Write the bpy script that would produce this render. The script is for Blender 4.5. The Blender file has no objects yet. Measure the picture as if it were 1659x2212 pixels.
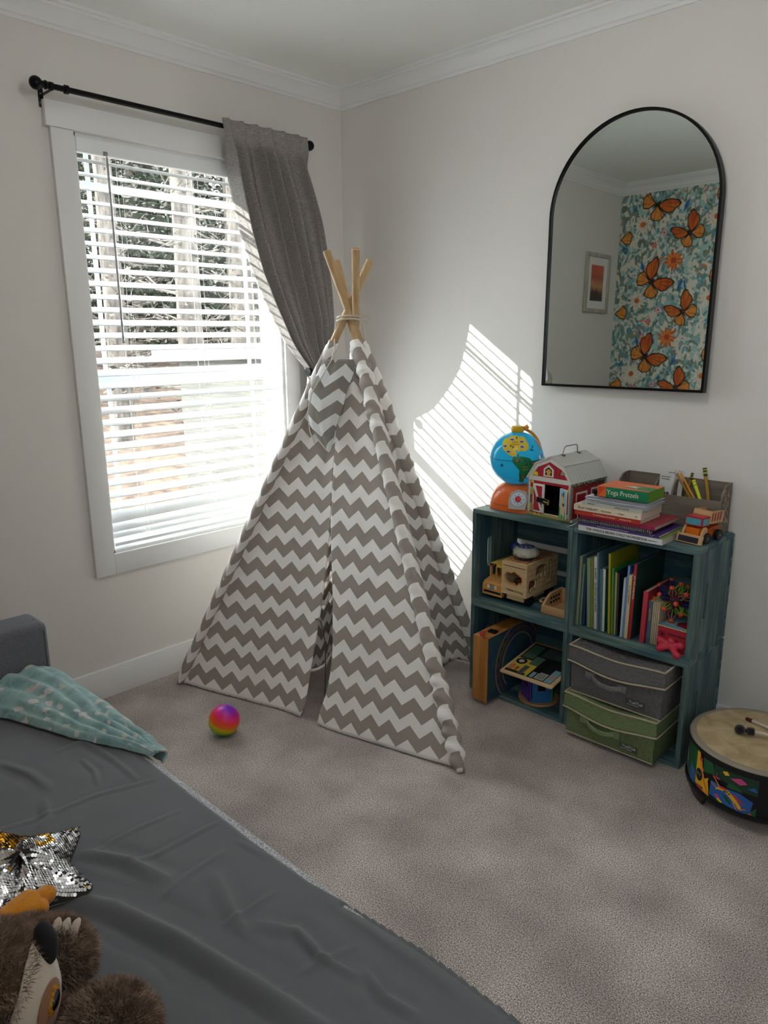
import bpy, bmesh, math, random
from mathutils import Vector, Matrix, noise
PI = math.pi
random.seed(7)
SC = bpy.context.scene
COL = SC.collection

# ---------------------------------------------------------------- camera
cd = bpy.data.cameras.new('camera')
cam = bpy.data.objects.new('camera', cd); COL.objects.link(cam); SC.camera = cam
cd.sensor_fit = 'VERTICAL'; cd.sensor_height = 24.0
cd.lens = 24.0 * 1589.49 / 2212.0
cd.clip_start = 0.02
_r = Vector((0.72406, 0.68969, -0.00795)); _u = Vector((-0.15497, 0.17390, 0.97249)); _f = Vector((-0.67210, 0.70291, -0.23280))
_m = Matrix((( _r.x, _u.x, -_f.x, 2.8451), (_r.y, _u.y, -_f.y, -2.6939), (_r.z, _u.z, -_f.z, 1.4882), (0, 0, 0, 1)))
cam.matrix_world = _m

# ---------------------------------------------------------------- light
SUN_DIR = Vector((0.96, 1.0, -0.672))
WORLD = 5.0; SUN = 6.8; EXPO = 1.62; FILL_LAMP = 7.5
w = bpy.data.worlds.new('sky'); SC.world = w; w.use_nodes = True
nt = w.node_tree; bg = nt.nodes['Background']
bg.inputs['Color'].default_value = (0.93, 0.94, 0.985, 1); bg.inputs['Strength'].default_value = WORLD
sl = bpy.data.lights.new('sun', 'SUN'); sl.energy = SUN; sl.angle = math.radians(0.35); sl.color = (1.0, 0.95, 0.87)
so = bpy.data.objects.new('sun', sl); COL.objects.link(so)
so.rotation_euler = SUN_DIR.to_track_quat('-Z', 'Y').to_euler(); so.location = (-4, -4, 5)
pl = bpy.data.lights.new('window_skylight', 'AREA'); pl.shape = 'RECTANGLE'; pl.size = 1.6; pl.size_y = 0.94
pl.cycles.is_portal = True
po = bpy.data.objects.new('window_skylight', pl); COL.objects.link(po)
po.location = (-0.2, -0.88, 1.42); po.rotation_euler = Vector((1, 0, 0)).to_track_quat('-Z', 'Y').to_euler()
pl2 = bpy.data.lights.new('fill_window_portal', 'AREA'); pl2.shape = 'RECTANGLE'; pl2.size = 0.5; pl2.size_y = 0.5; pl2.cycles.is_portal = True
po2 = bpy.data.objects.new('fill_window_portal', pl2); COL.objects.link(po2); po2.location = (2.9, -2.90, 1.7); po2.rotation_euler = Vector((0, 1, 0)).to_track_quat('-Z', 'Z').to_euler()  # portal for the added fill window in the back wall
SC.view_settings.view_transform = 'Standard'; SC.view_settings.look = 'None'
SC.view_settings.exposure = EXPO; SC.view_settings.gamma = 1.0
SC.view_settings.use_curve_mapping = False
try:
    SC.cycles.max_bounces = 14; SC.cycles.diffuse_bounces = 8; SC.cycles.transparent_max_bounces = 16
    SC.cycles.sample_clamp_indirect = 6.0
except Exception: pass

# ---------------------------------------------------------------- materials
def srgb(c):
    if isinstance(c, str):
        c = c.lstrip('#'); c = [int(c[i:i+2], 16) / 255 for i in (0, 2, 4)]
    return [x / 12.92 if x <= 0.04045 else ((x + 0.055) / 1.055) ** 2.4 for x in c]
def newmat(name):
    m = bpy.data.materials.new(name); m.use_nodes = True
    return m, m.node_tree, m.node_tree.nodes['Principled BSDF']
_mc = {}
def mat(name, col, rough=0.6, metal=0.0, col2=None, sc=(20, 20, 20), fac=(0.35, 0.65), bump=None, spec=0.4, sheen=0, trans=0, coat=0, detail=4, emit=None):
    """col2: second colour mixed in by stretched noise (object space); bump: (scale, strength)"""
    if name in _mc: return _mc[name]
    m, t, b = newmat(name); N = t.nodes; L = t.links
    c = srgb(col)
    b.inputs['Base Color'].default_value = (*c, 1); b.inputs['Roughness'].default_value = rough
    b.inputs['Metallic'].default_value = metal; b.inputs['Specular IOR Level'].default_value = spec
    if sheen: b.inputs['Sheen Weight'].default_value = sheen
    if trans: b.inputs['Transmission Weight'].default_value = trans
    if coat: b.inputs['Coat Weight'].default_value = coat; b.inputs['Coat Roughness'].default_value = 0.1
    tc = N.new('ShaderNodeTexCoord')
    if col2 is not None:
        mp = N.new('ShaderNodeMapping'); mp.inputs['Scale'].default_value = sc
        nz = N.new('ShaderNodeTexNoise'); nz.inputs['Scale'].default_value = 1; nz.inputs['Detail'].default_value = detail
        mr = N.new('ShaderNodeMapRange'); mr.inputs['From Min'].default_value = fac[0]; mr.inputs['From Max'].default_value = fac[1]
        mx = N.new('ShaderNodeMix'); mx.data_type = 'RGBA'
        mx.inputs['A'].default_value = (*c, 1); mx.inputs['B'].default_value = (*srgb(col2), 1)
        L.new(tc.outputs['Object'], mp.inputs['Vector']); L.new(mp.outputs['Vector'], nz.inputs['Vector'])
        L.new(nz.outputs['Fac'], mr.inputs['Value']); L.new(mr.outputs['Result'], mx.inputs['Factor'])
        L.new(mx.outputs['Result'], b.inputs['Base Color'])
    if bump:
        nb = N.new('ShaderNodeTexNoise'); nb.inputs['Scale'].default_value = bump[0]; nb.inputs['Detail'].default_value = 3
        bp = N.new('ShaderNodeBump'); bp.inputs['Strength'].default_value = bump[1]; bp.inputs['Distance'].default_value = 0.004
        L.new(tc.outputs['Object'], nb.inputs['Vector']); L.new(nb.outputs['Fac'], bp.inputs['Height']); L.new(bp.outputs['Normal'], b.inputs['Normal'])
    _mc[name] = m
    return m
def wood(name, a, bcol, axis=0, rough=0.55, k=1.0):
    s = [60 * k] * 3; s[axis] = 4 * k
    return mat(name, a, rough, col2=bcol, sc=tuple(s), fac=(0.3, 0.7), bump=(90, 0.08), detail=6)

# ---------------------------------------------------------------- mesh builder
class B:
    def __init__(s): s.bm = bmesh.new(); s.uv = s.bm.loops.layers.uv.new('uv')
    def _fin(s, n0, mi):
        s.bm.faces.ensure_lookup_table()
        for f in s.bm.faces[n0:]: f.material_index = mi; f.smooth = True
    def box(s, c, size, rot=None, bev=0.0, seg=2, mi=0, M=None):
        n0 = len(s.bm.faces)
        mm = Matrix.Translation(c) @ (rot.to_4x4() if rot is not None else Matrix.Identity(4)) @ Matrix.Diagonal((*size, 1))
        if M is not None: mm = M @ mm
        r = bmesh.ops.create_cube(s.bm, size=1, matrix=mm)
        if bev > 0:
            es = list({e for v in r['verts'] for e in v.link_edges})
            bmesh.ops.bevel(s.bm, geom=es, offset=bev, segments=seg, profile=0.5, affect='EDGES', clamp_overlap=True)
            # bevel re-creates faces: everything after n0 belongs to this box
            s.bm.faces.index_update()
        s._fin(n0, mi); return s
    def bb(s, a, b, **k):
        c = [(x + y) / 2 for x, y in zip(a, b)]; d = [abs(y - x) for x, y in zip(a, b)]
        return s.box(c, d, **k)
    def cyl(s, p0, p1, r0, r1=None, n=16, mi=0, caps=True):
        p0 = Vector(p0); p1 = Vector(p1); r1 = r0 if r1 is None else r1
        return s.tube([p0, p1], [r0, r1], n, mi, caps)
    def tube(s, path, r, n=10, mi=0, caps=True, ref=None, vs=1.0):
        n0 = len(s.bm.faces); P = [Vector(p) for p in path]
        R = r if isinstance(r, (list, tuple)) else [r] * len(P)
        rings = []; up = Vector(ref) if ref else None; lens = [0]
        for i in range(1, len(P)): lens.append(lens[-1] + (P[i] - P[i-1]).length)
        for i, p in enumerate(P):
            t = (P[min(i + 1, len(P) - 1)] - P[max(i - 1, 0)]).normalized()
            if up is None: up = Vector((0, 0, 1)) if abs(t.z) < 0.9 else Vector((1, 0, 0))
            a = (up - t * up.dot(t)).normalized(); b = t.cross(a); up = a
            rr = R[i]
            rings.append([s.bm.verts.new(p + (a * math.cos(2*PI*j/n) + b * math.sin(2*PI*j/n)) * rr) for j in range(n)])
        for i in range(len(P) - 1):
            for j in range(n):
                k = (j + 1) % n
                f = s.bm.faces.new((rings[i][j], rings[i][k], rings[i+1][k], rings[i+1][j]))
                cr = 2 * PI * max(R[i], R[i+1])
                uvs = [(j / n * cr, lens[i]), ((j + 1) / n * cr, lens[i]), ((j + 1) / n * cr, lens[i+1]), (j / n * cr, lens[i+1])]
                for l, q in zip(f.loops, uvs): l[s.uv].uv = (q[0], q[1] * vs)
        if caps:
            s.bm.faces.new(list(reversed(rings[0]))); s.bm.faces.new(rings[-1])
        s._fin(n0, mi); return s
    def lathe(s, prof, n=32, M=None, mi=0):
        n0 = len(s.bm.faces); M = M or Matrix.Identity(4); rings = []
        for (r, z) in prof:
            if r < 1e-5: rings.append([s.bm.verts.new(M @ Vector((0, 0, z)))])
            else: rings.append([s.bm.verts.new(M @ Vector((r*math.cos(2*PI*j/n), r*math.sin(2*PI*j/n), z))) for j in range(n)])
        for A, Bq in zip(rings, rings[1:]):
            for j in range(n):
                k = (j + 1) % n
                if len(A) == 1 and len(Bq) == 1: continue
                if len(A) == 1: s.bm.faces.new((A[0], Bq[j], Bq[k]))
                elif len(Bq) == 1: s.bm.faces.new((A[j], A[k], Bq[0]))
                else: s.bm.faces.new((A[j], A[k], Bq[k], Bq[j]))
        s._fin(n0, mi); return s
    def sph(s, c, r, M=None, n=24, mi=0):
        rr = r if isinstance(r, (tuple, list)) else (r, r, r)
        m = Matrix.Translation(c) @ (M.to_4x4() if M is not None else Matrix.Identity(4)) @ Matrix.Diagonal((*rr, 1))
        n0 = len(s.bm.faces)
        bmesh.ops.create_uvsphere(s.bm, u_segments=n, v_segments=max(6, n // 2), radius=1, matrix=m)
        s._fin(n0, mi); return s
    def prism(s, poly, d, M=None, mi=0, mis=None):
        """extrude 2-D polygon (x,y) from z=0 to z=d"""
        M = M or Matrix.Identity(4); n0 = len(s.bm.faces)
        a = [s.bm.verts.new(M @ Vector((x, y, 0))) for x, y in poly]
        b = [s.bm.verts.new(M @ Vector((x, y, d))) for x, y in poly]
        s.bm.faces.new(list(reversed(a))); s.bm.faces.new(b)
        for i in range(len(a)):
            k = (i + 1) % len(a); s.bm.faces.new((a[i], a[k], b[k], b[i]))
        s._fin(n0, mi)
        for f in s.bm.faces[n0:]: f.smooth = False
        return s
    def poly(s, pts, mi=0):
        n0 = len(s.bm.faces); s.bm.faces.new([s.bm.verts.new(p) for p in pts]); s._fin(n0, mi)
        s.bm.faces.ensure_lookup_table(); s.bm.faces[n0].smooth = False; return s
    def grid(s, fn, nu, nv, mi=0, uvf=None, wrap=False):
        n0 = len(s.bm.faces)
        V = [[s.bm.verts.new(fn(i / nu, j / nv)) for i in range(nu + (0 if wrap else 1))] for j in range(nv + 1)]
        for j in range(nv):
            for i in range(nu):
                k = (i + 1) % nu if wrap else i + 1
                f = s.bm.faces.new((V[j][i], V[j][k], V[j+1][k], V[j+1][i]))
                if uvf:
                    for l, (a, b) in zip(f.loops, ((i, j), (i+1, j), (i+1, j+1), (i, j+1))): l[s.uv].uv = uvf(a / nu, b / nv)
        s._fin(n0, mi); return s
    def obj(s, name, mats, parent=None, ang=40, loc=None, rot=None, thick=0, sub=0, flat=False):
        me = bpy.data.meshes.new(name)
        if not thick: bmesh.ops.recalc_face_normals(s.bm, faces=s.bm.faces[:])
        s.bm.to_mesh(me); s.bm.free()
        if not isinstance(mats, (list, tuple)): mats = [mats]
        for m in mats: me.materials.append(m)
        if flat:
            for p in me.polygons: p.use_smooth = False
        else: me.set_sharp_from_angle(angle=math.radians(ang))
        o = bpy.data.objects.new(name, me); COL.objects.link(o)
        if parent is not None: o.parent = parent
        if loc is not None: o.location = loc
        if rot is not None: o.rotation_euler = rot
        if thick:
            md = o.modifiers.new('th', 'SOLIDIFY'); md.thickness = thick; md.offset = 0
        if sub:
            md = o.modifiers.new('sd', 'SUBSURF'); md.levels = sub; md.render_levels = sub
        return o
def tag(o, label, cat, group=None, kind=None):
    o['label'] = label; o['category'] = cat
    if group: o['group'] = group
    if kind: o['kind'] = kind
    return o
def thing(name, label, cat, loc=(0, 0, 0), rz=0, group=None):
    o = bpy.data.objects.new(name, None); COL.objects.link(o); o.empty_display_size = 0.05
    o.location = loc; o.rotation_euler = (0, 0, rz)
    return tag(o, label, cat, group)
def struct(o, label=None, cat=None):
    o['kind'] = 'structure'
    if label: o['label'] = label
    if cat: o['category'] = cat
    return o
def text(s, size, M, m, parent, name='lettering', ext=0.0004, sx=1.0):
    cu = bpy.data.curves.new('t', 'FONT'); cu.body = s; cu.size = size; cu.extrude = ext; cu.resolution_u = 3
    ob = bpy.data.objects.new('t', cu); COL.objects.link(ob)
    dg = bpy.context.evaluated_depsgraph_get(); dg.update()
    me = bpy.data.meshes.new_from_object(ob.evaluated_get(dg)); bpy.data.objects.remove(ob)
    me.transform(M @ Matrix.Diagonal((sx, 1, 1, 1))); me.materials.clear(); me.materials.append(m)
    o = bpy.data.objects.new(name, me); COL.objects.link(o); o.parent = parent
    return o
def fr(o, x, y):                   # frame matrix from origin, x axis, y axis
    x = Vector(x).normalized(); y = Vector(y).normalized(); z = x.cross(y)
    return Matrix(((x.x, y.x, z.x, o[0]), (x.y, y.y, z.y, o[1]), (x.z, y.z, z.z, o[2]), (0, 0, 0, 1)))
def lerp(a, b, t): return a + (b - a) * t
def curve(pts, t):                 # catmull-rom through tuples
    n = len(pts) - 1; x = min(max(t, 0), 1) * n; i = min(int(x), n - 1); f = x - i
    p = [pts[max(i-1, 0)], pts[i], pts[i+1], pts[min(i+2, n)]]
    return tuple(0.5 * ((2*b) + (c-a)*f + (2*a-5*b+4*c-d)*f*f + (3*b-a-3*c+d)*f**3) for a, b, c, d in zip(*p))
def interp(tab, x):                # piecewise linear on sorted (x, v...) rows
    if x <= tab[0][0]: return tab[0][1]
    for (a, va), (b, vb) in zip(tab, tab[1:]):
        if x <= b: return va + (vb - va) * (x - a) / (b - a)
    return tab[-1][1]
def nz(x, y, z=0.0): return noise.noise(Vector((x, y, z)))
# ================================================================ ROOM
RX, RY, H = 3.45, -2.765, 2.623
m_wall = mat('wall_paint', (0.868, 0.855, 0.843), 0.8, bump=(350, 0.05), spec=0.2)
m_ceil = mat('ceiling_paint', (0.93, 0.935, 0.925), 0.9, bump=(200, 0.05), spec=0.1)
m_trim = mat('trim_paint', (0.90, 0.90, 0.905), 0.35, bump=(60, 0.01))
def carpet():
    m, t, b = newmat('carpet_pile'); N = t.nodes; L = t.links
    tc = N.new('ShaderNodeTexCoord')
    v = N.new('ShaderNodeTexNoise'); v.inputs['Scale'].default_value = 290; v.inputs['Detail'].default_value = 3; v.inputs['Roughness'].default_value = 0.7
    r = N.new('ShaderNodeValToRGB'); e = r.color_ramp.elements
    e[0].position = 0.34; e[0].color = (*srgb('#3d322d'), 1); e[1].position = 0.66; e[1].color = (*srgb('#fff6f1'), 1)
    q = r.color_ramp.elements.new(0.5); q.color = (*srgb('#bcaea8'), 1)
    big = N.new('ShaderNodeTexNoise'); big.inputs['Scale'].default_value = 4.2; big.inputs['Detail'].default_value = 3
    mr = N.new('ShaderNodeMapRange'); mr.inputs['From Min'].default_value = 0.35; mr.inputs['From Max'].default_value = 0.68
    mr.inputs['To Min'].default_value = 0.76; mr.inputs['To Max'].default_value = 1.18
    mul = N.new('ShaderNodeMix'); mul.data_type = 'RGBA'; mul.blend_type = 'MULTIPLY'; mul.inputs['Factor'].default_value = 1
    bp = N.new('ShaderNodeBump'); bp.inputs['Strength'].default_value = 0.75; bp.inputs['Distance'].default_value = 0.006
    for n_ in (v, big): L.new(tc.outputs['Object'], n_.inputs['Vector'])
    L.new(v.outputs['Fac'], r.inputs['Fac']); L.new(r.outputs['Color'], mul.inputs['A'])
    L.new(big.outputs['Fac'], mr.inputs['Value']); L.new(mr.outputs['Result'], mul.inputs['B'])
    L.new(mul.outputs['Result'], b.inputs['Base Color']); L.new(v.outputs['Fac'], bp.inputs['Height']); L.new(bp.outputs['Normal'], b.inputs['Normal'])
    b.inputs['Roughness'].default_value = 0.95; b.inputs['Specular IOR Level'].default_value = 0.1; b.inputs['Sheen Weight'].default_value = 0.2
    return m
g = B(); g.bb((-0.14, RY - 0.12, -0.05), (RX + 0.12, 0.12, 0)); struct(g.obj('floor', carpet()), 'grey brown speckled carpet covering the room floor', 'carpet')
g = B(); g.bb((-0.14, RY - 0.12, H), (RX + 0.12, 0.12, H + 0.1)); struct(g.obj('ceiling', m_ceil), 'plain white ceiling above the white crown moulding', 'ceiling')
# window opening on the left wall (x=0)
WY0, WY1, WZ0, WZ1 = -1.353, -0.410, 0.618, 2.222
g = B(); T = -0.14
g.bb((T, RY - 0.12, 0), (0, WY0, H)); g.bb((T, WY1, 0), (0, 0.12, H)); g.bb((T, WY0, 0), (0, WY1, WZ0)); g.bb((T, WY0, WZ1), (0, WY1, H))
struct(g.obj('wall_left', m_wall), 'greige painted wall holding the window and blinds', 'wall')
g = B(); g.bb((0, 0, 0), (RX + 0.12, 0.12, H)); struct(g.obj('wall_front', m_wall), 'greige painted wall behind the arched mirror and crates', 'wall')
VX0, VX1, VZ0, VZ1 = 2.65, 3.15, 1.45, 1.95
g = B(); g.bb((RX, RY - 0.12, 0), (RX + 0.12, 0, H)); struct(g.obj('wall_right', m_wall), 'greige painted wall at the room right side', 'wall')

# crown moulding: profile (out from wall, height)
cp = [(0, 2.545), (0.006, 2.545), (0.010, 2.556), (0.016, 2.560), (0.018, 2.572), (0.030, 2.590), (0.042, 2.600), (0.052, 2.603), (0.054, 2.611), (0.064, 2.614), (0.066, H), (0, H)]
def crown(name, a, b, inn, lab):
    a = Vector(a); b = Vector(b); inn = Vector(inn); d = (b - a).normalized(); g = B()
    ra = [g.bm.verts.new(a + inn * o + d * o * CR[0] + Vector((0, 0, z))) for o, z in cp]
    rb = [g.bm.verts.new(b + inn * o - d * o * CR[1] + Vector((0, 0, z))) for o, z in cp]
    for i in range(len(cp)):
        k = (i + 1) % len(cp); g.bm.faces.new((ra[i], ra[k], rb[k], rb[i]))
    struct(g.obj(name, m_trim, ang=25), lab, 'moulding')
CR = (1, 1)
crown('trim_1', (0, RY, 0), (0, 0, 0), (1, 0, 0), 'white crown moulding above the window wall')
crown('trim_2', (0, 0, 0), (RX, 0, 0), (0, -1, 0), 'white crown moulding above the mirror wall')
crown('trim_3', (RX, 0, 0), (RX, RY, 0), (-1, 0, 0), 'white crown moulding along the unseen right wall')
crown('trim_4', (RX, RY, 0), (0, RY, 0), (0, 1, 0), 'white crown moulding above the floral wallpaper, seen in the mirror')
def base(name, a, b, lab):
    g = B(); g.bb((*a, 0), (*b, 0.132), bev=0.003); struct(g.obj(name, m_trim), lab, 'baseboard')
w2 = bpy.data.objects.new('fill_window', None); COL.objects.link(w2); w2.location = ((VX0 + VX1) / 2, RY, VZ0); struct(w2, 'added unseen window for fill light in the papered wall behind the photographer', 'window')  # added unseen window, made up to let in fill light
def w2o(b, n, m):
    for v in b.bm.verts: v.co -= w2.location
    return b.obj(n, m, w2)
base('baseboard_left', (0, RY), (0.014, 0), 'white baseboard under the window')
base('baseboard_front', (0, -0.014), (RX, 0), 'white baseboard behind the crates and teepee')
base('baseboard_right', (RX - 0.014, RY), (RX, 0), 'white baseboard along the right wall')
base('baseboard_back', (0, RY), (RX, RY + 0.014), 'white baseboard under the floral wallpaper')

# added fill lamp, made up to brighten the room (above the frame)
t = thing('fill_lamp', 'added unseen fill lamp with a round glowing globe under the ceiling', 'lamp', (1.80, -1.42, H))
g = B(); g.lathe([(0, 0), (.07, 0), (.07, -.012), (.02, -.03), (.012, -.04), (.012, -.13), (.035, -.14), (.04, -.15), (0, -.15)], 32); g.obj('canopy', mat('brushed_nickel', (.6, .6, .6), .3, 1.0), t)
ml, _t, bl_ = newmat('fill_glow'); bl_.inputs['Emission Color'].default_value = (1.0, .97, .93, 1); bl_.inputs['Emission Strength'].default_value = FILL_LAMP; bl_.inputs['Base Color'].default_value = (.9, .9, .9, 1)
g = B(); g.sph((0, 0, -.25), .11, n=32); g.obj('fill_globe', ml, t, ang=180)
# window casing
g = B()
g.bb((0, WY0 - 0.084, 0.533), (0.019, WY0, WZ1), bev=0.0015)
g.bb((0, WY1, 0.533), (0.019, WY1 + 0.084, WZ1), bev=0.0015)
g.bb((0, WY0 + 0.0006, 0.533), (0.019, WY1 - 0.0006, WZ0), bev=0.0015)
g.bb((0, WY0 - 0.100, WZ1 + 0.0006), (0.026, WY1 + 0.100, WZ1 + 0.086), bev=0.002)
g.bb((-0.13, WY0 - 0.001, WZ0 - 0.001), (0.001, WY0 + 0.012, WZ1)); g.bb((-0.13, WY1 - 0.012, WZ0), (0.001, WY1 + 0.001, WZ1))
g.bb((-0.13, WY0, WZ0 - 0.002), (0.001, WY1, WZ0 + 0.012)); g.bb((-0.13, WY0, WZ1 - 0.012), (0.001, WY1, WZ1 + 0.002))
struct(g.obj('trim_5', m_trim), 'flat white window casing and jamb boards', 'window trim')
m_vinyl = mat('window_vinyl', (0.86, 0.90, 0.90), 0.35)
def glassmat():
    m = bpy.data.materials.new('window_glass'); m.use_nodes = True; t = m.node_tree; N = t.nodes; L = t.links
    N.remove(N['Principled BSDF']); o = N['Material Output']
    a = N.new('ShaderNodeBsdfTransparent'); a.inputs[0].default_value = (0.93, 0.97, 0.96, 1); g_ = N.new('ShaderNodeBsdfGlossy'); g_.inputs['Roughness'].default_value = 0.02
    f = N.new('ShaderNodeLayerWeight'); f.inputs[0].default_value = 0.12; mx = N.new('ShaderNodeMixShader')
    w_ = N.new('ShaderNodeMath'); w_.operation = 'MULTIPLY_ADD'; w_.inputs[1].default_value = 0.15; w_.inputs[2].default_value = 0.015
    L.new(f.outputs['Facing'], w_.inputs[0]); L.new(w_.outputs[0], mx.inputs[0]); L.new(a.outputs[0], mx.inputs[1]); L.new(g_.outputs[0], mx.inputs[2]); L.new(mx.outputs[0], o.inputs[0])
    return m
m_glass = glassmat()
g = B(); cz_ = (VZ0 + VZ1) / 2
for a, b_ in (((VX0 - .08, VZ0 - .08), (VX0, VZ1 + .08)), ((VX1, VZ0 - .08), (VX1 + .08, VZ1 + .08)), ((VX0, VZ0 - .08), (VX1, VZ0)), ((VX0, VZ1), (VX1, VZ1 + .08))): g.bb((a[0], RY, a[1]), (b_[0], RY + .018, b_[1]))
w2o(g, 'casing', m_trim); g = B()
for a, b_ in (((VX0, VZ0), (VX0 + .03, VZ1)), ((VX1 - .03, VZ0), (VX1, VZ1)), ((VX0, VZ0), (VX1, VZ0 + .03)), ((VX0, VZ1 - .03), (VX1, VZ1)), ((VX0, cz_ - .02), (VX1, cz_ + .02))): g.bb((a[0], RY - .1, a[1]), (b_[0], RY - .07, b_[1]))
w2o(g, 'window_frame', m_vinyl); g = B(); g.bb((VX0 + .03, RY - .087, VZ0 + .03), (VX1 - .03, RY - .084, VZ1 - .03)); w2o(g, 'pane', m_glass)
wf = bpy.data.objects.new('window_1', None); COL.objects.link(wf); wf.location = (-0.1, -0.88, WZ0); struct(wf, 'white double hung window with slim grille bars behind the blinds', 'window')
def wl(b): 
    for v in b.bm.verts: v.co -= wf.location
    return b
g = B(); zi = 1.335
for (x0, x1, z0, z1, s_) in ((-0.125, -0.100, WZ0, zi + 0.02, 0), (-0.135, -0.118, zi - 0.02, WZ1, 1)):
    g.bb((x0, WY0, z0), (x1, WY0 + 0.03, z1)); g.bb((x0, WY1 - 0.03, z0), (x1, WY1, z1))
    g.bb((x0 + .0004, WY0 + .001, z0 + .0004), (x1 + .0004, WY1 - .001, z0 + 0.045)); g.bb((x0 + .0004, WY0 + .001, z1 - (0.03 if s_ else 0.045)), (x1 + .0004, WY1 - .001, z1 - .0004))
wl(g).obj('window_frame', m_vinyl, wf)
g = B()
for y in (WY0 + 0.108, WY1 - 0.108):
    g.bb((-0.116, y - 0.008, WZ0 + 0.04), (-0.108, y + 0.008, zi)); g.bb((-0.130, y - 0.008, zi), (-0.122, y + 0.008, WZ1 - 0.02))
g.bb((-0.1293, WY0 + .01, WZ1 - 0.155), (-0.1213, WY1 - .01, WZ1 - 0.139)); g.bb((-0.1153, WY0 + .01, WZ0 + 0.12), (-0.1073, WY1 - .01, WZ0 + 0.136))
wl(g).obj('grille', m_vinyl, wf)
g = B(); g.bb((-0.114, WY0 + 0.028, WZ0 + 0.04), (-0.111, WY1 - 0.028, zi - 0.02)); wl(g).obj('pane', m_glass, wf)
g = B(); g.bb((-0.128, WY0 + 0.028, zi + 0.02), (-0.125, WY1 - 0.028, WZ1 - 0.02)); wl(g).obj('pane', m_glass, wf)

# ---------------- blinds
m_slat = mat('blind_white', (0.93, 0.94, 0.95), 0.35); m_cord = mat('blind_cord', (0.92, 0.92, 0.9), 0.6)
bl = thing('window_blind', 'white two inch horizontal slat blind hanging open in the window', 'blind', (-0.03, -0.88, WZ1 - 0.015))
BX = -0.034
def lb(b):
    for v in b.bm.verts: v.co -= bl.location
    return b
g = B(); g.bb((-0.062, WY0 + 0.014, WZ1 - 0.055), (-0.006, WY1 - 0.014, WZ1 - 0.0125), bev=0.002)
g.bb((-0.005, WY0 + 0.0125, WZ1 - 0.063), (0.006, WY1 - 0.0125, WZ1 - 0.013), bev=0.002)
lb(g).obj('head_rail', m_slat, bl)
nsl = 28; z0 = 2.140; st = 0.0493
def slat(z, tilt, y0=WY0 + 0.018, y1=WY1 - 0.018, sagr=0.0):
    g = B(); pts = []
    for k in range(7):
        t = (k / 6 - 0.5); x = t * 0.05; h = 0.0028 * (1 - 4 * t * t)
        pts.append((x * math.cos(tilt) + h * math.sin(tilt), -x * math.sin(tilt) + h * math.cos(tilt)))
    nx, nzz = math.sin(tilt), math.cos(tilt); th = 0.0026
    ring = [(a, b) for a, b in pts] + [(a - nx * th, b - nzz * th) for a, b in reversed(pts)]
    R_ = []
    for y, s2 in ((y0, 0), (y0 + .004, 1), (y1 - .004, 1), (y1, 0)):
        R_.append([g.bm.verts.new((BX + a * (1 if s2 else 0.8), y, z + b * (1 if s2 else 0.8) + sagr * (y - y0))) for a, b in ring])
    for A_, B_ in zip(R_, R_[1:]):
        for i in range(len(ring)):
            k = (i + 1) % len(ring); g.bm.faces.new((A_[i], A_[k], B_[k], B_[i]))
    g.bm.faces.new(R_[0]); g.bm.faces.new(R_[-1]); g._fin(0, 0)
    return lb(g).obj('slat', m_slat, bl)
for i in range(nsl):
    slat(z0 - i * st, math.radians(24.5 + 1.5 * math.sin(i * 1.7)))
for i, (zz, tl, sg) in enumerate(((0.760, 58, 0.008), (0.722, 62, 0.004), (0.694, 52, 0.0))): slat(zz, math.radians(tl), sagr=sg)
g = B(); g.box((BX, -0.8815, 0.652), (0.05, 0.90, 0.016), rot=Matrix.Rotation(math.radians(12), 3, 'Y'), bev=0.003); lb(g).obj('bottom_rail', m_slat, bl)
for y in (-1.185, -0.845, -0.53):
    g = B()
    g.tube([(BX + 0.026, y, WZ1 - 0.05), (BX + 0.026, y, 0.66)], 0.0009, 5); g.tube([(BX - 0.026, y, WZ1 - 0.05), (BX - 0.026, y, 0.66)], 0.0009, 5)
    g.tube([(BX + 0.026, y + 0.02, WZ1 - 0.05), (BX + 0.026, y + 0.02, 0.66)], 0.0007, 5)
    for q in range(nsl):
        zz = z0 - q * st; g.tube([(BX + 0.026, y, zz - 0.016), (BX - 0.026, y, zz + 0.012)], 0.0006, 4)
    g.tube([(BX + 0.028, y, 0.70), (BX + 0.034, y - .006, 0.675), (BX + 0.03, y + .02, 0.668), (BX + 0.03, y + .035, 0.68)], 0.001, 5)
    lb(g).obj('ladder_cord', m_cord, bl)
g = B(); g.box((0.004, -1.232, 2.165), (0.014, 0.016, 0.014), bev=0.002, mi=1); g.cyl((0.012, -1.232, 2.165), (0.014, -1.231, 2.145), 0.002, n=6, mi=1); g.cyl((0.014, -1.231, 2.15), (0.014, -1.229, 1.475), 0.0042, n=8)
g.cyl((0.014, -1.229, 1.475), (0.014, -1.229, 1.468), 0.006, n=8); lb(g).obj('tilt_wand', [mat('wand_white', (0.62, 0.62, 0.64), 0.3), mat('clip_grey', (0.5, 0.5, 0.5), 0.3)], bl)

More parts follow.
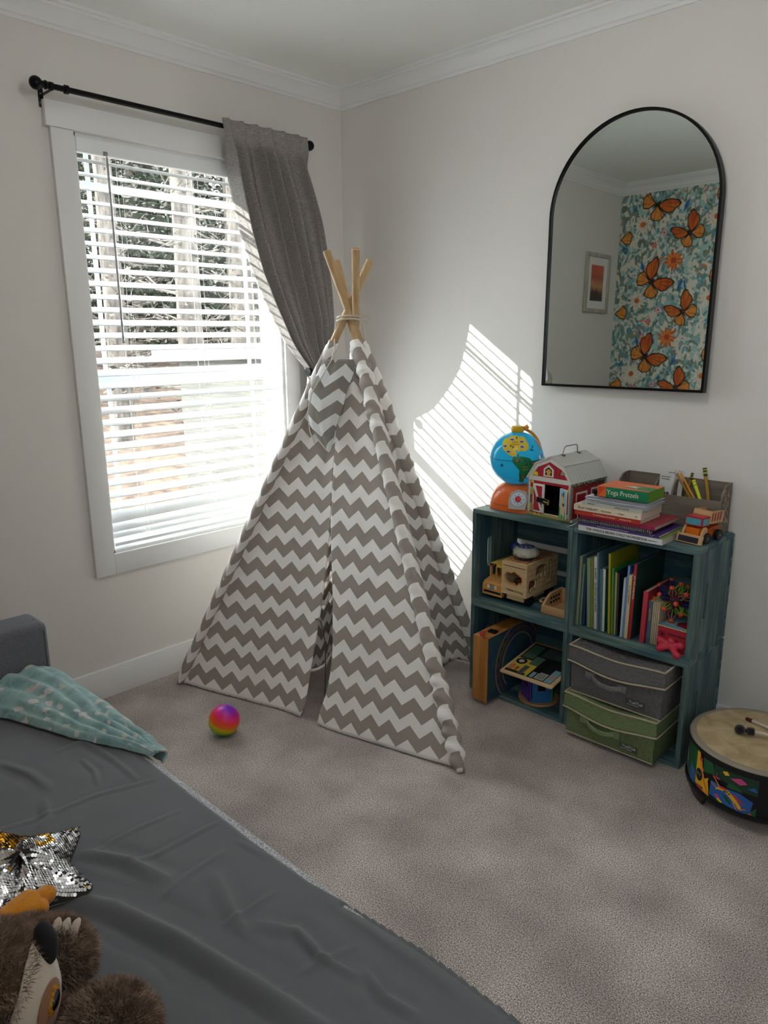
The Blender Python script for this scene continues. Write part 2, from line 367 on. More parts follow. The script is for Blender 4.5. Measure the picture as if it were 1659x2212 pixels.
# ---------------- curtain rod, curtain, holdback
m_blk = mat('black_metal', (0.06, 0.06, 0.07), 0.38, metal=0.6)
rd = thing('curtain_rod', 'black metal curtain rod with ball ends above the window', 'curtain rod', (0.09, -0.9, 2.33))
def lr(b):
    for v in b.bm.verts: v.co -= rd.location
    return b
ZR = 2.332
g = B(); g.cyl((0.09, -1.47, ZR), (0.09, -0.75, ZR), 0.0098); g.cyl((0.09, -0.95, ZR - 0.0005), (0.09, -0.31, ZR - 0.0005), 0.0078); g.cyl((0.09, -0.955, ZR), (0.09, -0.94, ZR), 0.0103)
g.cyl((0.09, -1.405, ZR), (0.09, -1.392, ZR), 0.0145, mi=0); lr(g).obj('rod', m_blk, rd)
for y, s_ in ((-1.503, 1), (-0.284, -1)):
    g = B(); g.sph((0.09, y, ZR), 0.022, n=20); g.cyl((0.09, y + s_ * .018, ZR), (0.09, y + s_ * .034, ZR), 0.012, 0.010); g.cyl((0.09, y + s_ * .03, ZR), (0.09, y + s_ * .036, ZR), 0.0145)
    lr(g).obj('finial', m_blk, rd)
for y in (-1.452, -0.335):
    g = B(); g.bb((0, y - 0.009, 2.283), (0.0035, y + 0.009, 2.352), bev=0.001); g.bb((0, y - 0.004, ZR - 0.014), (0.09, y + 0.004, ZR - 0.009)); g.cyl((0.09, y - 0.006, ZR), (0.09, y + 0.006, ZR), 0.0135)
    for dz in (2.297, 2.325): g.cyl((0.003, y, dz), (0.0055, y, dz), 0.0048, 0.003, n=10, mi=1)
    lr(g).obj('bracket', [m_blk, mat('screw_steel', (0.7, 0.7, 0.7), 0.3, 1)], rd)
def linen(name, a, b, tr=0.12):
    m, t, bs = newmat(name); N = t.nodes; L = t.links
    tc = N.new('ShaderNodeTexCoord'); mp = N.new('ShaderNodeMapping'); mp.inputs['Scale'].default_value = (900, 900, 60)
    n1 = N.new('ShaderNodeTexNoise'); n1.inputs['Scale'].default_value = 1; mp2 = N.new('ShaderNodeMapping'); mp2.inputs['Scale'].default_value = (60, 60, 1200)
    n2 = N.new('ShaderNodeTexNoise'); n2.inputs['Scale'].default_value = 1; ad = N.new('ShaderNodeMath'); ad.operation = 'ADD'
    mr = N.new('ShaderNodeMapRange'); mr.inputs['From Min'].default_value = 0.75; mr.inputs['From Max'].default_value = 1.25
    mx = N.new('ShaderNodeMix'); mx.data_type = 'RGBA'; mx.inputs['A'].default_value = (*srgb(a), 1); mx.inputs['B'].default_value = (*srgb(b), 1)
    for q, r in ((mp, n1), (mp2, n2)): L.new(tc.outputs['Object'], q.inputs[0]); L.new(q.outputs[0], r.inputs['Vector'])
    L.new(n1.outputs['Fac'], ad.inputs[0]); L.new(n2.outputs['Fac'], ad.inputs[1]); L.new(ad.outputs[0], mr.inputs['Value']); L.new(mr.outputs[0], mx.inputs['Factor'])
    L.new(mx.outputs['Result'], bs.inputs['Base Color']); bs.inputs['Roughness'].default_value = 0.9; bs.inputs['Specular IOR Level'].default_value = 0.1
    if tr:
        tl = N.new('ShaderNodeBsdfTranslucent'); L.new(mx.outputs['Result'], tl.inputs[0]); ms = N.new('ShaderNodeMixShader'); ms.inputs[0].default_value = tr
        L.new(bs.outputs[0], ms.inputs[1]); L.new(tl.outputs[0], ms.inputs[2]); L.new(ms.outputs[0], N['Material Output'].inputs[0])
    return m
m_cur = linen('curtain_linen', '#77726f', '#b3adaa', 0.12)
CLt = [(-2.36, -0.770), (-2.333, -0.768), (-2.231, -0.745), (-2.108, -0.731), (-1.928, -0.70), (-1.76, -0.65), (-1.625, -0.582), (-1.462, -0.485), (-1.36, -0.39), (-1.325, -0.350), (-1.25, -0.355), (-0.9, -0.38), (-0.02, -0.37)]
CRt = [(-2.36, -0.318), (-2.26, -0.312), (-2.166, -0.281), (-2.01, -0.236), (-1.762, -0.206), (-1.547, -0.184), (-1.36, -0.21), (-1.325, -0.24), (-1.25, -0.225), (-0.9, -0.19), (-0.02, -0.17)]
def smooth_tab(tab, x):
    return sum(interp(tab, x + d) for d in (-0.03, -0.015, 0, 0.015, 0.03)) / 5
def curf(s, v):
    z = 2.358 - v * 2.33
    l, r = smooth_tab(CLt, -z), smooth_tab(CRt, -z)
    pinch = math.exp(-((z - 1.325) / 0.12) ** 2)
    amp = 0.040 * (1 - pinch * 0.45); nf = 6.0
    ph = 2 * PI * nf * s + 0.5 * math.sin(5 * s + 2 * z)
    top = max(0, min(1, (z - 2.25) / 0.1))
    x = 0.09 + amp * math.sin(ph) + 0.010 * math.sin(2.3 * ph + 3 * z) * (1 - top) + 0.02 * (1 - top) * math.exp(-((z - 1.75) / 0.35) ** 2)
    x += 0.015 * pinch
    y = l + (r - l) * (s + 0.028 * math.sin(ph + 1.1) * (1 - 0.5 * top))
    kt = max(0, min(1, (z - 2.24) / 0.05)); x = lerp(x, 0.112 + 0.009 * math.sin(ph), kt)
    x += 0.004 * nz(s * 9, z * 6)
    return (max(x, 0.028), y, z)
g = B(); g.grid(curf, 170, 150); tag(g.obj('curtain', m_cur, ang=180, thick=0.0016), 'grey linen curtain panel pulled aside at the right of the window', 'curtain')
hb = thing('curtain_holdback', 'black metal holdback arm gathering the grey curtain', 'holdback', (0.0, -0.17, 1.325))
g = B(); g.tube([(0.003, 0.0, 0), (0.06, 0.0, 0), (0.125, -0.004, 0), (0.142, -0.02, 0), (0.145, -0.05, 0), (0.145, -0.205, 0)], 0.0075, 12); g.cyl((0, 0, 0), (0.004, 0, 0), 0.02)
g.obj('arm', m_blk, hb)
g = B(); g.cyl((0.145, -0.215, 0), (0.145, -0.199, 0), 0.021, 0.019, n=24); g.obj('end_disc', m_blk, hb)
# ================================================================ TEEPEE
def chevron(name, c1, c2, tr=0.2, per=0.110, zig=0.080, amp=0.042):
    m, t, bs = newmat(name); N = t.nodes; L = t.links
    uv = N.new('ShaderNodeUVMap'); uv.uv_map = 'uv'; sp = N.new('ShaderNodeSeparateXYZ'); L.new(uv.outputs[0], sp.inputs[0])
    def mth(op, a, b=None):
        n = N.new('ShaderNodeMath'); n.operation = op
        for i, q in enumerate((a, b)):
            if q is None: continue
            if isinstance(q, (int, float)): n.inputs[i].default_value = q
            else: L.new(q, n.inputs[i])
        return n.outputs[0]
    tri = mth('PINGPONG', sp.outputs['X'], zig / 2)
    h = mth('ADD', sp.outputs['Y'], mth('MULTIPLY', tri, amp / (zig / 2)))
    fr_ = mth('WRAP', h, per); fr_.node.inputs[2].default_value = 0.0
    st_ = mth('GREATER_THAN', fr_, per * 0.48)
    nse = N.new('ShaderNodeTexNoise'); nse.inputs['Scale'].default_value = 7; tc = N.new('ShaderNodeTexCoord'); L.new(tc.outputs['Object'], nse.inputs['Vector'])
    mx = N.new('ShaderNodeMix'); mx.data_type = 'RGBA'; mx.inputs['A'].default_value = (*srgb(c1), 1); mx.inputs['B'].default_value = (*srgb(c2), 1); L.new(st_, mx.inputs['Factor'])
    L.new(mx.outputs['Result'], bs.inputs['Base Color']); bs.inputs['Roughness'].default_value = 0.85; bs.inputs['Specular IOR Level'].default_value = 0.1
    bp = N.new('ShaderNodeBump'); bp.inputs['Strength'].default_value = 0.25; bp.inputs['Distance'].default_value = 0.02; L.new(nse.outputs['Fac'], bp.inputs['Height']); L.new(bp.outputs[0], bs.inputs['Normal'])
    tl = N.new('ShaderNodeBsdfTranslucent'); L.new(mx.outputs['Result'], tl.inputs[0]); ms = N.new('ShaderNodeMixShader'); ms.inputs[0].default_value = tr
    L.new(bs.outputs[0], ms.inputs[1]); L.new(tl.outputs[0], ms.inputs[2]); L.new(ms.outputs[0], N['Material Output'].inputs[0])
    return m
m_chev = chevron('chevron_cotton', '#fffdfb', '#b1a8a0')
m_chev2 = chevron('chevron_flap', '#e8e8e8', '#938e88', per=0.112, zig=0.080, amp=0.056)
m_pole = wood('pole_pine', '#c6a880', '#a88a60', 2, 0.5, 0.7)
tp = thing('teepee', 'grey and white chevron fabric play teepee on wooden poles', 'teepee', (0.68, -0.6, 0))
TO = Vector((0.68, -0.6, 0))
def lt(b):
    for v in b.bm.verts: v.co -= TO
    return b
F = {1: Vector((0.125, -1.16, 0.0)), 2: Vector((1.435, -0.855, 0.0)), 3: Vector((0.990, -0.120, 0.0)), 4: Vector((0.300, -0.240, 0.0))}
TT = {1: Vector((0.732, -0.549, 1.775)), 2: Vector((0.552, -0.561, 1.782)), 3: Vector((0.628, -0.684, 1.809)), 4: Vector((0.759, -0.655, 1.808))}
def pt(i, z):                       # point on pole axis at height z
    return F[i] + (TT[i] - F[i]) * (z / TT[i].z)
for i in (1, 2, 3, 4):
    d = (TT[i] - F[i]).normalized(); g = B(); rr = 0.0155
    a = F[i] + d * 0.02
    g.tube([a, lerp(a, TT[i], .5), TT[i] - d * 0.003, TT[i]], [rr, rr, rr, rr - 0.003], 18)
    lt(g).obj('pole', m_pole, tp)
ZT = 1.445
CC = Vector((0.68, -0.6, 0))
def panel(i, k, hem, sag=0.0, u0=None, u1=None, nu=50, nv=90, zt=ZT, pu=0.0, pv=0.0, wr=0.004, off=0.001, name='canvas_panel', m=None, zb=None, z_t=None, ztf=None):
    """cloth between pole i and pole k; hem = control points on the floor (x,y,z)"""
    def f(s, v):
        a0 = u0(v) if u0 else 0.0; a1 = u1(v) if u1 else 1.0
        s2 = a0 + (a1 - a0) * s
        z_top = ztf(s2) if ztf else zt
        z = z_top * v
        A, Bp = pt(i, z), pt(k, z)
        P = lerp(A, Bp, s2)
        Hh = Vector(curve(hem, s2)); P0 = lerp(F[i], F[k], s2)
        P = P + (Hh - P0) * (1 - v) ** 1.6
        n = (F[k] - F[i]).cross(Vector((0, 0, 1))).normalized()
        if n.dot(CC - F[i]) > 0: n = -n
        P = P + n * (off - sag * math.sin(PI * s2) * math.sin(PI * min(1, v * 1.1)) ** 0.8)
        e = min(1, 6 * s2 * (1 - s2) + 0.15)
        P = P + n * (wr * e * (nz(s2 * 5 + i * 7, v * 3.0, 1) + 0.6 * nz(s2 * 14 + v * 5, v * 6 + i, 2)))
        P.z = max(P.z, 0.004)
        return P
    W = (F[k] - F[i]).length; sl = math.hypot(ZT, 0.75)
    def uvf(s, v):
        a0 = u0(v) if u0 else 0.0; a1 = u1(v) if u1 else 1.0
        s2 = a0 + (a1 - a0) * s
        z_top = ztf(s2) if ztf else zt
        vv = v * z_top / ZT
        wid = lerp(W, (pt(i, ZT) - pt(k, ZT)).length, vv)
        return ((s2 - 0.5) * wid + 2.0 + pu, vv * sl + 0.5 + pv)
    g = B(); g.grid(f, nu, nv, uvf=uvf)
    return lt(g).obj(name, m or m_chev, tp, ang=180, thick=0.0012)
# front: two door flaps, closed above the slit
sv = 0.56                            # slit height fraction
def uL(v): return 0.470 + 0.046 * min(1, v / 0.3) + (0.003 if v > 0.3 else 0)
def uR(v): return interp([(0, 0.545), (0.04, 0.552), (0.09, 0.57), (0.15, 0.580), (0.22, 0.583), (0.35, 0.568), (0.56, 0.519), (0.8, 0.500), (1, 0.5)], v)
def uLt(v): return interp([(0, 0.473), (0.04, 0.488), (0.15, 0.492), (0.38, 0.514), (0.56, 0.520), (0.8, 0.502), (1, 0.502)], v)
hemF = [tuple(lerp(F[1], F[2], t)) for t in (0, .2, .4, .6, .8, 1)]
hemF = [(a, b + c, h) for (a, b, _), c, h in zip(hemF, (0, 0.015, 0.03, 0.0, 0.0, 0), (.01, .006, .006, .006, .006, .012))]
def topz(s): return 1.455 - 0.10 * math.sin(PI * min(1, max(0, s))) ** 0.7
panel(1, 2, hemF, 0.02, None, uLt, 44, 96, name='door_flap', pv=0.045, ztf=topz)
panel(1, 2, hemF, 0.02, uR, None, 44, 96, name='door_flap', pu=0.02, pv=0.050, ztf=topz)
hemR = [tuple(F[2]), (1.24, -0.66, .01), (1.044, -0.447, .01), (0.90, -0.290, .012), (0.875, -0.16, .012), tuple(F[3])]
panel(2, 3, hemR, 0.05, None, None, 60, 90, pu=0.03, pv=0.03, wr=0.007, ztf=topz)
hemB = [tuple(F[3]), (0.78, -0.16, .02), (0.55, -0.2, .02), tuple(F[4])]
panel(3, 4, hemB, 0.02, None, None, 40, 80, pv=0.05, ztf=topz)
hemL = [tuple(F[4]), (0.36, -0.45, .01), (0.46, -0.62, .01), (0.42, -0.74, .01), (0.25, -0.98, .01), tuple(F[1])]
panel(4, 1, hemL, 0.03, None, None, 60, 90, pv=0.02, pu=0.02, ztf=topz)
# sleeves around the poles
def sleeve(i, ru=0.0255, wrk=0.0028, freq=75, ph=0):
    g = B(); n = 20; NV = 200; A = F[i]; outw = (F[i] - CC).normalized() * {1: 0.004, 2: 0.018, 3: 0.006, 4: 0.010}[i]; T_ = pt(i, 1.462); d = (T_ - A).normalized(); L_ = (T_ - A).length
    up = Vector((0, 0, 1)); a = (up - d * up.dot(d)).normalized(); b = d.cross(a)
    def f(s, v):
        an = 2 * PI * s; k = v * L_
        env = 0.35 + 0.65 * max(0, nz(v * 6 + i * 3, 0.5)) * 2
        r = ru + wrk * env * math.sin(freq * k * 1.0 + 2.2 * math.sin(an + ph) + 3 * nz(k * 9, i)) + 0.002 * nz(an, k * 12)
        if v < 0.03: r *= 0.55 + 15 * v
        if v > 0.985: r *= 0.86
        P = A + outw * min(1, (1 - v) * 12) + d * (k + 0.005) + (a * math.cos(an) + b * math.sin(an)) * r
        if P.z < 0.004: P.z = 0.004
        return P
    g.grid(f, n, NV, wrap=True, uvf=lambda s, v: (s * 0.152 + 0.01, v * L_ + .04 + 0.03 * math.sin(2 * PI * s)))
    o = lt(g).obj('pole_sleeve', m_chev, tp, ang=180, thick=0.001)
sleeve(1, ru=.0225, wrk=0.0012, freq=60); sleeve(2, ru=.029, wrk=0.0045, freq=110); sleeve(3, wrk=0.0028, freq=95); sleeve(4, wrk=0.001)
# small gathered top flap in front of the door, with a cord loop
def zf(px, py): return None
n12 = (F[2] - F[1]).cross(Vector((0, 0, 1))).normalized()
if n12.dot(CC - F[1]) > 0: n12 = -n12
def fpt(u, z, o=0.02): return lerp(pt(1, z), pt(2, z), u) + n12 * o
def flf(s, v):                       # hanging triangular flap between pole 1 and the seam
    z = lerp(1.40, 1.045, v); a = interp([(0, 0.04), (0.35, 0.02), (0.7, 0.20), (1, 0.50)], v); b = interp([(0, 1.0), (0.3, 0.72), (0.7, 0.56), (1, 0.51)], v)
    return fpt(lerp(a, b, s), z, 0.026 + 0.010 * math.sin(PI * s) + 0.004 * nz(s * 4, v * 4))
g = B(); g.grid(flf, 30, 40, uvf=lambda s, v: ((s - .5) * lerp(.13, .05, v) + 3.0 + .01, 5 - v * 0.42)); lt(g).obj('top_flap', m_chev2, tp, ang=180, thick=0.001)
m_rope = mat('cotton_rope', (0.83, 0.80, 0.74), 0.8, bump=(900, 0.6))
g = B()
ap = Vector((0.668, -0.612, 1.548))
for q, (dz, rr) in enumerate(((0, 0.046), (0.012, 0.045))):
    g.tube([ap + Vector((rr * math.cos(t), rr * math.sin(t), dz + 0.006 * math.cos(t + .6))) for t in [2*PI*k/28 for k in range(29)]], 0.0035, 7)
e = ap + Vector((0.035, 0.028, 0.006))
rp = [tuple(e + Vector(q)) for q in ((0, 0, 0), (.016, .014, .012), (.030, .025, .004), (.026, .022, -.012), (.008, .012, -.010), (.008, .010, -.035), (.014, .012, -.06), (.016, .014, -.085))]
g.tube([curve(rp, k / 40) for k in range(41)], 0.003, 6)
lt(g).obj('rope_tie', m_rope, tp)
g = B()
c0 = ap + Vector((-0.03, -0.035, 0.0))
g.tube([c0, c0 + Vector((-.005, -.01, -.06)), fpt(0.36, 1.43, .035), fpt(0.34, 1.40, .036)], 0.0028, 6)
for k in range(4): g.sph(fpt(0.34 + .004 * k, 1.425 - .008 * k, .037), 0.006, n=8)
g.tube([fpt(0.34, 1.40, .036), fpt(0.20, 1.33, .040), fpt(0.12, 1.27, .042), fpt(0.165, 1.19, .040), fpt(0.26, 1.12, .036), fpt(0.34, 1.075, .030)], 0.0022, 6)
lt(g).obj('flap_cord', m_rope, tp)
g = B(); q0 = pt(1, 0.485); g.tube([q0 + n12 * .026 + Vector((.0, 0, .01)), q0 + n12 * .036 + Vector((.012, 0, .004)), q0 + n12 * .03 + Vector((.022, 0, .012))], 0.0022, 6); lt(g).obj('tie_toggle', m_rope, tp)
g = B(); g.tube([fpt(0.505, .40, .002), fpt(0.520, .39, -.015), fpt(0.535, .30, -.04), fpt(0.54, .18, -.05), fpt(0.545, .09, -.05)], 0.0022, 6); lt(g).obj('door_tie', mat('tie_grey', (0.35, 0.34, 0.33), 0.8), tp)
# ================================================================ WALLPAPER WALL, MIRROR, PICTURE
def paper_bg():
    m, t, b = newmat('wallpaper_paint'); N = t.nodes; L = t.links
    tc = N.new('ShaderNodeTexCoord'); mp = N.new('ShaderNodeMapping'); mp.inputs['Scale'].default_value = (1.35, 1, 1)
    ns = N.new('ShaderNodeTexNoise'); ns.inputs['Scale'].default_value = 9; ns.inputs['Detail'].default_value = 5
    va = N.new('ShaderNodeMix'); va.data_type = 'RGBA'; va.inputs['Factor'].default_value = 0.16
    L.new(tc.outputs['Object'], mp.inputs[0]); L.new(mp.outputs[0], ns.inputs['Vector']); L.new(mp.outputs[0], va.inputs['A']); L.new(ns.outputs['Color'], va.inputs['B'])
    vo = N.new('ShaderNodeTexVoronoi'); vo.inputs['Scale'].default_value = 30; L.new(va.outputs['Result'], vo.inputs['Vector'])
    sp = N.new('ShaderNodeSeparateColor'); L.new(vo.outputs['Color'], sp.inputs[0])
    n2 = N.new('ShaderNodeTexNoise'); n2.inputs['Scale'].default_value = 5.5; n2.inputs['Detail'].default_value = 2; L.new(mp.outputs[0], n2.inputs['Vector'])
    ad = N.new('ShaderNodeMath'); ad.operation = 'MULTIPLY_ADD'; ad.inputs[1].default_value = 0.62; L.new(sp.outputs[0], ad.inputs[0]); L.new(n2.outputs['Fac'], ad.inputs[2])
    sb = N.new('ShaderNodeMath'); sb.operation = 'SUBTRACT'; sb.inputs[1].default_value = 0.30; L.new(ad.outputs[0], sb.inputs[0])
    r = N.new('ShaderNodeValToRGB'); r.color_ramp.interpolation = 'CONSTANT'; e = r.color_ramp.elements
    cols = [(0.0, '#3f7482'), (0.12, '#8fb6b8'), (0.24, '#6f8272'), (0.33, '#a9cccb'), (0.43, '#e6dccb'), (0.56, '#5b9aa6'), (0.62, '#8d9482'), (0.69, '#e0ddd2'), (0.79, '#74b0ba'), (0.85, '#d98a5a'), (0.92, '#d98a9a'), (0.96, '#2b5f9e')]
    e[0].position = 0; e[0].color = (*srgb(cols[0][1]), 1); e[1].position = cols[1][0]; e[1].color = (*srgb(cols[1][1]), 1)
    for p_, c_ in cols[2:]: q = e.new(p_); q.color = (*srgb(c_), 1)
    L.new(sb.outputs[0], r.inputs[0]); L.new(r.outputs[0], b.inputs['Base Color']); b.inputs['Roughness'].default_value = 0.7
    return m
pm = [paper_bg(), mat('print_orange', '#e07a2c', .7, col2='#c8501f', sc=(40, 40, 14)), mat('print_black', '#2a2320', .7), mat('print_amber', '#f0a24a', .7, col2='#e08436', sc=(50, 50, 20)),
      mat('print_cream', '#f4ece0', .7, col2='#dccfbd', sc=(60, 60, 60)), mat('print_blue', '#2f6fb4', .7), mat('print_red', '#c24a3a', .7), mat('print_green', '#6d8052', .7), mat('print_pink', '#dd8fae', .7)]
g = B(); g.bb((0, RY - 0.12, 0), (VX0, RY, H)); g.bb((VX1, RY - 0.12, 0), (RX + 0.12, RY, H)); g.bb((VX0, RY - .12, 0), (VX1, RY, VZ0)); g.bb((VX0, RY - .12, VZ1), (VX1, RY, H))
lay = [0]
def stamp(pts, c, ang, sc, mi, l):
    ca, sa = math.cos(ang), math.sin(ang)
    P = [(c[0] + sc * (x * ca - y * sa), RY + 0.0003 + 0.0002 * l, c[1] + sc * (x * sa + y * ca)) for x, y in pts]
    if any(p[0] < 0.001 or p[0] > RX or p[2] < 0.13 or p[2] > 2.55 or (VX0 - .09 < p[0] < VX1 + .09 and VZ0 - .09 < p[2] < VZ1 + .09) for p in P): return
    g.poly(P, mi)
up_w = [(0.02, 0.02), (0.06, 0.24), (0.20, 0.44), (0.38, 0.56), (0.50, 0.58), (0.54, 0.50), (0.52, 0.36), (0.54, 0.22), (0.46, 0.08), (0.26, -0.01), (0.06, -0.03)]
lo_w = [(0.02, -0.02), (0.24, -0.02), (0.42, 0.02), (0.48, -0.12), (0.45, -0.24), (0.34, -0.36), (0.20, -0.42), (0.08, -0.30)]
def shrink(p, k):
    cx = sum(a for a, _ in p) / len(p); cy = sum(b for _, b in p) / len(p); return [(cx + (a - cx) * k, cy + (b - cy) * k) for a, b in p]
def butterfly(c, ang, s, fold=1.0):
    for sg, fo in ((1, 1.0), (-1, fold)):
        for w_, cc in ((up_w, 1), (lo_w, 3)):
            q = [(sg * x * fo, y) for x, y in w_]
            stamp(q, c, ang, s, 2, 6); stamp(shrink(q, 0.84), c, ang, s, cc, 7)
            for k in range(3):
                t = q[2 + k * 2 - (1 if w_ is lo_w else 0)]; r = (q[0][0], q[0][1]); n_ = Vector((-(t[1] - r[1]), t[0] - r[0])).normalized() * 0.009
                stamp([r, (t[0] * .93 + n_.x, t[1] * .93 + n_.y), (t[0] * .93 - n_.x, t[1] * .93 - n_.y)], c, ang, s, 2, 8)
    stamp([(-0.025, 0.1), (0.0, 0.16), (0.025, 0.1), (0.03, -0.05), (0.0, -0.24), (-0.03, -0.05)], c, ang, s, 2, 9)
    for sg in (1, -1): stamp([(0, .14), (sg * .16, .36), (sg * .172, .352)], c, ang, s, 2, 9)
def flower(c, s, n, m1, m2, core, lay0=2):
    for ring, (rr, k) in enumerate(((1.0, m1), (0.72, m2), (0.45, m1))):
        for i in range(n):
            a = 2 * PI * i / n + ring * 0.4 + random.uniform(-.1, .1); L_ = rr * random.uniform(.85, 1.1); wdt = 0.17 * rr
            d = (math.cos(a), math.sin(a)); q = (-d[1], d[0])
            stamp([(0, 0), (d[0] * L_ * .5 + q[0] * wdt, d[1] * L_ * .5 + q[1] * wdt), (d[0] * L_ + q[0] * wdt * .3, d[1] * L_ + q[1] * wdt * .3), (d[0] * L_ * .97 - q[0] * wdt * .4, d[1] * L_ * .97 - q[1] * wdt * .4), (d[0] * L_ * .5 - q[0] * wdt, d[1] * L_ * .5 - q[1] * wdt)], c, 0, s, k, lay0 + ring * .5)
    stamp([(0.26 * math.cos(t), 0.26 * math.sin(t)) for t in [2*PI*k/10 for k in range(10)]], c, 0, s, core, lay0 + 2)
CELL = 0.535
for ix in range(0, 7):
    for iz in range(0, 6):
        ox, oz = ix * CELL - 0.12, iz * CELL + 0.02
        butterfly((ox + 0.40, oz + 0.30), math.radians(-52), 0.235, 1.0)
        butterfly((ox + 0.12, oz + 0.08), math.radians(38), 0.21, 0.85)
        flower((ox + 0.30, oz + 0.17), 0.075, 13, 4, 4, 1, 3)
        flower((ox + 0.02, oz + 0.44), 0.075, 11, 1, 3, 6, 3)
        flower((ox + 0.47, oz + 0.10), 0.03, 7, 8, 4, 6, 1); flower((ox + 0.40, oz + 0.02), 0.03, 6, 6, 8, 3, 1)
        stamp([(0, 0), (.012, .05), (0, .10), (-.014, .05)], (ox + .34, oz + .36), .3, 1, 5, 1); stamp([(0, 0), (.014, .05), (0, .11), (-.012, .05)], (ox + .06, oz + .22), -.4, 1, 5, 1)
        for k in range(4): stamp([(0, 0), (.008, .05), (0, .10), (-.008, .05)], (ox + random.uniform(0, .5), oz + random.uniform(0, .5)), random.uniform(-.5, .5), 1, random.choice([7, 7, 5, 4]), 1)
struct(g.obj('wall_back', pm, flat=True), 'wall papered with orange butterflies and flowers on teal, seen in the mirror', 'wall')

mt = thing('arched_mirror', 'tall arched wall mirror in a slim black metal frame', 'mirror', (1.535, -0.014, 1.285), math.radians(-1.0)); mt.rotation_euler[0] = math.radians(-0.7)
def arch(w, h, n=40, r=None):
    r = w / 2; pts = [(-w/2, 0), (w/2, 0)]
    return pts + [(r * math.cos(t), h - r + r * math.sin(t)) for t in [PI * k / n for k in range(n + 1)]]
mw, mh = 0.656, 0.968
g = B(); A_ = arch(mw, mh); I_ = [(x, z) for x, z in [(-mw/2 + .009, .009), (mw/2 - .009, .009)] + [((mw/2 - .009) * math.cos(t), mh - mw/2 + (mw/2 - .009) * math.sin(t)) for t in [PI * k / 40 for k in range(41)]]]
n_ = len(A_); vs = []
for (P, y) in ((A_, -0.004), (A_, -0.034), (I_, -0.034), (I_, -0.024), (I_, -0.004)): vs.append([g.bm.verts.new((x, y, z)) for x, z in P])
for a in range(len(vs)):
    b_ = (a + 1) % len(vs)
    for i in range(n_): k = (i + 1) % n_; g.bm.faces.new((vs[a][i], vs[a][k], vs[b_][k], vs[b_][i]))
g.obj('frame', m_blk, mt, ang=30)
g = B(); m_mir = mat('mirror_silver', (0.80, 0.83, 0.82), 0.015, 1.0)
g.prism([(x, z) for x, z in I_], 0.004, fr((0, -0.026, 0), (1, 0, 0), (0, 0, 1)) @ Matrix.Diagonal((1, 1, -1, 1))); g.obj('mirror_glass', m_mir, mt, flat=True)
g = B(); g.bb((-0.28, -0.012, 0.05), (0.28, 0, 0.6)); g.obj('backing', mat('backing_board', (0.1, 0.1, 0.1), .8), mt)

pf = thing('framed_picture', 'small framed canyon picture with white mat on the window wall, seen in the mirror', 'picture', (0, -2.47, 1.91))
g = B(); fw, fh = 0.165, 0.208
for a, b_ in (((-fw, -fh), (fw, -fh + .028)), ((-fw, fh - .028), (fw, fh)), ((-fw, -fh + .0284), (-fw + .028, fh - .0284)), ((fw - .028, -fh + .0284), (fw, fh - .0284))): g.bb((0, a[0], a[1]), (0.02, b_[0], b_[1]), bev=.002)
g.obj('frame', wood('weathered_white_wood', '#c9c4ba', '#9d9588', 2), pf)
g = B(); g.bb((0, -fw + .02, -fh + .02), (0.008, fw - .02, fh - .02)); g.obj('mat_board', mat('mat_white', (0.88, 0.88, 0.88), .8), pf)
def artmat():
    m, t, b = newmat('canyon_print'); N = t.nodes; L = t.links; tc = N.new('ShaderNodeTexCoord'); s = N.new('ShaderNodeSeparateXYZ'); L.new(tc.outputs['Generated'], s.inputs[0])
    n = N.new('ShaderNodeTexNoise'); n.inputs['Scale'].default_value = 3; L.new(tc.outputs['Generated'], n.inputs['Vector']); a = N.new('ShaderNodeMath'); a.operation = 'MULTIPLY_ADD'; a.inputs[1].default_value = .35
    L.new(n.outputs['Fac'], a.inputs[0]); L.new(s.outputs['Z'], a.inputs[2]); r = N.new('ShaderNodeValToRGB'); e = r.color_ramp.elements
    e[0].position = .15; e[0].color = (*srgb('#3a3a48'), 1); e[1].position = 1.0; e[1].color = (*srgb('#c8604a'), 1)
    for p_, c_ in ((.4, '#5a4640'), (.6, '#c79468'), (.8, '#a85848')): q = e.new(p_); q.color = (*srgb(c_), 1)
    L.new(a.outputs[0], r.inputs[0]); L.new(r.outputs[0], b.inputs['Base Color']); return m
g = B(); g.bb((0.008, -0.085, -0.125), (0.0095, 0.085, 0.125)); g.obj('print', artmat(), pf)

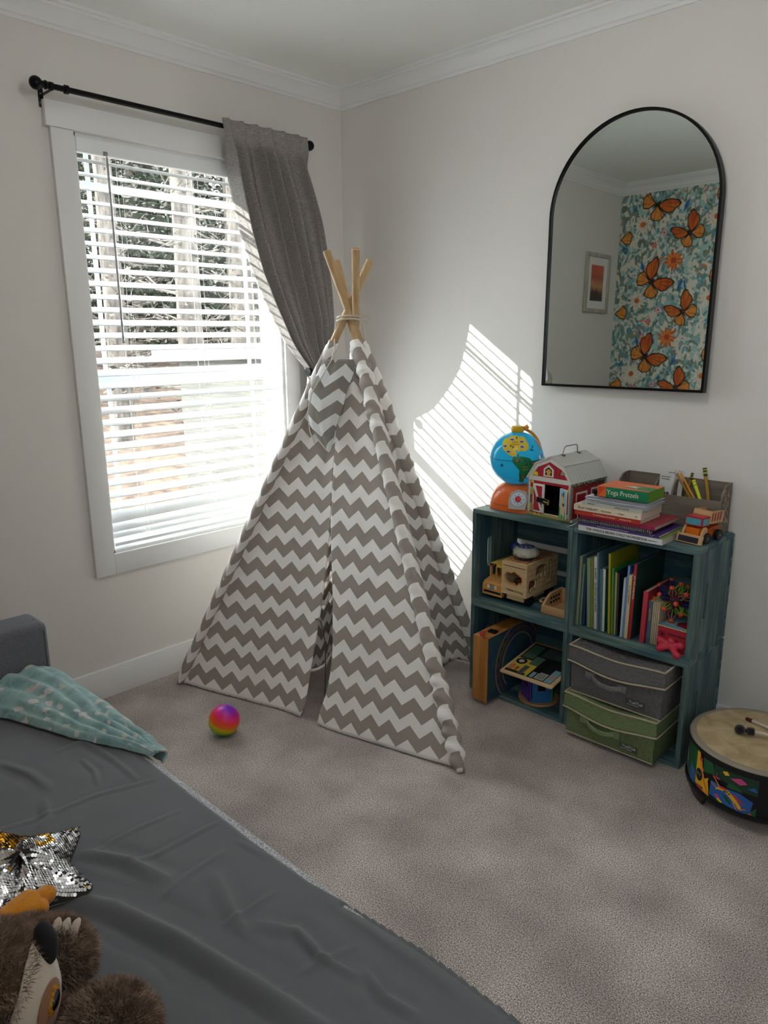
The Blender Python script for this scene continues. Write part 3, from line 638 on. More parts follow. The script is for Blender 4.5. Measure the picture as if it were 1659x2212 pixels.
# ================================================================ OUTSIDE
m_leaf = mat('woodland_litter', '#66503f', 1.0, col2='#3a2d25', sc=(5, 5, 5), bump=(8, .6))
g = B(); g.grid(lambda s, v: (lerp(-34, -0.16, s), lerp(-12, 34, v), -0.55 + 0.13 * max(0, -lerp(-34, -0.16, s) - 4) + 0.12 * nz(s * 9, v * 9)), 60, 60)
struct(g.obj('ground', m_leaf, ang=180), 'brown leaf strewn ground rising outside the window', 'ground')
m_bark = mat('bark', '#5c554f', 0.95, col2='#332e2a', sc=(14, 14, 3), bump=(30, 1.0))
m_fol = mat('evergreen_leaves', '#303a29', .9, col2='#1c2318', sc=(3, 3, 3)); m_fol2 = mat('bare_twigs', '#4a4540', .95, col2='#2f2b28', sc=(3, 3, 3))
def gz(x): return -0.55 + 0.13 * max(0, -x - 4)
def tree_src(h, r, crown, nleaf, seed, mt_, ls=1.0):
    random.seed(seed); t = thing('forest_tree', 'x', 'tree')
    g = B(); pts = [Vector((0.08 * nz(seed, k * .7) * k / 4, 0.08 * nz(seed + 9, k * .7) * k / 4, h * k / 8 - .3)) for k in range(9)]
    g.tube(pts, [r * (1 - .07 * k) for k in range(9)], 12)
    for q in range(26):
        z = random.uniform(.12, .95) * h; a = random.uniform(0, 2*PI); l = random.uniform(.6, 1.7) * (1 - .4 * z / h) * crown
        d = Vector((math.cos(a), math.sin(a), random.uniform(-.15, .5))); p = Vector((0, 0, z)); 
        g.tube([p, p + d * l * .5 + Vector((0, 0, -.05)), p + d * l], [r * .16, r * .09, .01], 5)
        for w_ in range(4):
            p2 = p + d * l * random.uniform(.3, .9); d2 = (d + Vector((random.uniform(-1, 1), random.uniform(-1, 1), random.uniform(-.4, .8)))).normalized()
            g.tube([p2, p2 + d2 * l * .35], [.012, .004], 4)
    g.obj('trunk', m_bark, t)
    g = B()
    for q in range(nleaf):
        z = random.uniform(.10, 1) * h; R_ = crown * (1.15 - z / h) * 1.5; a = random.uniform(0, 2*PI); rr = R_ * math.sqrt(random.random())
        c = Vector((rr * math.cos(a), rr * math.sin(a), z)); s_ = random.uniform(.05, .16) * ls
        a1 = Vector((random.gauss(0, 1), random.gauss(0, 1), random.gauss(0, .6))).normalized(); a2 = a1.orthogonal().normalized()
        g.poly([c + a1 * s_, c + a2 * s_ * .5, c - a1 * s_, c - a2 * s_ * .5])
    o = g.obj('foliage', mt_, t, flat=True); o['kind'] = 'stuff'
    return t
def copy_tree(t, loc, rz, sc, label, group):
    r = t.copy(); COL.objects.link(r); r.location = loc; r.rotation_euler = (0, 0, rz); r.scale = (sc, sc, sc); tag(r, label, 'tree', group)
    for ch in list(t.children): c = ch.copy(); COL.objects.link(c); c.parent = r
    return r
tA = tree_src(9, .17, 0.75, 1400, 1, m_fol2, .35); tB = tree_src(9, .12, 1.25, 9000, 2, m_fol, .85)
random.seed(5)
near = [(-5.2, 2.35, 1), (-6.6, 4.15, 1.25), (-7.6, 2.6, .9), (-8.8, 5.6, 1), (-9.5, 3.6, 1.1), (-5.9, 5.2, .8), (-10.5, 6.8, 1), (-8.1, 7.6, .9)]
Lb = 'bare grey barked tree in the woods behind the blinds'
for i, (x, y, s_) in enumerate(near):
    if i == 0: tA.location = (x, y, gz(x)); tag(tA, Lb, 'tree', 'bare trees outside the window')
    else: copy_tree(tA, (x, y, gz(x)), i * 1.3, s_, Lb, 'bare trees outside the window')
Lg = 'dark evergreen tree deep in the woods behind the blinds'
first = True
for i in range(20):
    r_, c_ = divmod(i, 5); x = -11.5 - r_ * 3.3 + random.uniform(-.2, .2); y = 1.6 + r_ * .9 + c_ * 3.3 + (1.65 if r_ % 2 else 0) + random.uniform(-.2, .2)
    if first: tB.location = (x, y, gz(x)); tag(tB, Lg, 'tree', 'evergreens at the back of the woods'); first = False
    else: copy_tree(tB, (x, y, gz(x)), random.uniform(0, 6), random.uniform(.85, 1.05), Lg, 'evergreens at the back of the woods')
hs = thing('neighbour_house', 'pale house with horizontal lap siding outside, behind the blinds', 'house', (-2.6, 2.6, -0.6))
g = B()
for k in range(11): g.box((0, 0, 0.12 + k * .17), (0.03, 2.2, .175), rot=Matrix.Rotation(-.08, 3, 'Y'))
g.bb((-1.5, -1.1, 0), (-.02, 1.1, 1.9)); g.obj('siding', mat('lap_siding', '#4c4a45', .8, col2='#383733', sc=(3, 3, 60)), hs)
g = B(); g.bb((-1.7, -1.3, 1.9), (.16, 1.3, 1.97)); g.obj('roof', mat('roof_grey', '#4a4a48', .9), hs)

# ================================================================ CRATES
def cratemat(name, a, b_, c, ax):
    m, t, bs = newmat(name); N = t.nodes; L = t.links
    tc = N.new('ShaderNodeTexCoord'); mp = N.new('ShaderNodeMapping'); s = [55, 55, 55]; s[ax] = 5; mp.inputs['Scale'].default_value = s
    mp.inputs['Location'].default_value = (3.1, 1.7, .4)
    n1 = N.new('ShaderNodeTexNoise'); n1.inputs['Scale'].default_value = 1; n1.inputs['Detail'].default_value = 6
    mp2 = N.new('ShaderNodeMapping'); s2 = [16, 16, 16]; s2[ax] = 2.4; mp2.inputs['Scale'].default_value = s2; n2 = N.new('ShaderNodeTexNoise'); n2.inputs['Scale'].default_value = 1; n2.inputs['Detail'].default_value = 3
    r1 = N.new('ShaderNodeMapRange'); r1.inputs[1].default_value = .35; r1.inputs[2].default_value = .65; r2 = N.new('ShaderNodeMapRange'); r2.inputs[1].default_value = .46; r2.inputs[2].default_value = .62
    x1 = N.new('ShaderNodeMix'); x1.data_type = 'RGBA'; x1.inputs['A'].default_value = (*srgb(a), 1); x1.inputs['B'].default_value = (*srgb(b_), 1)
    x2 = N.new('ShaderNodeMix'); x2.data_type = 'RGBA'; x2.inputs['B'].default_value = (*srgb(c), 1)
    for m_, n_ in ((mp, n1), (mp2, n2)): L.new(tc.outputs['Object'], m_.inputs[0]); L.new(m_.outputs[0], n_.inputs['Vector'])
    L.new(n1.outputs['Fac'], r1.inputs[0]); L.new(n2.outputs['Fac'], r2.inputs[0]); L.new(r1.outputs[0], x1.inputs['Factor']); L.new(r2.outputs[0], x2.inputs['Factor']); L.new(x1.outputs['Result'], x2.inputs['A'])
    L.new(x2.outputs['Result'], bs.inputs['Base Color']); bs.inputs['Roughness'].default_value = .55; bs.inputs['Specular IOR Level'].default_value = .35
    bp = N.new('ShaderNodeBump'); bp.inputs['Strength'].default_value = .25; bp.inputs['Distance'].default_value = .003; L.new(n1.outputs['Fac'], bp.inputs['Height']); L.new(bp.outputs[0], bs.inputs['Normal'])
    return m
m_cz = cratemat('stained_wood_upright', '#667f7e', '#3f5655', '#2f4e5f', 2); m_cx = cratemat('stained_wood_across', '#6d8684', '#435d5b', '#355968', 0)
CW, CH, CD, TH = 0.4565, 0.399, 0.318, 0.0175
def crate(loc, label, open_back=False):
    t = thing('wooden_crate', label, 'crate', loc, 0, None)
    # origin: front-left-bottom corner; depth +y
    for x0 in (0.0, CW - TH):                                      # end panels with a hand slot
        g = B(); hx, hz0, hz1, hy0, hy1 = x0, 0.135, 0.265, 0.085, 0.112
        n_ = 10
        sl_ = [((hy0 + hy1) / 2 + .0135 * math.cos(a), (hz1 - .0135) + .0135 * math.sin(a)) for a in [PI * k / n_ for k in range(n_ + 1)]] + [((hy0 + hy1) / 2 + .0135 * math.cos(a), (hz0 + .0135) + .0135 * math.sin(a)) for a in [PI + PI * k / n_ for k in range(n_ + 1)]]
        y0, y1, a0, a1 = 0.0, CD - .010, TH * .9, CH - TH * .9
        # outer rectangle split into two C shaped halves around the slot
        top = sl_[:n_ + 1]; bot = sl_[n_ + 1:]
        right = [(y1, a0), (y1, a1), ((hy0 + hy1) / 2, a1)] + [top[k] for k in range(n_ // 2, -1, -1)] + [bot[k] for k in range(n_, n_ // 2 - 1, -1)] + [((hy0 + hy1) / 2, a0)]
        left = [(y0, a1), (y0, a0), ((hy0 + hy1) / 2, a0)] + [bot[k] for k in range(n_ // 2, -1, -1)] + [top[k] for k in range(n_, n_ // 2 - 1, -1)] + [((hy0 + hy1) / 2, a1)]
        Mx = Matrix(((0, 0, 1, x0), (1, 0, 0, 0), (0, 1, 0, 0), (0, 0, 0, 1)))
        g.prism(right, TH, Mx); g.prism(left, TH, Mx)
        bmesh.ops.remove_doubles(g.bm, verts=g.bm.verts[:], dist=1e-5)
        fs = [f for f in g.bm.faces if all(abs(v.co.y - (hy0 + hy1) / 2) < 1e-4 for v in f.verts)]
        bmesh.ops.delete(g.bm, geom=fs, context='FACES')
        g.obj('end_panel', m_cz, t, flat=True)
    ws = [0.076, 0.076, 0.076, 0.072]; y = 0.0
    for k, w_ in enumerate(ws):
        for z in (0, CH - TH):
            e0 = 0.0 if k % 2 == 0 else -0.0015
            g = B(); g.bb((-e0 * .5, y, z), (CW + e0, y + w_, z + TH), bev=.0012); g.obj('slat', m_cx, t)
        y += w_ + 0.0055
    for z0, z1 in (((0.004, .085), (.108, .185), (.212, .288), (.318, .395)) if open_back else ((0.004, .098), (.101, .198), (.201, .298), (.301, .395))):
        g = B(); g.bb((0.0006, CD - .009, z0), (CW + .004 - .0006, CD, z1), bev=.001); g.obj('back_slat', m_cx, t)
    return t
X1, X2, YF = 1.083, 1.5425, -0.324
crate((X1, YF, 0.0), 'bottom left teal stained crate holding the folded wooden board case')
crate((X2, YF, 0.0), 'bottom right teal stained crate holding the two fabric bins')
crate((X1, YF, 0.3995), 'upper left teal stained crate holding the wooden toy vehicles', True)
crate((X2, YF, 0.3995), 'upper right teal stained crate holding the row of books')
# ================================================================ THINGS IN THE CRATES
SH = 0.3995 + TH + 0.0005           # top of the upper shelf boards
m_birch = wood('birch', '#d9bf97', '#c6a678', 0, .5, .6); m_pine = wood('pine_orange', '#c98f4f', '#a86c30', 2, .45, .5); m_beech = wood('beech', '#cda67c', '#b98d60', 0, .5, .6)
m_wheel = mat('black_rubber', (0.03, 0.03, 0.03), .5); m_white = mat('white_plastic', (0.80, 0.80, 0.77), .35); m_dark = mat('dark_inside', (0.02, 0.02, 0.02), .9)
m_steel = mat('steel', (0.75, 0.75, 0.75), .3, 1.0)
def C(name, col, r=.5, **k): return mat(name, col, r, **k)
# --- school-bus toy
t = thing('toy_bus', 'wooden toy bus with striped front grille beside the animal truck', 'toy bus', (1.112, -0.285, SH))
g = B(); prof = [(0, .014), (0, .055), (.012, .066), (.050, .078), (.056, .128), (.22, .128), (.22, .014)]
M_ = Matrix(((0, 0, 1, 0), (1, 0, 0, 0), (0, 1, 0, 0), (0, 0, 0, 1)))
g.prism([(0, .014), (0, .055), (.012, .068), (.055, .078), (.22, .078), (.22, .014)], .098, M_); g.obj('body', wood('bus_wood', '#d9a35c', '#c48a42', 0, .4, .5), t, flat=False, ang=30)
g = B()
for x0 in (0, .090): g.bb((x0, .050, .07), (x0 + .008, .060, .132)); g.bb((x0, .120, .07), (x0 + .008, .135, .132)); g.bb((x0, .205, .07), (x0 + .008, .22, .132))
g.bb((0.03, .050, .07), (.036, .056, .132)); g.obj('window_posts', wood('bus_wood2', '#dcae6e', '#c8924c', 2, .4, .5), t)
g = B(); g.bb((0, .050, .122), (.098, .22, .136), bev=.003); g.obj('roof', C('bus_yellow', '#d8b24a'), t)
g = B(); g.bb((0.002, .0485, .124), (.096, .0500, .134)); g.bb((.035, .0478, .123), (.065, .0486, .1345), mi=1)
for x in (.01, .022, .078, .09): g.cyl((x, .0486, .129), (x, .0475, .129), .0035, n=10, mi=2)
g.obj('sign_strip', [C('print_black2', '#1d1a18'), C('bus_yellow'if 0 else 'sign_yellow', '#e0c050'), C('lamp_red', '#c03040')], t)
g = B(); g.bb((.012, -.0012, .040), (.088, 0, .062)); g.bb((.026, -.0018, .043), (.072, -.001, .059), mi=1); g.bb((.008, -.0015, .024), (.092, 0, .033), mi=2)
for k in range(5): g.bb((.038 + k * .005, -.0024, .041), (.0402 + k * .005, -.0016, .062), mi=2)
g.obj('grille', [C('print_orange2', '#d9934c'), C('print_white', '#d8d6cf'), m_wheel], t)
for y in (.045, .175):
    for x in (-.004, .090): g = B(); g.cyl((x, y, .016), (x + .012, y, .016), .016, n=18); g.obj('wheel', m_wheel, t)
# --- animal rescue truck with cut-outs
t = thing('shape_sorting_truck', 'wooden animal truck box with animal shaped cut outs and black wheels', 'toy truck', (1.214, -0.297, SH))
L_, W_, Z0, Z1 = 0.235, 0.120, 0.047, 0.178; th = .008
blob = [(-.036, -.012), (-.040, .004), (-.032, .018), (-.022, .020), (-.012, .017), (-.004, .022), (.004, .027), (.012, .020), (.022, .016), (.034, .010), (.038, -.002), (.032, -.014), (.020, -.016), (.016, -.024), (.006, -.026), (.002, -.018), (-.008, -.020), (-.018, -.022), (-.028, -.018)]
def cutpanel(g, W0, H0, holes, d, M, mi=0):
    """flat panel with holes: triangulated between outer rectangle and hole outlines"""
    from mathutils.geometry import delaunay_2d_cdt
    V = [Vector((0, 0)), Vector((W0, 0)), Vector((W0, H0)), Vector((0, H0))]; Ed = [(0, 1), (1, 2), (2, 3), (3, 0)]; loops = []
    for h_ in holes:
        b0 = len(V); V += [Vector(q) for q in h_]; Ed += [(b0 + i, b0 + (i + 1) % len(h_)) for i in range(len(h_))]; loops.append(h_)
    vo, eo, fo, *_ = delaunay_2d_cdt(V, Ed, [], 1, 1e-6)
    def inside(p, h_):
        c = False
        for i in range(len(h_)):
            (x1, y1), (x2, y2) = h_[i], h_[i-1]
            if (y1 > p[1]) != (y2 > p[1]) and p[0] < (x2 - x1) * (p[1] - y1) / (y2 - y1) + x1: c = not c
        return c
    n0 = len(g.bm.faces); f3 = []
    for z in (0, d):
        vs = [g.bm.verts.new(M @ Vector((v[0], v[1], z))) for v in vo]; f3.append(vs)
        for f in fo:
            c = sum((vo[i] for i in f), Vector((0, 0))) / len(f)
            if any(inside(c, h_) for h_ in loops): continue
            g.bm.faces.new([vs[i] for i in f])
    for h_ in [[(0, 0), (W0, 0), (W0, H0), (0, H0)]] + loops:
        a = [g.bm.verts.new(M @ Vector((x, y, 0))) for x, y in h_]; b_ = [g.bm.verts.new(M @ Vector((x, y, d))) for x, y in h_]
        for i in range(len(h_)): k = (i + 1) % len(h_); g.bm.faces.new((a[i], a[k], b_[k], b_[i]))
    g._fin(n0, mi)
def off(poly, c, s=1.0, sx=1): return [(c[0] + x * s * sx, c[1] + y * s) for x, y in poly]
elephant = [(-.03, -.028), (-.034, -.004), (-.028, .016), (-.012, .022), (.012, .020), (.026, .016), (.032, .002), (.030, -.028), (.020, -.028), (.018, -.010), (.006, -.012), (.004, -.024), (-.006, -.024), (-.008, -.012), (-.018, -.014), (-.020, -.028)]
lion = [(-.024, -.026), (-.027, .002), (-.020, .018), (-.008, .016), (-.002, .024), (.004, .014), (.016, .014), (.024, .020), (.025, -.004), (.016, -.022), (.008, -.014), (-.004, -.018), (-.014, -.028)]
giraffe = [(-.010, -.045), (-.012, -.018), (-.004, .010), (-.002, .036), (-.010, .046), (0, .052), (.010, .046), (.012, .02), (.010, -.016), (.014, -.045), (.004, -.045), (.001, -.026), (-.003, -.045)]
g = B(); cutpanel(g, W_, Z1 - Z0, [off(blob, (.058, .068), 1.05)], th, fr((0, 0, Z0), (1, 0, 0), (0, 0, 1)) @ Matrix.Translation((0, 0, -th)))
g.obj('front_panel', m_birch, t, flat=True)
side_h = [off(lion, (.045, .045), 1.05), off(elephant, (.105, .090), 1.15), off(giraffe, (.172, .070), 1.05)]
g = B(); cutpanel(g, L_ - th, Z1 - Z0, [off(h_, (-th, 0)) for h_ in side_h], th, fr((W_ - th, th, Z0), (0, 1, 0), (0, 0, 1)))
cutpanel(g, L_ - th, Z1 - Z0, [], th, fr((0, th, Z0), (0, 1, 0), (0, 0, 1))); g.bb((th, L_ - th, Z0), (W_ - th, L_, Z1)); g.bb((.001, .001, Z0 - .004), (W_ - .001, L_ - .001, Z0)); g.obj('side_panel', m_birch, t, flat=True)
def outline(g, poly, M, w_, mi, z=.0006):
    n_ = len(poly); cx = sum(p[0] for p in poly) / n_; cy = sum(p[1] for p in poly) / n_
    for i in range(n_):
        a, b_ = Vector(poly[i]), Vector(poly[(i + 1) % n_]); d = (b_ - a); l = d.length
        if l < 1e-6: continue
        nn = Vector((d.y, -d.x)) / l
        if nn.dot((a + b_) / 2 - Vector((cx, cy))) < 0: nn = -nn
        e = d / l * w_ * .35
        g.poly([M @ Vector((*(a - e), z)), M @ Vector((*(b_ + e), z)), M @ Vector((*(b_ + e + nn * w_), z)), M @ Vector((*(a - e + nn * w_), z))], mi)
g = B(); Mf = fr((0, 0, Z0), (1, 0, 0), (0, 0, 1)); outline(g, off(blob, (.058, .068), 1.05), Mf, .0045, 0)
Ms = fr((W_, 0, Z0), (0, 1, 0), (0, 0, 1))
for h_ in side_h: outline(g, h_, Ms, .0022, 1)
for k in range(1, 6): g.poly([Ms @ Vector(q) for q in ((0.004, k * .0215, .0004), (L_ - .004, k * .0215, .0004), (L_ - .004, k * .0215 + .0009, .0004), (0.004, k * .0215 + .0009, .0004))], 1)
for (x0, x1, z) in ((.006, .028, .100), (.085, .114, .100), (.006, .022, .044), (.094, .114, .044), (.006, .028, .021), (.092, .114, .021)): g.poly([Mf @ Vector(q) for q in ((x0, z, .0004), (x1, z, .0004), (x1, z + .001, .0004), (x0, z + .001, .0004))], 0)
g.bb((.008, -.0008, Z1 - .0145), (W_ - .008, 0, Z1 - .0125), mi=2)
g.obj('painted_outlines', [C('outline_orange', '#d4884a'), C('outline_brown', '#5b3a30'), m_dark], t, flat=True)
g = B(); g.bb((0, 0, Z1), (W_, L_, Z1 + .005), bev=.002); g.obj('lid', m_birch, t)
def giraffemat():
    m, tt, b = newmat('giraffe_print'); N = tt.nodes; L = tt.links; v = N.new('ShaderNodeTexVoronoi'); v.feature = 'DISTANCE_TO_EDGE'; v.inputs['Scale'].default_value = 32; tc = N.new('ShaderNodeTexCoord'); L.new(tc.outputs['Object'], v.inputs['Vector'])
    g_ = N.new('ShaderNodeMath'); g_.operation = 'GREATER_THAN'; g_.inputs[1].default_value = .045; L.new(v.outputs['Distance'], g_.inputs[0]); x = N.new('ShaderNodeMix'); x.data_type = 'RGBA'
    x.inputs['A'].default_value = (*srgb('#d8b48a'), 1); x.inputs['B'].default_value = (*srgb('#b5713c'), 1); L.new(g_.outputs[0], x.inputs['Factor']); L.new(x.outputs['Result'], b.inputs['Base Color']); return m
g = B(); g.bb((.008, .010, Z1 + .005), (W_ - .008, L_ - .010, Z1 + .0056)); g.obj('roof_print', giraffemat(), t)
g = B(); g.bb((.020, .012, .020), (W_ - .020, L_ - .012, Z0 - .002)); g.obj('chassis', m_birch, t)
for y in (.042, .190):
    for x in (.004, W_ - .018): g = B(); g.cyl((x, y, .0235), (x + .014, y, .0235), .0235, n=24); g.cyl((x - .001, y, .0235), (x + .015, y, .0235), .003, n=10, mi=1); g.obj('wheel', [m_wheel, m_steel], t)
g = B(); g.sph((.05, .06, Z0 + .035), (.028, .02, .02), n=14); g.sph((.075, .05, Z0 + .05), (.014, .012, .014), n=12); g.obj('animal_block', C('bear_brown', '#5a3c28'), t)
text('Melissa & Doug', .0125, fr((.026, -.0006, Z0 + .014), (1, 0, -.03), (0, 0, 1)), C('ink', '#2a2420'), t)
# --- round light up toy on the truck lid
t = thing('lighted_spinner_toy', 'round white and blue plastic toy with a blue ball knob, lying on the animal truck', 'toy', (1.280, -0.225, SH + Z1 + .0056))
g = B(); g.lathe([(0, 0), (.030, 0), (.033, .003), (.033, .010), (.028, .014), (0, .014)], 32); g.obj('stand', C('navy_plastic', '#232c4e', .35), t)
g = B(); g.lathe([(0, .013), (.040, .013), (.049, .020), (.052, .030), (.050, .040), (.040, .050), (.034, .052), (0, .052)], 40)
for k in range(8):
    a = 2 * PI * k / 8; g.box((.0505 * math.cos(a), .0505 * math.sin(a), .029), (.004, .021, .019), rot=Matrix.Rotation(a, 3, 'Z'), bev=.002)
g.obj('case', C('cream_plastic', '#b9b7ab', .35), t)
g = B(); g.lathe([(0, .0525), (.035, .0525), (.035, .0535), (0, .054)], 8, M=Matrix.Rotation(.3, 4, 'Z'))
for k in range(7): a = 2 * PI * k / 6; r_ = 0 if k == 6 else .020; g.sph((r_ * math.cos(a), r_ * math.sin(a), .054), (.0075, .0075, .006), n=12)
g.obj('bubble_pad', C('pad_blue', '#5c6794', .4), t)
g = B(); g.sph((-.064, .018, .038), .019, n=20); g.cyl((-.05, .014, .036), (-.04, .01, .034), .006); g.obj('ball_knob', C('royal_blue', '#2d3f86', .3), t)
text('SPIN', .010, fr((-.044, .006, .0535), (.35, -1, 0), (1, .35, 0)), C('ink', '#2a2420'), t) if 0 else None
# --- wooden cart at the right
t = thing('toy_wagon', 'light wooden toy wagon with a looped pull beside the animal truck', 'toy wagon', (1.40, -0.29, SH))
g = B(); pr = [(0, .004), (.004, 0), (.11, 0), (.12, .01), (.12, .062), (.075, .062), (.020, .036), (0, .022)]
for x in (0, .112): g.prism([(y, z) for y, z in [(0, .006), (.006, 0), (.15, 0), (.15, .070), (.060, .070), (.045, .064), (.012, .040), (.002, .030)]], .010, Matrix(((0, 0, 1, x), (1, 0, 0, 0), (0, 1, 0, 0), (0, 0, 0, 1))))
g.bb((.010, .001, .004), (.112, .010, .036), bev=.003); g.bb((.010, .005, 0), (.112, .15, .008)); g.bb((.010, .140, .004), (.112, .15, .07)); g.obj('wagon_body', m_beech, t, ang=30)
g = B(); g.tube([(.0 - .022 * math.sin(a) - .004, .045 + .028 * math.cos(a), .040) for a in [PI * k / 12 for k in range(13)]], .004, 8); g.obj('loop', m_beech, t)
g = B()
for k in range(4):
    for j in range(2): g.cyl((.0085, .055 + k * .02, .05 - j * .018), (.0125, .055 + k * .02, .05 - j * .018), .005, n=10)
g.obj('peg_holes', m_dark, t)

# --- lower left: folded board case, puzzle board, sorter
t = thing('wooden_play_case', 'folded two piece wooden train board case sticking out of the bottom left crate', 'toy case', (1.168, -0.418, TH + .0005))
for k, x0 in enumerate((0, .0372)):
    g = B(); g.bb((x0, 0, 0), (x0 + .0362, .36, .283), bev=.0018); g.bb((x0 + .03 if k else x0, .012, .01), (x0 + .0367 if k else x0 + .006, .35, .272), mi=0)
    o = g.obj('case_half', m_pine, t)
g = B(); Mq = fr((.0740, .02, .012), (0, 1, 0), (0, 0, 1)); g.poly([Mq @ Vector(q) for q in ((-.018, -.011, 0), (.338, -.011, 0), (.338, .270, 0), (-.018, .270, 0))], 0)
for rr, mi in ((.17, 1), (.145, 2), (.12, 1)):
    pts = [(0.20 + rr * math.cos(a) * .95, .11 + rr * 1.0 * math.sin(a)) for a in [PI * .1 + PI * 1.15 * k / 24 for k in range(25)]]
    for a_, b_ in zip(pts, pts[1:]):
        d = (Vector(b_) - Vector(a_)).normalized(); nn = Vector((-d.y, d.x)) * .0035
        P = [Vector(a_) + nn, Vector(b_) + nn, Vector(b_) - nn, Vector(a_) - nn]
        P = [(min(max(p.x, -.017), .337), min(max(p.y, -.010), .269)) for p in P]
        g.poly([Mq @ Vector((p[0], p[1], .0005)) for p in P], mi)
for k in range(22):
    a = PI * .15 + PI * 1.05 * k / 22; c = Vector((.20 + .157 * math.cos(a) * .95, .11 + .157 * math.sin(a)))
    if -.01 < c.x < .33 and -.0 < c.y < .26: g.poly([Mq @ Vector((c.x + dx, c.y + dy, .0008)) for dx, dy in ((-.006, -.004), (.006, -.004), (.006, .004), (-.006, .004))], 2 if k % 2 else 3)
g.obj('painted_track', [mat('painted_scene', '#33564a', .6, col2='#27406b', sc=(14, 14, 14)), C('rail_tan', '#9a7c5a'), C('rail_rust', '#7d4334'), C('dark_navy', '#1d2240')], t, flat=True)
g = B(); g.tube([(.030, .012, .285), (.034, .0, .298), (.044, .01, .290), (.052, -.004, .286), (.060, .006, .283)], .0035, 8); g.tube([(.030, .012, .285), (.024, .02, .294), (.036, .03, .297), (.044, .01, .290)], .003, 8); g.obj('red_ribbon', C('ribbon_red', '#c22f45'), t)
g = B(); g.bb((.030, .055, .2832), (.068, .082, .2925), bev=.003); g.obj('latch', C('latch_black', '#1c1c1e', .4), t)
ts = thing('shape_sorter', 'small purple and blue box shape sorter on a round wooden base', 'shape sorter', (1.372, -0.232, TH + .0005))
g = B(); g.lathe([(0, 0), (.082, 0), (.084, .004), (.082, .009), (0, .009)], 40); g.obj('round_base', m_beech, ts)
cols_ = [('sorter_purple', '#5a3fa0'), ('sorter_blue', '#2a6cab'), ('sorter_green', '#3f8a56'), ('sorter_yellow', '#d0b040'), ('sorter_red', '#b23346')]
for k in range(5):
    a0 = math.radians(-152 + 72 * k); a1 = a0 + math.radians(64); r_ = .072
    p0 = Vector((r_ * math.cos(a0), r_ * math.sin(a0), .009)); p1 = Vector((r_ * math.cos(a1), r_ * math.sin(a1), .009)); w_ = (p1 - p0).length
    g = B(); c = (w_ / 2, .068)
    hole = [[(c[0] + .017 * math.cos(a) , c[1] + .019 * math.sin(a)) for a in [2*PI*j/8 + .3 for j in range(8)]], [(c[0] - .016, c[1] - .017), (c[0] + .016, c[1] - .017), (c[0] + .016, c[1] + .017), (c[0] - .016, c[1] + .017)]][k % 2]
    cutpanel(g, w_, .125, [hole, [(c[0] - .018, .112), (c[0] + .018, .112), (c[0] + .018, .122), (c[0] - .018, .122)]], .006, fr(p0, p1 - p0, (0, 0, 1)) @ Matrix.Translation((0, 0, -.006)))
    g.obj('panel', C(*cols_[k], .5), ts, flat=True)
g = B(); g.cyl((0, 0, .009), (0, 0, .134), .045, n=24); g.obj('core', m_dark, ts)
g = B(); g.lathe([(0, .134), (.078, .134), (.078, .142), (0, .142)], 40); g.obj('round_lid', m_beech, ts)
t = thing('puzzle_board', 'wooden latch puzzle board with a yellow car picture, lying on the shape sorter', 'puzzle board', (1.285, -0.395, .163), 0)
t.rotation_euler = (0.12, 0.0, math.radians(1.5))
g = B(); g.box((.118, .140, .006), (.236, .280, .012), bev=.005); g.obj('board', m_birch, t)
g = B(); Mq = Matrix.Translation((0, 0, .0123))
def rect(x0, y0, x1, y1, mi, l=0): g.poly([Mq @ Vector((x0, y0, l * .0003)), Mq @ Vector((x1, y0, l * .0003)), Mq @ Vector((x1, y1, l * .0003)), Mq @ Vector((x0, y1, l * .0003))], mi)
def disc(x, y, rx, ry, mi, l, n=18): g.poly([Mq @ Vector((x + rx * math.cos(2*PI*k/n), y + ry * math.sin(2*PI*k/n), l * .0003)) for k in range(n)], mi)
rect(.014, .014, .222, .262, 0); rect(.015, .030, .105, .13, 1, 1); disc(.040, .105, .023, .023, 2, 3); disc(.040, .105, .012, .012, 3, 4); disc(.028, .048, .010, .024, 4, 3); disc(.028, .048, .007, .017, 8, 4)
disc(.052, .052, .007, .012, 4, 3); rect(.047, .028, .050, .045, 2, 3); rect(.055, .028, .058, .045, 2, 3)
rect(.070, .020, .092, .085, 5, 3); rect(.102, .016, .114, .120, 1, 2); rect(.122, .02, .138, .075, 6, 2); rect(.120, .06, .150, .16, 2, 3); rect(.075, .10, .115, .17, 7, 3); rect(.145, .020, .185, .070, 3, 2)
for k in range(5): rect(.150, .026 + k * .008, .182, .029 + k * .008, 2, 4)
rect(.190, .016, .220, .115, 6, 2); disc(.205, .06, .008, .012, 8, 4); rect(.02, .14, .07, .25, 7, 2); rect(.085, .18, .21, .255, 5, 2); disc(.16, .21, .03, .02, 7, 4)
g.obj('picture', [C('pz_black', '#1c1e20'), C('pz_yellow', '#c9b23a'), C('pz_tire', '#101010'), C('pz_white', '#bdbab2'), C('pz_red', '#b0424a'), C('pz_grey', '#50585a'), C('pz_lightblue', '#7fa6ae'), C('pz_green', '#4b6a58'), C('pz_salmon', '#c97a68')], t, flat=True)

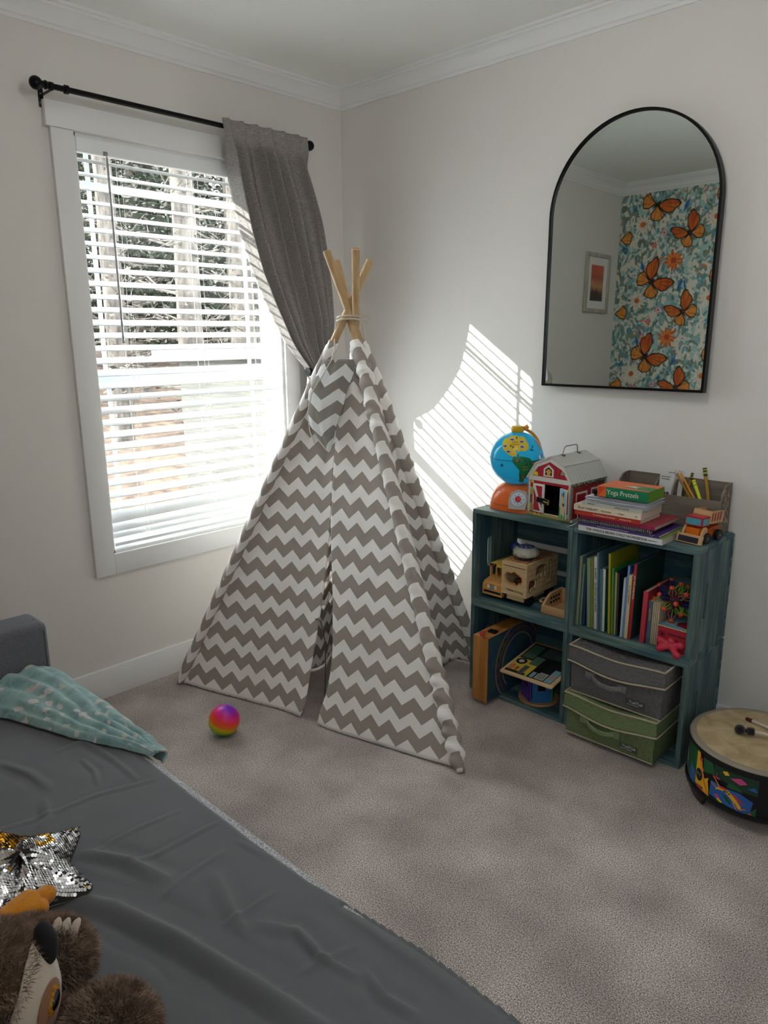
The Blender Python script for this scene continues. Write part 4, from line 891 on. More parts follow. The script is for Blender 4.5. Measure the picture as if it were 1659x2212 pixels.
# --- upper right crate: books
def book(loc, w, d, h, cover, spine_text=None, lean=0.0, label='', ink='#2a2420', board=True, pages='#cfc8b8', tsize=.010, tz=None, soft=False, spine=None, name='picture_book', blocks=(), grp=None):
    """upright book, spine towards -y; w = thickness x, d = depth y, h = height z"""
    t = thing(name, label, 'book', loc, 0, grp); t.rotation_euler = (0, lean, 0)
    mc = C('cover_' + cover, cover, .45); ct = .0009 if soft else .0022
    g = B(); g.bb((0, 0, 0), (ct, d, h)); g.bb((w - ct, 0, 0), (w, d, h)); g.bb((0, -.0006, 0), (w, ct, h), bev=min(.0012, w * .3), mi=1)
    g.obj('cover', [mc, C('cover_' + (spine or cover), spine or cover, .45)], t)
    g = B(); g.bb((ct, ct, .003), (w - ct, d - .003, h - .003)); g.obj('pages', C('paper' + pages, pages, .8), t)
    if blocks:
        g = B()
        for (a, b_, c_) in blocks: g.bb((.0003, -.0010, a * h), (w - .0003, -.0005, b_ * h), mi=0)
        g.obj('spine_band', C('band_' + blocks[0][2], blocks[0][2], .5), t)
    if spine_text:
        M_ = fr((w * .28, -.0012, tz if tz is not None else h * .85), (0, 0, -1), (1, 0, 0))
        text(spine_text, min(tsize, w * .85), M_, C('ink_' + ink, ink), t)
    return t
bz = SH; by = -0.306
bk = [  # x, w, d, h, lean, colour, spine, text, ink, size, label
 (1.5605, .011, .20, .272, .014, '#5f7d80', '#8a8a74', None, '', 0, 'slim dusty teal book leftmost in the crate'),
 (1.5735, .006, .19, .240, .012, '#6f8f6a', None, None, '', 0, 'thin pale green book second from the left in the crate'),
 (1.581, .013, .18, .220, -.02, '#27355f', None, None, '', 0, 'short navy blue book between two green ones'),
 (1.606, .013, .20, .268, -.055, '#7f957c', None, None, '', 0, 'grey green book leaning left in the crate row'),
 (1.6205, .011, .20, .272, -.055, '#8a9440', '#707c3c', None, '', 0, 'olive green book leaning beside the grey green one'),
 (1.634, .0125, .21, .278, -.058, '#c5c3be', '#cfc9cc', 'EL DIARIO    UN MÉTODO DE CUENTO', '#2c2c33', .0095, 'white spined book with small black lettering'),
 (1.648, .006, .21, .298, -.052, '#56788a', None, None, '', 0, 'tall thin slate blue book behind the dark green cover'),
 (1.656, .008, .20, .235, -.045, '#b9a9b8', '#2f7480', None, '', 0, 'short book with teal and pink striped spine'),
 (1.666, .010, .20, .240, -.038, '#2a5c50', '#c3cfc8', None, '', 0, 'dark green covered book with pale spine edge'),
 (1.692, .008, .23, .303, -.050, '#8e8b22', '#a3a02c', None, '', 0, 'tall mustard yellow book, the tallest in the crate'),
 (1.7035, .007, .18, .250, -.045, '#3f9a45', '#4f8a44', None, '', 0, 'thin bright green book behind the tan spined one'),
 (1.7125, .008, .20, .238, -.038, '#1f2a55', '#b59a63', None, '', 0, 'dark navy book with a tan spine'),
 (1.722, .008, .19, .238, -.030, '#141c2c', '#2a3d40', None, '', 0, 'near black thin book right of the navy one'),
 (1.738, .008, .17, .225, .006, '#c9d4d8', '#aebfcb', None, '', 0, 'short white spined book beside the light blue one'),
 (1.7465, .0085, .21, .272, .012, '#3c5f98', '#6f95cf', None, '', 0, 'light blue spined book in the middle of the row'),
 (1.7555, .0115, .19, .240, .014, '#c6ad82', '#d3bd90', 'Dr. Laura Markham', '#6b6048', .0085, 'cream spined book with brown lettering'),
 (1.7685, .0105, .235, .285, .020, '#27463f', '#b02536', 'LIVE WITH INTENTION', '#e8dcc0', .0085, 'large dark green book with a red lettered spine'),
]
for k, (x, w_, d, h, ln, cv, sp_, tx, ik, ts_, lab) in enumerate(bk):
    off_ = .0 if k not in (1, 2, 3) else .004
    book((x, by + off_ + .003 * (k % 3), bz + abs(math.sin(ln)) * w_ + .0006), w_, d, h, cv, tx, ln, lab, ik or '#2a2420', tsize=ts_ or .01, spine=sp_)
t = book((1.810, -.300, bz + .0008), .017, .19, .193, '#a3293c', None, .018, 'red hardcover book right of the large dark green one', spine='#b53a48')
book((1.830, -.290, bz + .0008), .013, .16, .158, '#a8946a', 'Yoga Stories', .012, 'small board book with a blue spine and gold lettering', '#c9a94c', spine='#4d6a86', tsize=.0095)
t = thing('board_book', 'thick cream board book with rounded corners near the red box', 'book', (1.8445, -.292, bz + .0008)); t.rotation_euler = (0, .010, 0)
for k in range(4): g = B(); g.box((.0035 + k * .0066, .075, .08), (.006, .15, .16), bev=.0028, seg=2); g.obj('board_page', C('board_cream', '#b4a58d', .6), t)
t = thing('card_box', 'red and blue flash card box beneath the spiky ball', 'box', (1.8745, -.300, bz + .0008), math.radians(-2))
BH = .084; g = B(); g.bb((0, 0, 0), (.108, .165, BH), bev=.0012); g.obj('box_body', C('box_red', '#a11f33'), t)
g = B(); g.bb((-.0003, -.0003, BH - .0015), (.1083, .1653, BH + .0007), mi=1); g.bb((0, 0, BH + .0007), (.108, .165, BH + .0012), mi=0); g.poly([(.012, .03, .0856), (.040, .03, .0856), (.040, .065, .0856), (.012, .065, .0856)], 2)
for k in range(5): g.poly([(.015 + k * .005, .035, .0859), (.0175 + k * .005, .035, .0859), (.0175 + k * .005, .06, .0859), (.015 + k * .005, .06, .0859)], 3)
g.poly([(.05, .03, .0856), (.09, .02, .0856), (.10, .07, .0856), (.07, .09, .0856), (.045, .06, .0856)], 4); g.poly([(.085, .005, .0857), (.105, .005, .0857), (.105, .02, .0857), (.09, .025, .0857)], 5)
g.obj('lid_print', [C('box_teal', '#6f9aa2'), C('box_edge', '#d6c97a'), C('print_white', '#d8d6cf'), m_dark, C('box_maroon', '#7d1f2f'), C('box_lime', '#b5b23c')], t, flat=True)
text('FLASHCARDS', .0105, fr((.036, -.0008, .056), (1, 0, 0), (0, 0, 1)), C('ink2', '#3a1218'), t); text('Friends', .009, fr((.046, -.0008, .040), (1, 0, 0), (0, 0, 1)), C('ink2', '#3a1218'), t)
g = B()
for k in range(14): a = 2*PI*k/14; g.box((.016 + .009 * math.cos(a), -.0006, .055 + .009 * math.sin(a)), (.004, .0008, .0012), rot=Matrix.Rotation(-a, 3, 'Y'))
g.sph((.016, -.0004, .055), (.004, .0008, .004), n=10); g.obj('star_print', m_dark, t)
t = thing('foam_jack', 'red rubber jack shaped toy in front of the red card box', 'toy', (1.925, -.306, bz + .017))
g = B(); c = Vector((0, 0, .004))
for d, l, r_ in (((-1, .0, .35), .043, .014), ((-1, -.5, -.35), .038, .0145), ((1, .1, .25), .040, .015), ((.75, -.45, -.45), .046, .0135), ((.05, .3, 1), .018, .015), ((0, 1, -.3), .020, .014)):
    d = Vector(d).normalized(); g.tube([c, c + d * l * .35, c + d * l * .7, c + d * l * .92, c + d * l], [.0145, .0105, r_ * .85, r_, r_ * .7], 16)
    g.sph(c + d * l * .9, r_ * .98, n=16)
g.sph(c, (.018, .015, .015), n=16); o = g.obj('jack_body', C('rubber_red', '#c02c44', .45), t, ang=180)
rm = o.modifiers.new('r', 'REMESH'); rm.mode = 'VOXEL'; rm.voxel_size = .0018; rm.use_smooth_shade = True; sm = o.modifiers.new('s', 'SMOOTH'); sm.iterations = 8
# spiky ball
t = thing('spiky_ball', 'orange tipped green and purple spiky fidget ball on the card box', 'toy ball', (1.893, -.222, bz + .086 + .070))
random.seed(3); dirs = []
for k in range(26):
    y = 1 - 2 * (k + .5) / 26; a = k * 2.39996; r_ = math.sqrt(1 - y * y); dirs.append(Vector((r_ * math.cos(a), r_ * math.sin(a), y)))
g = B(); g.sph((0, 0, 0), .034, n=20); g.obj('core', C('maroon_core', '#5b1626'), t)
sc_ = [C('strand_green', '#7a9a34', .45), C('strand_navy', '#232a66', .45), C('strand_pink', '#b03a78', .45)]; m_tip = C('tip_orange', '#e2542a', .45)
for k, d in enumerate(dirs):
    q = d.orthogonal().normalized(); r = d.cross(q); base = d * .026; top = d * (.074 if k % 3 else .068); g = B()
    for j in range(6):
        a = 2 * PI * j / 6; e = q * math.cos(a) + r * math.sin(a); g.tube([base + e * .004, lerp(base, top, .5) + e * .0145, top + e * .004], [.0018, .0024, .0018], 5, mi=(j % 2) if k % 3 == 2 else 0)
    g.sph(top, .0070, n=10, mi=2)
    for j in range(6): a = 2*PI*j/6; g.sph(top + (q * math.cos(a) + r * math.sin(a)) * .0062 + d * .0015, .0030, n=6, mi=2)
    g.obj('spike', [sc_[k % 3], sc_[(k + 1) % 3], m_tip], t)

# --- fabric bins
def binmat(nm, a, b_): return linen(nm, a, b_, 0)
def fbin(loc, wx, dy, hz, ma, mh_, lab, word, lidh=.055, lean=0, tag_dark='#4b4b4b'):
    t = thing('fabric_storage_bin', lab, 'storage bin', loc); t.rotation_euler = (0, 0, lean)
    g = B()
    def fbody(s, v):
        P = [(0, 0), (wx, 0), (wx, dy), (0, dy)]; k = min(3, int(s * 4)); f = s * 4 - k; a, b_ = P[k], P[(k + 1) % 4]
        bul = .006 * math.sin(PI * f) * math.sin(PI * v); nn = [(0, -1), (1, 0), (0, 1), (-1, 0)][k]; ins = .006 * (1 - v)
        cx, cy = wx / 2, dy / 2
        x = lerp(a[0], b_[0], f) + nn[0] * bul; y = lerp(a[1], b_[1], f) + nn[1] * bul
        x += (cx - x) * ins / cx * .6; y += (cy - y) * ins / cy * .6
        return (x + .0015 * nz(s * 20, v * 5), y, v * hz * .97)
    g.grid(fbody, 64, 14, wrap=True); g.poly([fbody(k / 4 + 1e-6, 0) for k in range(4)]); g.obj('bin_body', ma, t, ang=35)
    def ftop(s, v):
        x = lerp(-.004, wx + .004, s); y = lerp(-.006, dy + .004, v); sag = .010 * math.sin(PI * s) * math.sin(PI * v) + .012 * math.sin(PI * s) ** 2 * (1 - v)
        return (x, y, hz - sag + .002)
    g = B(); g.grid(ftop, 24, 14)
    def fskirt(s, v):
        k = s * 3; 
        if k < 1: x, y, n_ = -.004, lerp(dy, -.006, k), (-1, 0)
        elif k < 2: x, y, n_ = lerp(-.004, wx + .004, k - 1), -.006, (0, -1)
        else: x, y, n_ = wx + .004, lerp(-.006, dy, k - 2), (1, 0)
        fx = min(max(x / wx, 0), 1); zt = ftop(fx, min(max(y / dy, 0), 1))[2]
        o_ = .004 + .010 * v * (math.sin(PI * (k % 1)) if 1 < k < 2 else .2)
        return (x + n_[0] * .004 * v, y + n_[1] * o_ * v, zt - v * lidh - .006 * v * math.sin(PI * fx) * (1 if 1 < k < 2 else .3))
    g.grid(fskirt, 66, 6); g.obj('lid', ma, t, ang=50, thick=.0018)
    mtrm = C('piping_cream', '#b5a991', .8)
    g = B(); g.tube([Vector(fskirt(k / 66, 1)) + Vector((0, -.001, 0)) for k in range(67)], .0034, 8); g.tube([Vector(fskirt(k / 66, 0)) + Vector((0, -.001, .001)) for k in range(67)], .0034, 8)
    g.tube([fbody(k / 64 + 1e-6, 0.004) for k in range(17)], .0028, 6); g.obj('piping', mtrm, t)
    g = B(); x0, x1, zc = wx * .25, wx * .60, hz * .50
    g.grid(lambda s, v: (lerp(x0, x1, s), -.010 - .018 * math.sin(PI * min(1, max(0, s))) ** .7, zc + lerp(.010, -.010, v) - .012 * s - .012 * math.sin(PI * s)), 20, 3)
    for xx, zz in ((x0, zc), (x1, zc - .012)): g.box((xx - .002, -.0105, zz), (.034, .006, .026), bev=.001)
    g.obj('handle', mh_, t, ang=50, thick=.003)
    g = B(); st_ = C('stitch_grey', '#a8a8a0')
    for xx, zz in ((x0 - .002, zc), (x1 - .002, zc - .012)):
        for a_ in (.9, -.9): g.box((xx, -.0138, zz), (.022, .0006, .0012), rot=Matrix.Rotation(a_, 3, 'Y'))
        for dx, dz, w_, h_ in ((0, .009, .024, .0012), (0, -.009, .024, .0012), (.012, 0, .0012, .018), (-.012, 0, .0012, .018)): g.box((xx + dx, -.0138, zz + dz), (w_, .0006, h_))
    g.obj('stitching', st_, t)
    g = B(); g.bb((wx * .64, -.0078, hz * .135), (wx * .84, -.0068, hz * .135 + .024)); g.obj('label_patch', C('patch' + tag_dark, tag_dark), t)
    text(word, .016, fr((wx * .675, -.0085, hz * .135 + .012), (1, 0, 0), (0, 0, 1)), C('label_ink', '#c9cac8'), t); text('real life and storage box', .0045, fr((wx * .655, -.0085, hz * .135 + .005), (1, 0, 0), (0, 0, 1)), C('label_ink', '#c9cac8'), t)
    return t
m_bing = binmat('bin_grey_linen', '#504e50', '#7b797b'); m_bingr = binmat('bin_green_linen', '#5d6b4b', '#83926c')
fbin((1.588, -.392, TH + .002), .345, .25, .162, m_bingr, linen('handle_green', '#6b7a58', '#93a27c', 0), 'olive green fabric bin with cream piping, under the grey bin', 'YueYue', tag_dark='#525950')
fbin((1.590, -.378, TH + .002 + .1655), .352, .25, .182, m_bing, linen('handle_grey', '#646264', '#918f91', 0), 'charcoal grey fabric bin with cream piping, stacked on the green bin', 'YueYue', lean=.0, lidh=.058, tag_dark='#474648')
# ================================================================ ON TOP OF THE CRATES
ZC = 0.3995 + CH + 0.0006
# --- globe
t = thing('toy_globe', 'toy globe with a translucent blue sphere on an orange base', 'toy globe', (1.200, -0.195, ZC))
m_or = C('orange_plastic', '#e0682a', .28)
g = B()
def gb(s, v):                       # rounded dome base, longer to the right
    a = 2 * PI * s; ex = .108; ey = .085
    c, s_ = math.cos(a), math.sin(a); k = (abs(c) ** 3 + abs(s_) ** 3) ** (-1 / 3)
    if v < .18: r = 1.0; z = .022 * v / .18
    else: q = (v - .18) / .82; r = .985 * math.cos(q * PI / 2 * .93) ** .75 ; z = .022 + .085 * math.sin(q * PI / 2) ** 1.1
    kk = lerp(k, 1, min(1, v * 1.5)); return (c * ex * kk * r + .010 * (1 - v), s_ * ey * kk * r, z)
g.grid(gb, 48, 26, wrap=True); g.poly([gb(k / 48, 0) for k in range(48)]); g.lathe([(.034, .100), (.026, .108), (.024, .118), (.0, .118)], 24); g.obj('base', m_or, t, ang=60)
g = B(); g.tube([Vector(gb(k / 48, .18)) * 1.004 for k in range(49)], .0018, 6, caps=False)
for k in range(3): g.tube([(-.052 + .010 * k, -.060 + .006 * k, .075 + .007 * k), (-.020 + .006 * k, -.066 + .006 * k, .078 + .007 * k)], .0016, 6)
g.obj('vent_slots', C('orange_dark', '#b4501c', .4), t)
Md = fr((.062, -.070, .052), (.93, .36, 0), (-.18, .42, .89)) 
g = B(); g.prism([(x * 1.0, y) for x, y in [(-.036, -.040), (.030, -.040), (.036, 0), (.028, .036), (-.006, .042), (-.034, .026), (-.040, -.010)]], .006, Md @ Matrix.Translation((0, 0, -.003))); g.obj('dial_plate', C('dial_grey', '#a9a59f', .4), t, ang=30)
g = B(); g.lathe([(0, .003), (.027, .003), (.029, .006), (.024, .008), (0, .008)], 32, M=Md); g.obj('dial_ring', C('dial_blue', '#bcc9d6', .35), t)
g = B(); g.lathe([(0, .008), (.012, .008), (.012, .013), (.008, .016), (0, .016)], 24, M=Md); g.obj('dial_knob', C('dial_red', '#c4253a', .3), t)
g = B()
for k in range(8): a = 2*PI*k/8; g.box(Md @ Vector((.019 * math.cos(a), .019 * math.sin(a), .0084)), (.003, .003, .002))
g.obj('dial_marks', C('navy', '#24356b'), t)
GC = Vector((0, 0, .205)); GR = .107
def globemat():
    m, tt, b = newmat('sea_blue_plastic'); b.inputs['Base Color'].default_value = (*srgb('#38cbee'), 1); b.inputs['Roughness'].default_value = .12
    N = tt.nodes; L = tt.links; tl = N.new('ShaderNodeBsdfTranslucent'); tl.inputs[0].default_value = (*srgb('#5adcff'), 1); ms = N.new('ShaderNodeMixShader'); ms.inputs[0].default_value = .55
    L.new(b.outputs[0], ms.inputs[1]); L.new(tl.outputs[0], ms.inputs[2]); L.new(ms.outputs[0], N['Material Output'].inputs[0]); return m
g = B(); g.sph(GC, GR, n=64); g.obj('sphere', globemat(), t)
g = B(); g.tube([GC + Vector(((GR + .001) * math.cos(a), (GR + .001) * math.sin(a), .004)) for a in [2*PI*k/60 for k in range(61)]], .0016, 6, caps=False); g.obj('equator_band', C('band_blue', '#1b6f8e', .4), t)
# land: 2-D outlines in (x right, y up) on the sphere facing the camera, subdivided and projected
VD = (Vector((2.845, -2.694, 1.488)) - (Vector(t.location) + GC)).normalized(); VX = Vector((0, 0, 1)).cross(VD).normalized(); VY = VD.cross(VX)
def onsph(poly, r_, mi, g, cuts=3, C0=GC, X=VX, Y=VY, D=VD, R0=GR):
    bm2 = bmesh.new(); f = bm2.faces.new([bm2.verts.new((x, y, 0)) for x, y in poly]); bmesh.ops.triangulate(bm2, faces=[f])
    bmesh.ops.subdivide_edges(bm2, edges=bm2.edges[:], cuts=cuts, use_grid_fill=True)
    mp = {}
    n0 = len(g.bm.faces)
    for v in bm2.verts:
        x, y = v.co.x, v.co.y; q = max(0.02, 1 - x * x - y * y); d = (X * x + Y * y + D * math.sqrt(q)).normalized(); mp[v] = g.bm.verts.new(C0 + d * r_)
    for f in bm2.faces: g.bm.faces.new([mp[v] for v in f.verts])
    bm2.free(); g._fin(n0, mi)
NA = [(-.46, .68), (-.20, .80), (-.02, .82), (.10, .74), (.16, .80), (.28, .72), (.34, .60), (.40, .50), (.42, .34), (.28, .24), (.18, .26), (.10, .24), (.04, .18), (.02, .26), (-.06, .30), (.02, .12), (-.04, .10), (-.10, .04), (-.20, .06), (-.30, .12), (-.38, .18), (-.50, .30), (-.54, .46), (-.50, .60)]
SA = [(-.12, .06), (-.02, .04), (.12, .06), (.24, .04), (.40, .02), (.50, -.03), (.56, -.12), (.84, -.04), (.80, -.22), (.72, -.42), (.60, -.46), (.44, -.60), (.36, -.70), (.30, -.76), (.28, -.88), (.22, -.90), (.10, -.86), (.12, -.74), (.10, -.58), (.12, -.46), (-.02, -.30), (-.10, -.22), (-.16, -.12)]
EU = [(.86, .30), (.74, .50), (.60, .66), (.66, .68), (.80, .52), (.90, .34)]
g = B(); onsph(NA, GR + .0012, 0, g); onsph(SA, GR + .0012, 1, g); onsph(EU, GR + .0010, 2, g)
def blobp(cx, cy, rx, ry, n=12, j=.0): return [(cx + rx * (1 + j * math.sin(3 * a)) * math.cos(a), cy + ry * math.sin(a)) for a in [2*PI*k/n for k in range(n)]]
for (x, y) in ((-.18, .66), (.16, .58), (-.42, .42), (.18, .40), (-.30, .22)): onsph(blobp(x, y, .10, .065, 12, .1), GR + .0020, 3, g, 1); onsph(blobp(x, y - .005, .07, .04, 8, .2), GR + .0026, 4, g, 1)
for (x, y) in ((.02, -.10), (.62, -.18), (.26, -.68)): onsph(blobp(x, y, .11, .06, 12, .1), GR + .0020, 5, g, 1); onsph(blobp(x, y, .05, .035, 8, .2), GR + .0026, 6, g, 1)
for (x, y) in ((-.22, .42), (-.14, .38), (-.02, .72), (.04, .08), (.1, -.12), (.30, -.10), (.36, -.24), (.5, -.2), (.2, -.42)): onsph(blobp(x, y, .025, .05, 8, .3), GR + .0024, 7, g, 1)
for k in range(8):
    a = PI * k / 4; x0, y0 = -.52, -.28; L2 = .11 if k % 2 == 0 else .075
    onsph([(x0 + .02 * math.cos(a - .8), y0 + .02 * math.sin(a - .8)), (x0 + L2 * math.cos(a), y0 + L2 * math.sin(a)), (x0 + .02 * math.cos(a + .8), y0 + .02 * math.sin(a + .8))], GR + .0008, 8, g, 1)
onsph(blobp(-.52, -.28, .030, .030), GR + .0009, 8, g, 1); onsph([(.46, .34), (.60, .30), (.58, .26), (.48, .28)], GR + .0008, 8, g, 1); onsph([(.52, .34), (.53, .46), (.60, .42), (.55, .40), (.54, .34)], GR + .0008, 8, g, 1)
g.obj('continents', [C('land_yellow', '#dcc02c', .35), C('land_green', '#1f7a44', .35), C('land_rust', '#b86a3c', .4), C('button_grey', '#c9cabe', .3), C('animal_brown', '#6a5a50', .5), C('land_olive', '#4d6a2c', .4), C('animal_rose', '#b06a60', .5), C('tree_green', '#174f30', .5), C('ink_blue', '#16405f', .4)], t, ang=180)
def sphtext(s, x, y, size, m):
    d = (VX * x + VY * y + VD * math.sqrt(1 - x*x - y*y)).normalized(); yy = (Vector((0, 0, 1)) - d * d.z).normalized(); xx = yy.cross(d)
    text(s, size, fr(GC + d * (GR + .0026) - xx * size * .28 * len(s), xx, yy), m, t)
sphtext('North', -.06, .54, .0095, C('ink_rust', '#a8502c')); sphtext('America', -.04, .46, .0085, C('ink_rust', '#a8502c')); sphtext('South', .34, -.34, .009, C('ink_olive', '#b0a84a')); sphtext('America', .34, -.43, .0085, C('ink_olive', '#b0a84a'))
g = B(); g.lathe([(0, .308), (.020, .308), (.024, .311), (.026, .315), (.025, .330), (.021, .335), (0, .336)], 32)
g.obj('top_cap', C('cap_yellow', '#d2a51e', .3), t)
g = B(); g.tube([Vector((0, 0, .205)) + (Vector((.35, .94, 0)) * math.cos(a) + Vector((0, 0, 1)) * math.sin(a)) * .120 for a in [math.radians(q) for q in range(82, -86, -8)]], [.0075 - .002 * abs(k - 10) / 10 for k in range(len(range(82, -86, -8)))], 10, ref=(.94, -.35, 0))
g.tube([(.02, .02, .325), (.03, .03, .333)], .009, 10); g.obj('arm', C('arm_orange', '#e3922c', .3), t)
g = B(); MP = fr((.098, .012, .214), VX, VY)
for a, r_ in ((0, .011), (1.26, .010), (2.5, .011), (3.8, .010), (5.0, .011)): g.sph(MP @ Vector((.013 * math.cos(a), .018 * math.sin(a), 0)), (r_ * .8, r_ * .8, r_ * .9), n=14)
g.cyl(MP @ Vector((-.004, 0, -.01)), MP @ Vector((-.004, 0, .018)), .012, n=20); g.obj('clear_plane', mat('clear_plastic', (0.9, 0.95, 0.96), .08, trans=.85, spec=.6), t)

# --- barn
t = thing('toy_barn', 'red and white wooden toy barn with latch doors and a wire handle', 'toy barn', (1.303, -0.266, ZC), math.radians(-4.5))
BW, BL, EH = .199, .232, .150; kx, kz, rz_ = .036, .206, .236
m_bw = mat('barn_white', '#d3d2cc', .45); m_br = mat('barn_red', '#b52233', .45, col2='#9a1c2b', sc=(90, 4, 4)); m_rf = mat('barn_roof', '#bfc1bd', .5)
gable = [(0, 0), (BW, 0), (BW, EH), (BW - kx, kz), (BW / 2, rz_), (kx, kz), (0, EH)]
dx0, dx1, dz0, dz1 = .075, .158, .018, .132
g = B(); cutpanel(g, BW, EH, [[(dx0, dz0), (dx1, dz0), (dx1, dz1), (dx0, dz1)]], .006, fr((0, 0, 0), (1, 0, 0), (0, 0, 1)) @ Matrix.Translation((0, 0, -.006)))
g.prism([(BW, EH), (BW - kx, kz), (BW / 2, rz_), (kx, kz), (0, EH)], .006, fr((0, 0, 0), (1, 0, 0), (0, 0, 1)) @ Matrix.Translation((0, 0, -.006)))
g.prism(gable, .006, fr((0, BL, 0), (1, 0, 0), (0, 0, 1))); g.bb((0, 0, 0), (.006, BL, EH)); g.bb((BW - .006, 0, 0), (BW, BL, EH)); g.bb((0, 0, 0), (BW, BL, .006)); g.obj('walls', m_bw, t, flat=True)
g = B(); g.bb((.008, .20, .008), (BW - .008, .205, EH - .01)); g.bb((.0065, .008, .0065), (BW - .0065, .2, .008)); g.bb((.0065, .008, .008), (.0080, .2, EH - .01)); g.bb((BW - .0080, .008, .008), (BW - .0065, .2, EH - .01)); g.obj('interior', m_dark, t)  # dark lining: shade inside the barn put into the colour
g = B(); ov = .003; e = .006
def slab(p0, p1):
    (x0, z0), (x1, z1) = p0, p1; d = Vector((x1 - x0, z1 - z0)).normalized(); n_ = Vector((-d.y, d.x)) * e
    if n_.y < 0: n_ = -n_
    g.prism([(x0, z0), (x1, z1), (x1 + n_.x, z1 + n_.y), (x0 + n_.x, z0 + n_.y)], BL + 2 * ov, fr((0, BL + ov, 0), (1, 0, 0), (0, 0, 1)))
slab((-.002, EH - .003), (kx, kz)); slab((kx - .001, kz), (BW / 2, rz_)); slab((BW / 2, rz_), (BW - kx + .001, kz)); slab((BW - kx, kz), (BW + .002, EH - .003)); g.obj('roof', m_rf, t, flat=True)
g = B(); m_ln = C('roof_line', '#77786f')
for k in range(12):
    y = -.002 + k * .0205
    for p0, p1 in (((-.002, EH - .003), (kx, kz)), ((kx, kz), (BW / 2, rz_)), ((BW / 2, rz_), (BW - kx, kz)), ((BW - kx, kz), (BW + .002, EH - .003))):
        d = Vector((p1[0] - p0[0], 0, p1[1] - p0[1])).normalized(); n_ = Vector((-d.z, 0, d.x)); n_ = n_ if n_.z > 0 else -n_; o_ = n_ * (e + .0003)
        A_, B_ = Vector((p0[0], y, p0[1])) + o_, Vector((p1[0], y, p1[1])) + o_; w_ = Vector((0, .0009, 0)); g.poly([A_, B_, B_ + w_, A_ + w_])
g.obj('roof_seams', m_ln, t, flat=True)
g = B(); Y_ = -.0008
def fp(pts, mi, l=0): g.poly([(x, -.0006 - .0004 * l, z) for x, z in pts], mi)
fp([(.020, .160), (BW - .018, .160), (BW - kx - .010, .196), (BW / 2, .220), (kx + .010, .196)], 0)
fp([(.012, .0145), (dx0, .0145), (dx0, .142), (.012, .142)], 0); fp([(dx1, .03), (BW - .012, .03), (BW - .012, .142), (dx1, .142)], 0); fp([(dx0, dz1), (dx1, dz1), (dx1, .142), (dx0, .142)], 0)
fp([(.012, .048), (.036, .048), (.036, .078), (.012, .078)], 7, 1)
fp([(.072, .163), (.118, .163), (.118, .192), (.095, .210), (.072, .192)], 1, 1); fp([(.080, .168), (.110, .168), (.110, .190), (.095, .200), (.080, .190)], 2, 2)
fp([(.084, .184), (.090, .192), (.101, .192), (.106, .186), (.108, .181), (.103, .177), (.104, .169), (.086, .169), (.089, .178), (.082, .179)], 3, 3); fp([(.100, .187), (.103, .187), (.103, .184), (.100, .184)], 2, 4)
fp([(.022, .162), (.046, .162), (.048, .170), (.043, .177), (.025, .177), (.020, .170)], 4, 2); fp([(.148, .178), (.160, .176), (.170, .184), (.162, .190), (.152, .188)], 5, 2)
fp([(.014, .128), (.022, .134), (.030, .124), (.028, .140), (.018, .142)], 4, 1); fp([(.178, .118), (.186, .130), (.190, .122), (.188, .112)], 4, 1)
fp([(0.001, .001), (BW - .001, .001), (BW - .001, .016), (0.001, .016)], 6, 0)
for k in range(40): fp([(.001 + k * .0049, .0005), (.0059 + k * .0049, .0005), (.0035 + k * .0049, .008)], 8, 1)
for x in (.032, .052): fp([(x, .007), (x + .012, .007), (x + .010, .015), (x + .003, .016)], 4, 2)
for x in [.03 + .0145 * k for k in range(10)]:
    zt = min(interp([(0, .150), (kx, .194), (BW / 2, .218), (BW - kx, .194), (BW, .150)], x), .218); fp([(x, .161), (x + .0008, .161), (x + .0008, zt), (x, zt)], 9, 1) if not .068 < x < .122 else None
for k in range(12): fp([(.002, .02 + k * .0105), (.007, .022 + k * .0105), (.003, .026 + k * .0105)], (10, 4, 5)[k % 3], 1)
g.obj('painted_front', [m_br, m_bw, m_dark, C('dog_gold', '#d69a3a'), C('hay_yellow', '#e2c12f'), C('mouse_grey', '#8f8577'), C('dirt_tan', '#b59a62'), C('brick_brown', '#7d4a35'), C('grass_green', '#3f7a3a'), C('plank_line', '#7a1724'), C('bloom_violet', '#5b5fae')], t, flat=True)
g = B()
def sp_(pts, mi, l=0): g.poly([(BW + .0006 + .0004 * l, y, z) for y, z in pts], mi)
sp_([(.012, .012), (BL - .012, .012), (BL - .012, EH - .012), (.012, EH - .012)], 0); sp_([(.002, .002), (.012, .002), (.012, EH - .004), (.002, EH - .004)], 2)
sp_([(.030, .03), (.105, .03), (.105, .112), (.030, .112)], 1, 1); sp_([(.037, .037), (.098, .037), (.098, .104), (.037, .104)], 0, 2); sp_([(.130, .05), (.205, .05), (.205, .118), (.130, .118)], 1, 1); sp_([(.137, .056), (.198, .056), (.198, .110), (.137, .110)], 3, 2)
random.seed(4)
for k in range(150):
    y = random.uniform(.0, BL - .006); z = EH - .004 - abs(random.gauss(0, .010)); s_ = random.uniform(.002, .005); sp_([(y, z), (y + s_, z + s_ * .4), (y + s_, z - s_), (y - s_ * .2, z - s_)], random.choice([4, 4, 5, 4, 6]), 3 + (k % 3) * .2)
sp_([(.050, .060), (.060, .066), (.072, .058), (.064, .052)], 7, 3)
g.obj('painted_side', [m_br, m_bw, C('barn_taupe', '#8c8069'), C('barn_deep_red', '#6a1420'), C('ivy_green', '#35512c'), C('ivy_dark', '#22351f'), C('ivy_pale', '#8fa07c'), C('bird_blue', '#3d5f8c')], t, flat=True)
g = B(); g.bb((.030, -.008, .020), (.083, -.002, .131), bev=.0012); 
g.obj('door', m_bw, t); g = B()
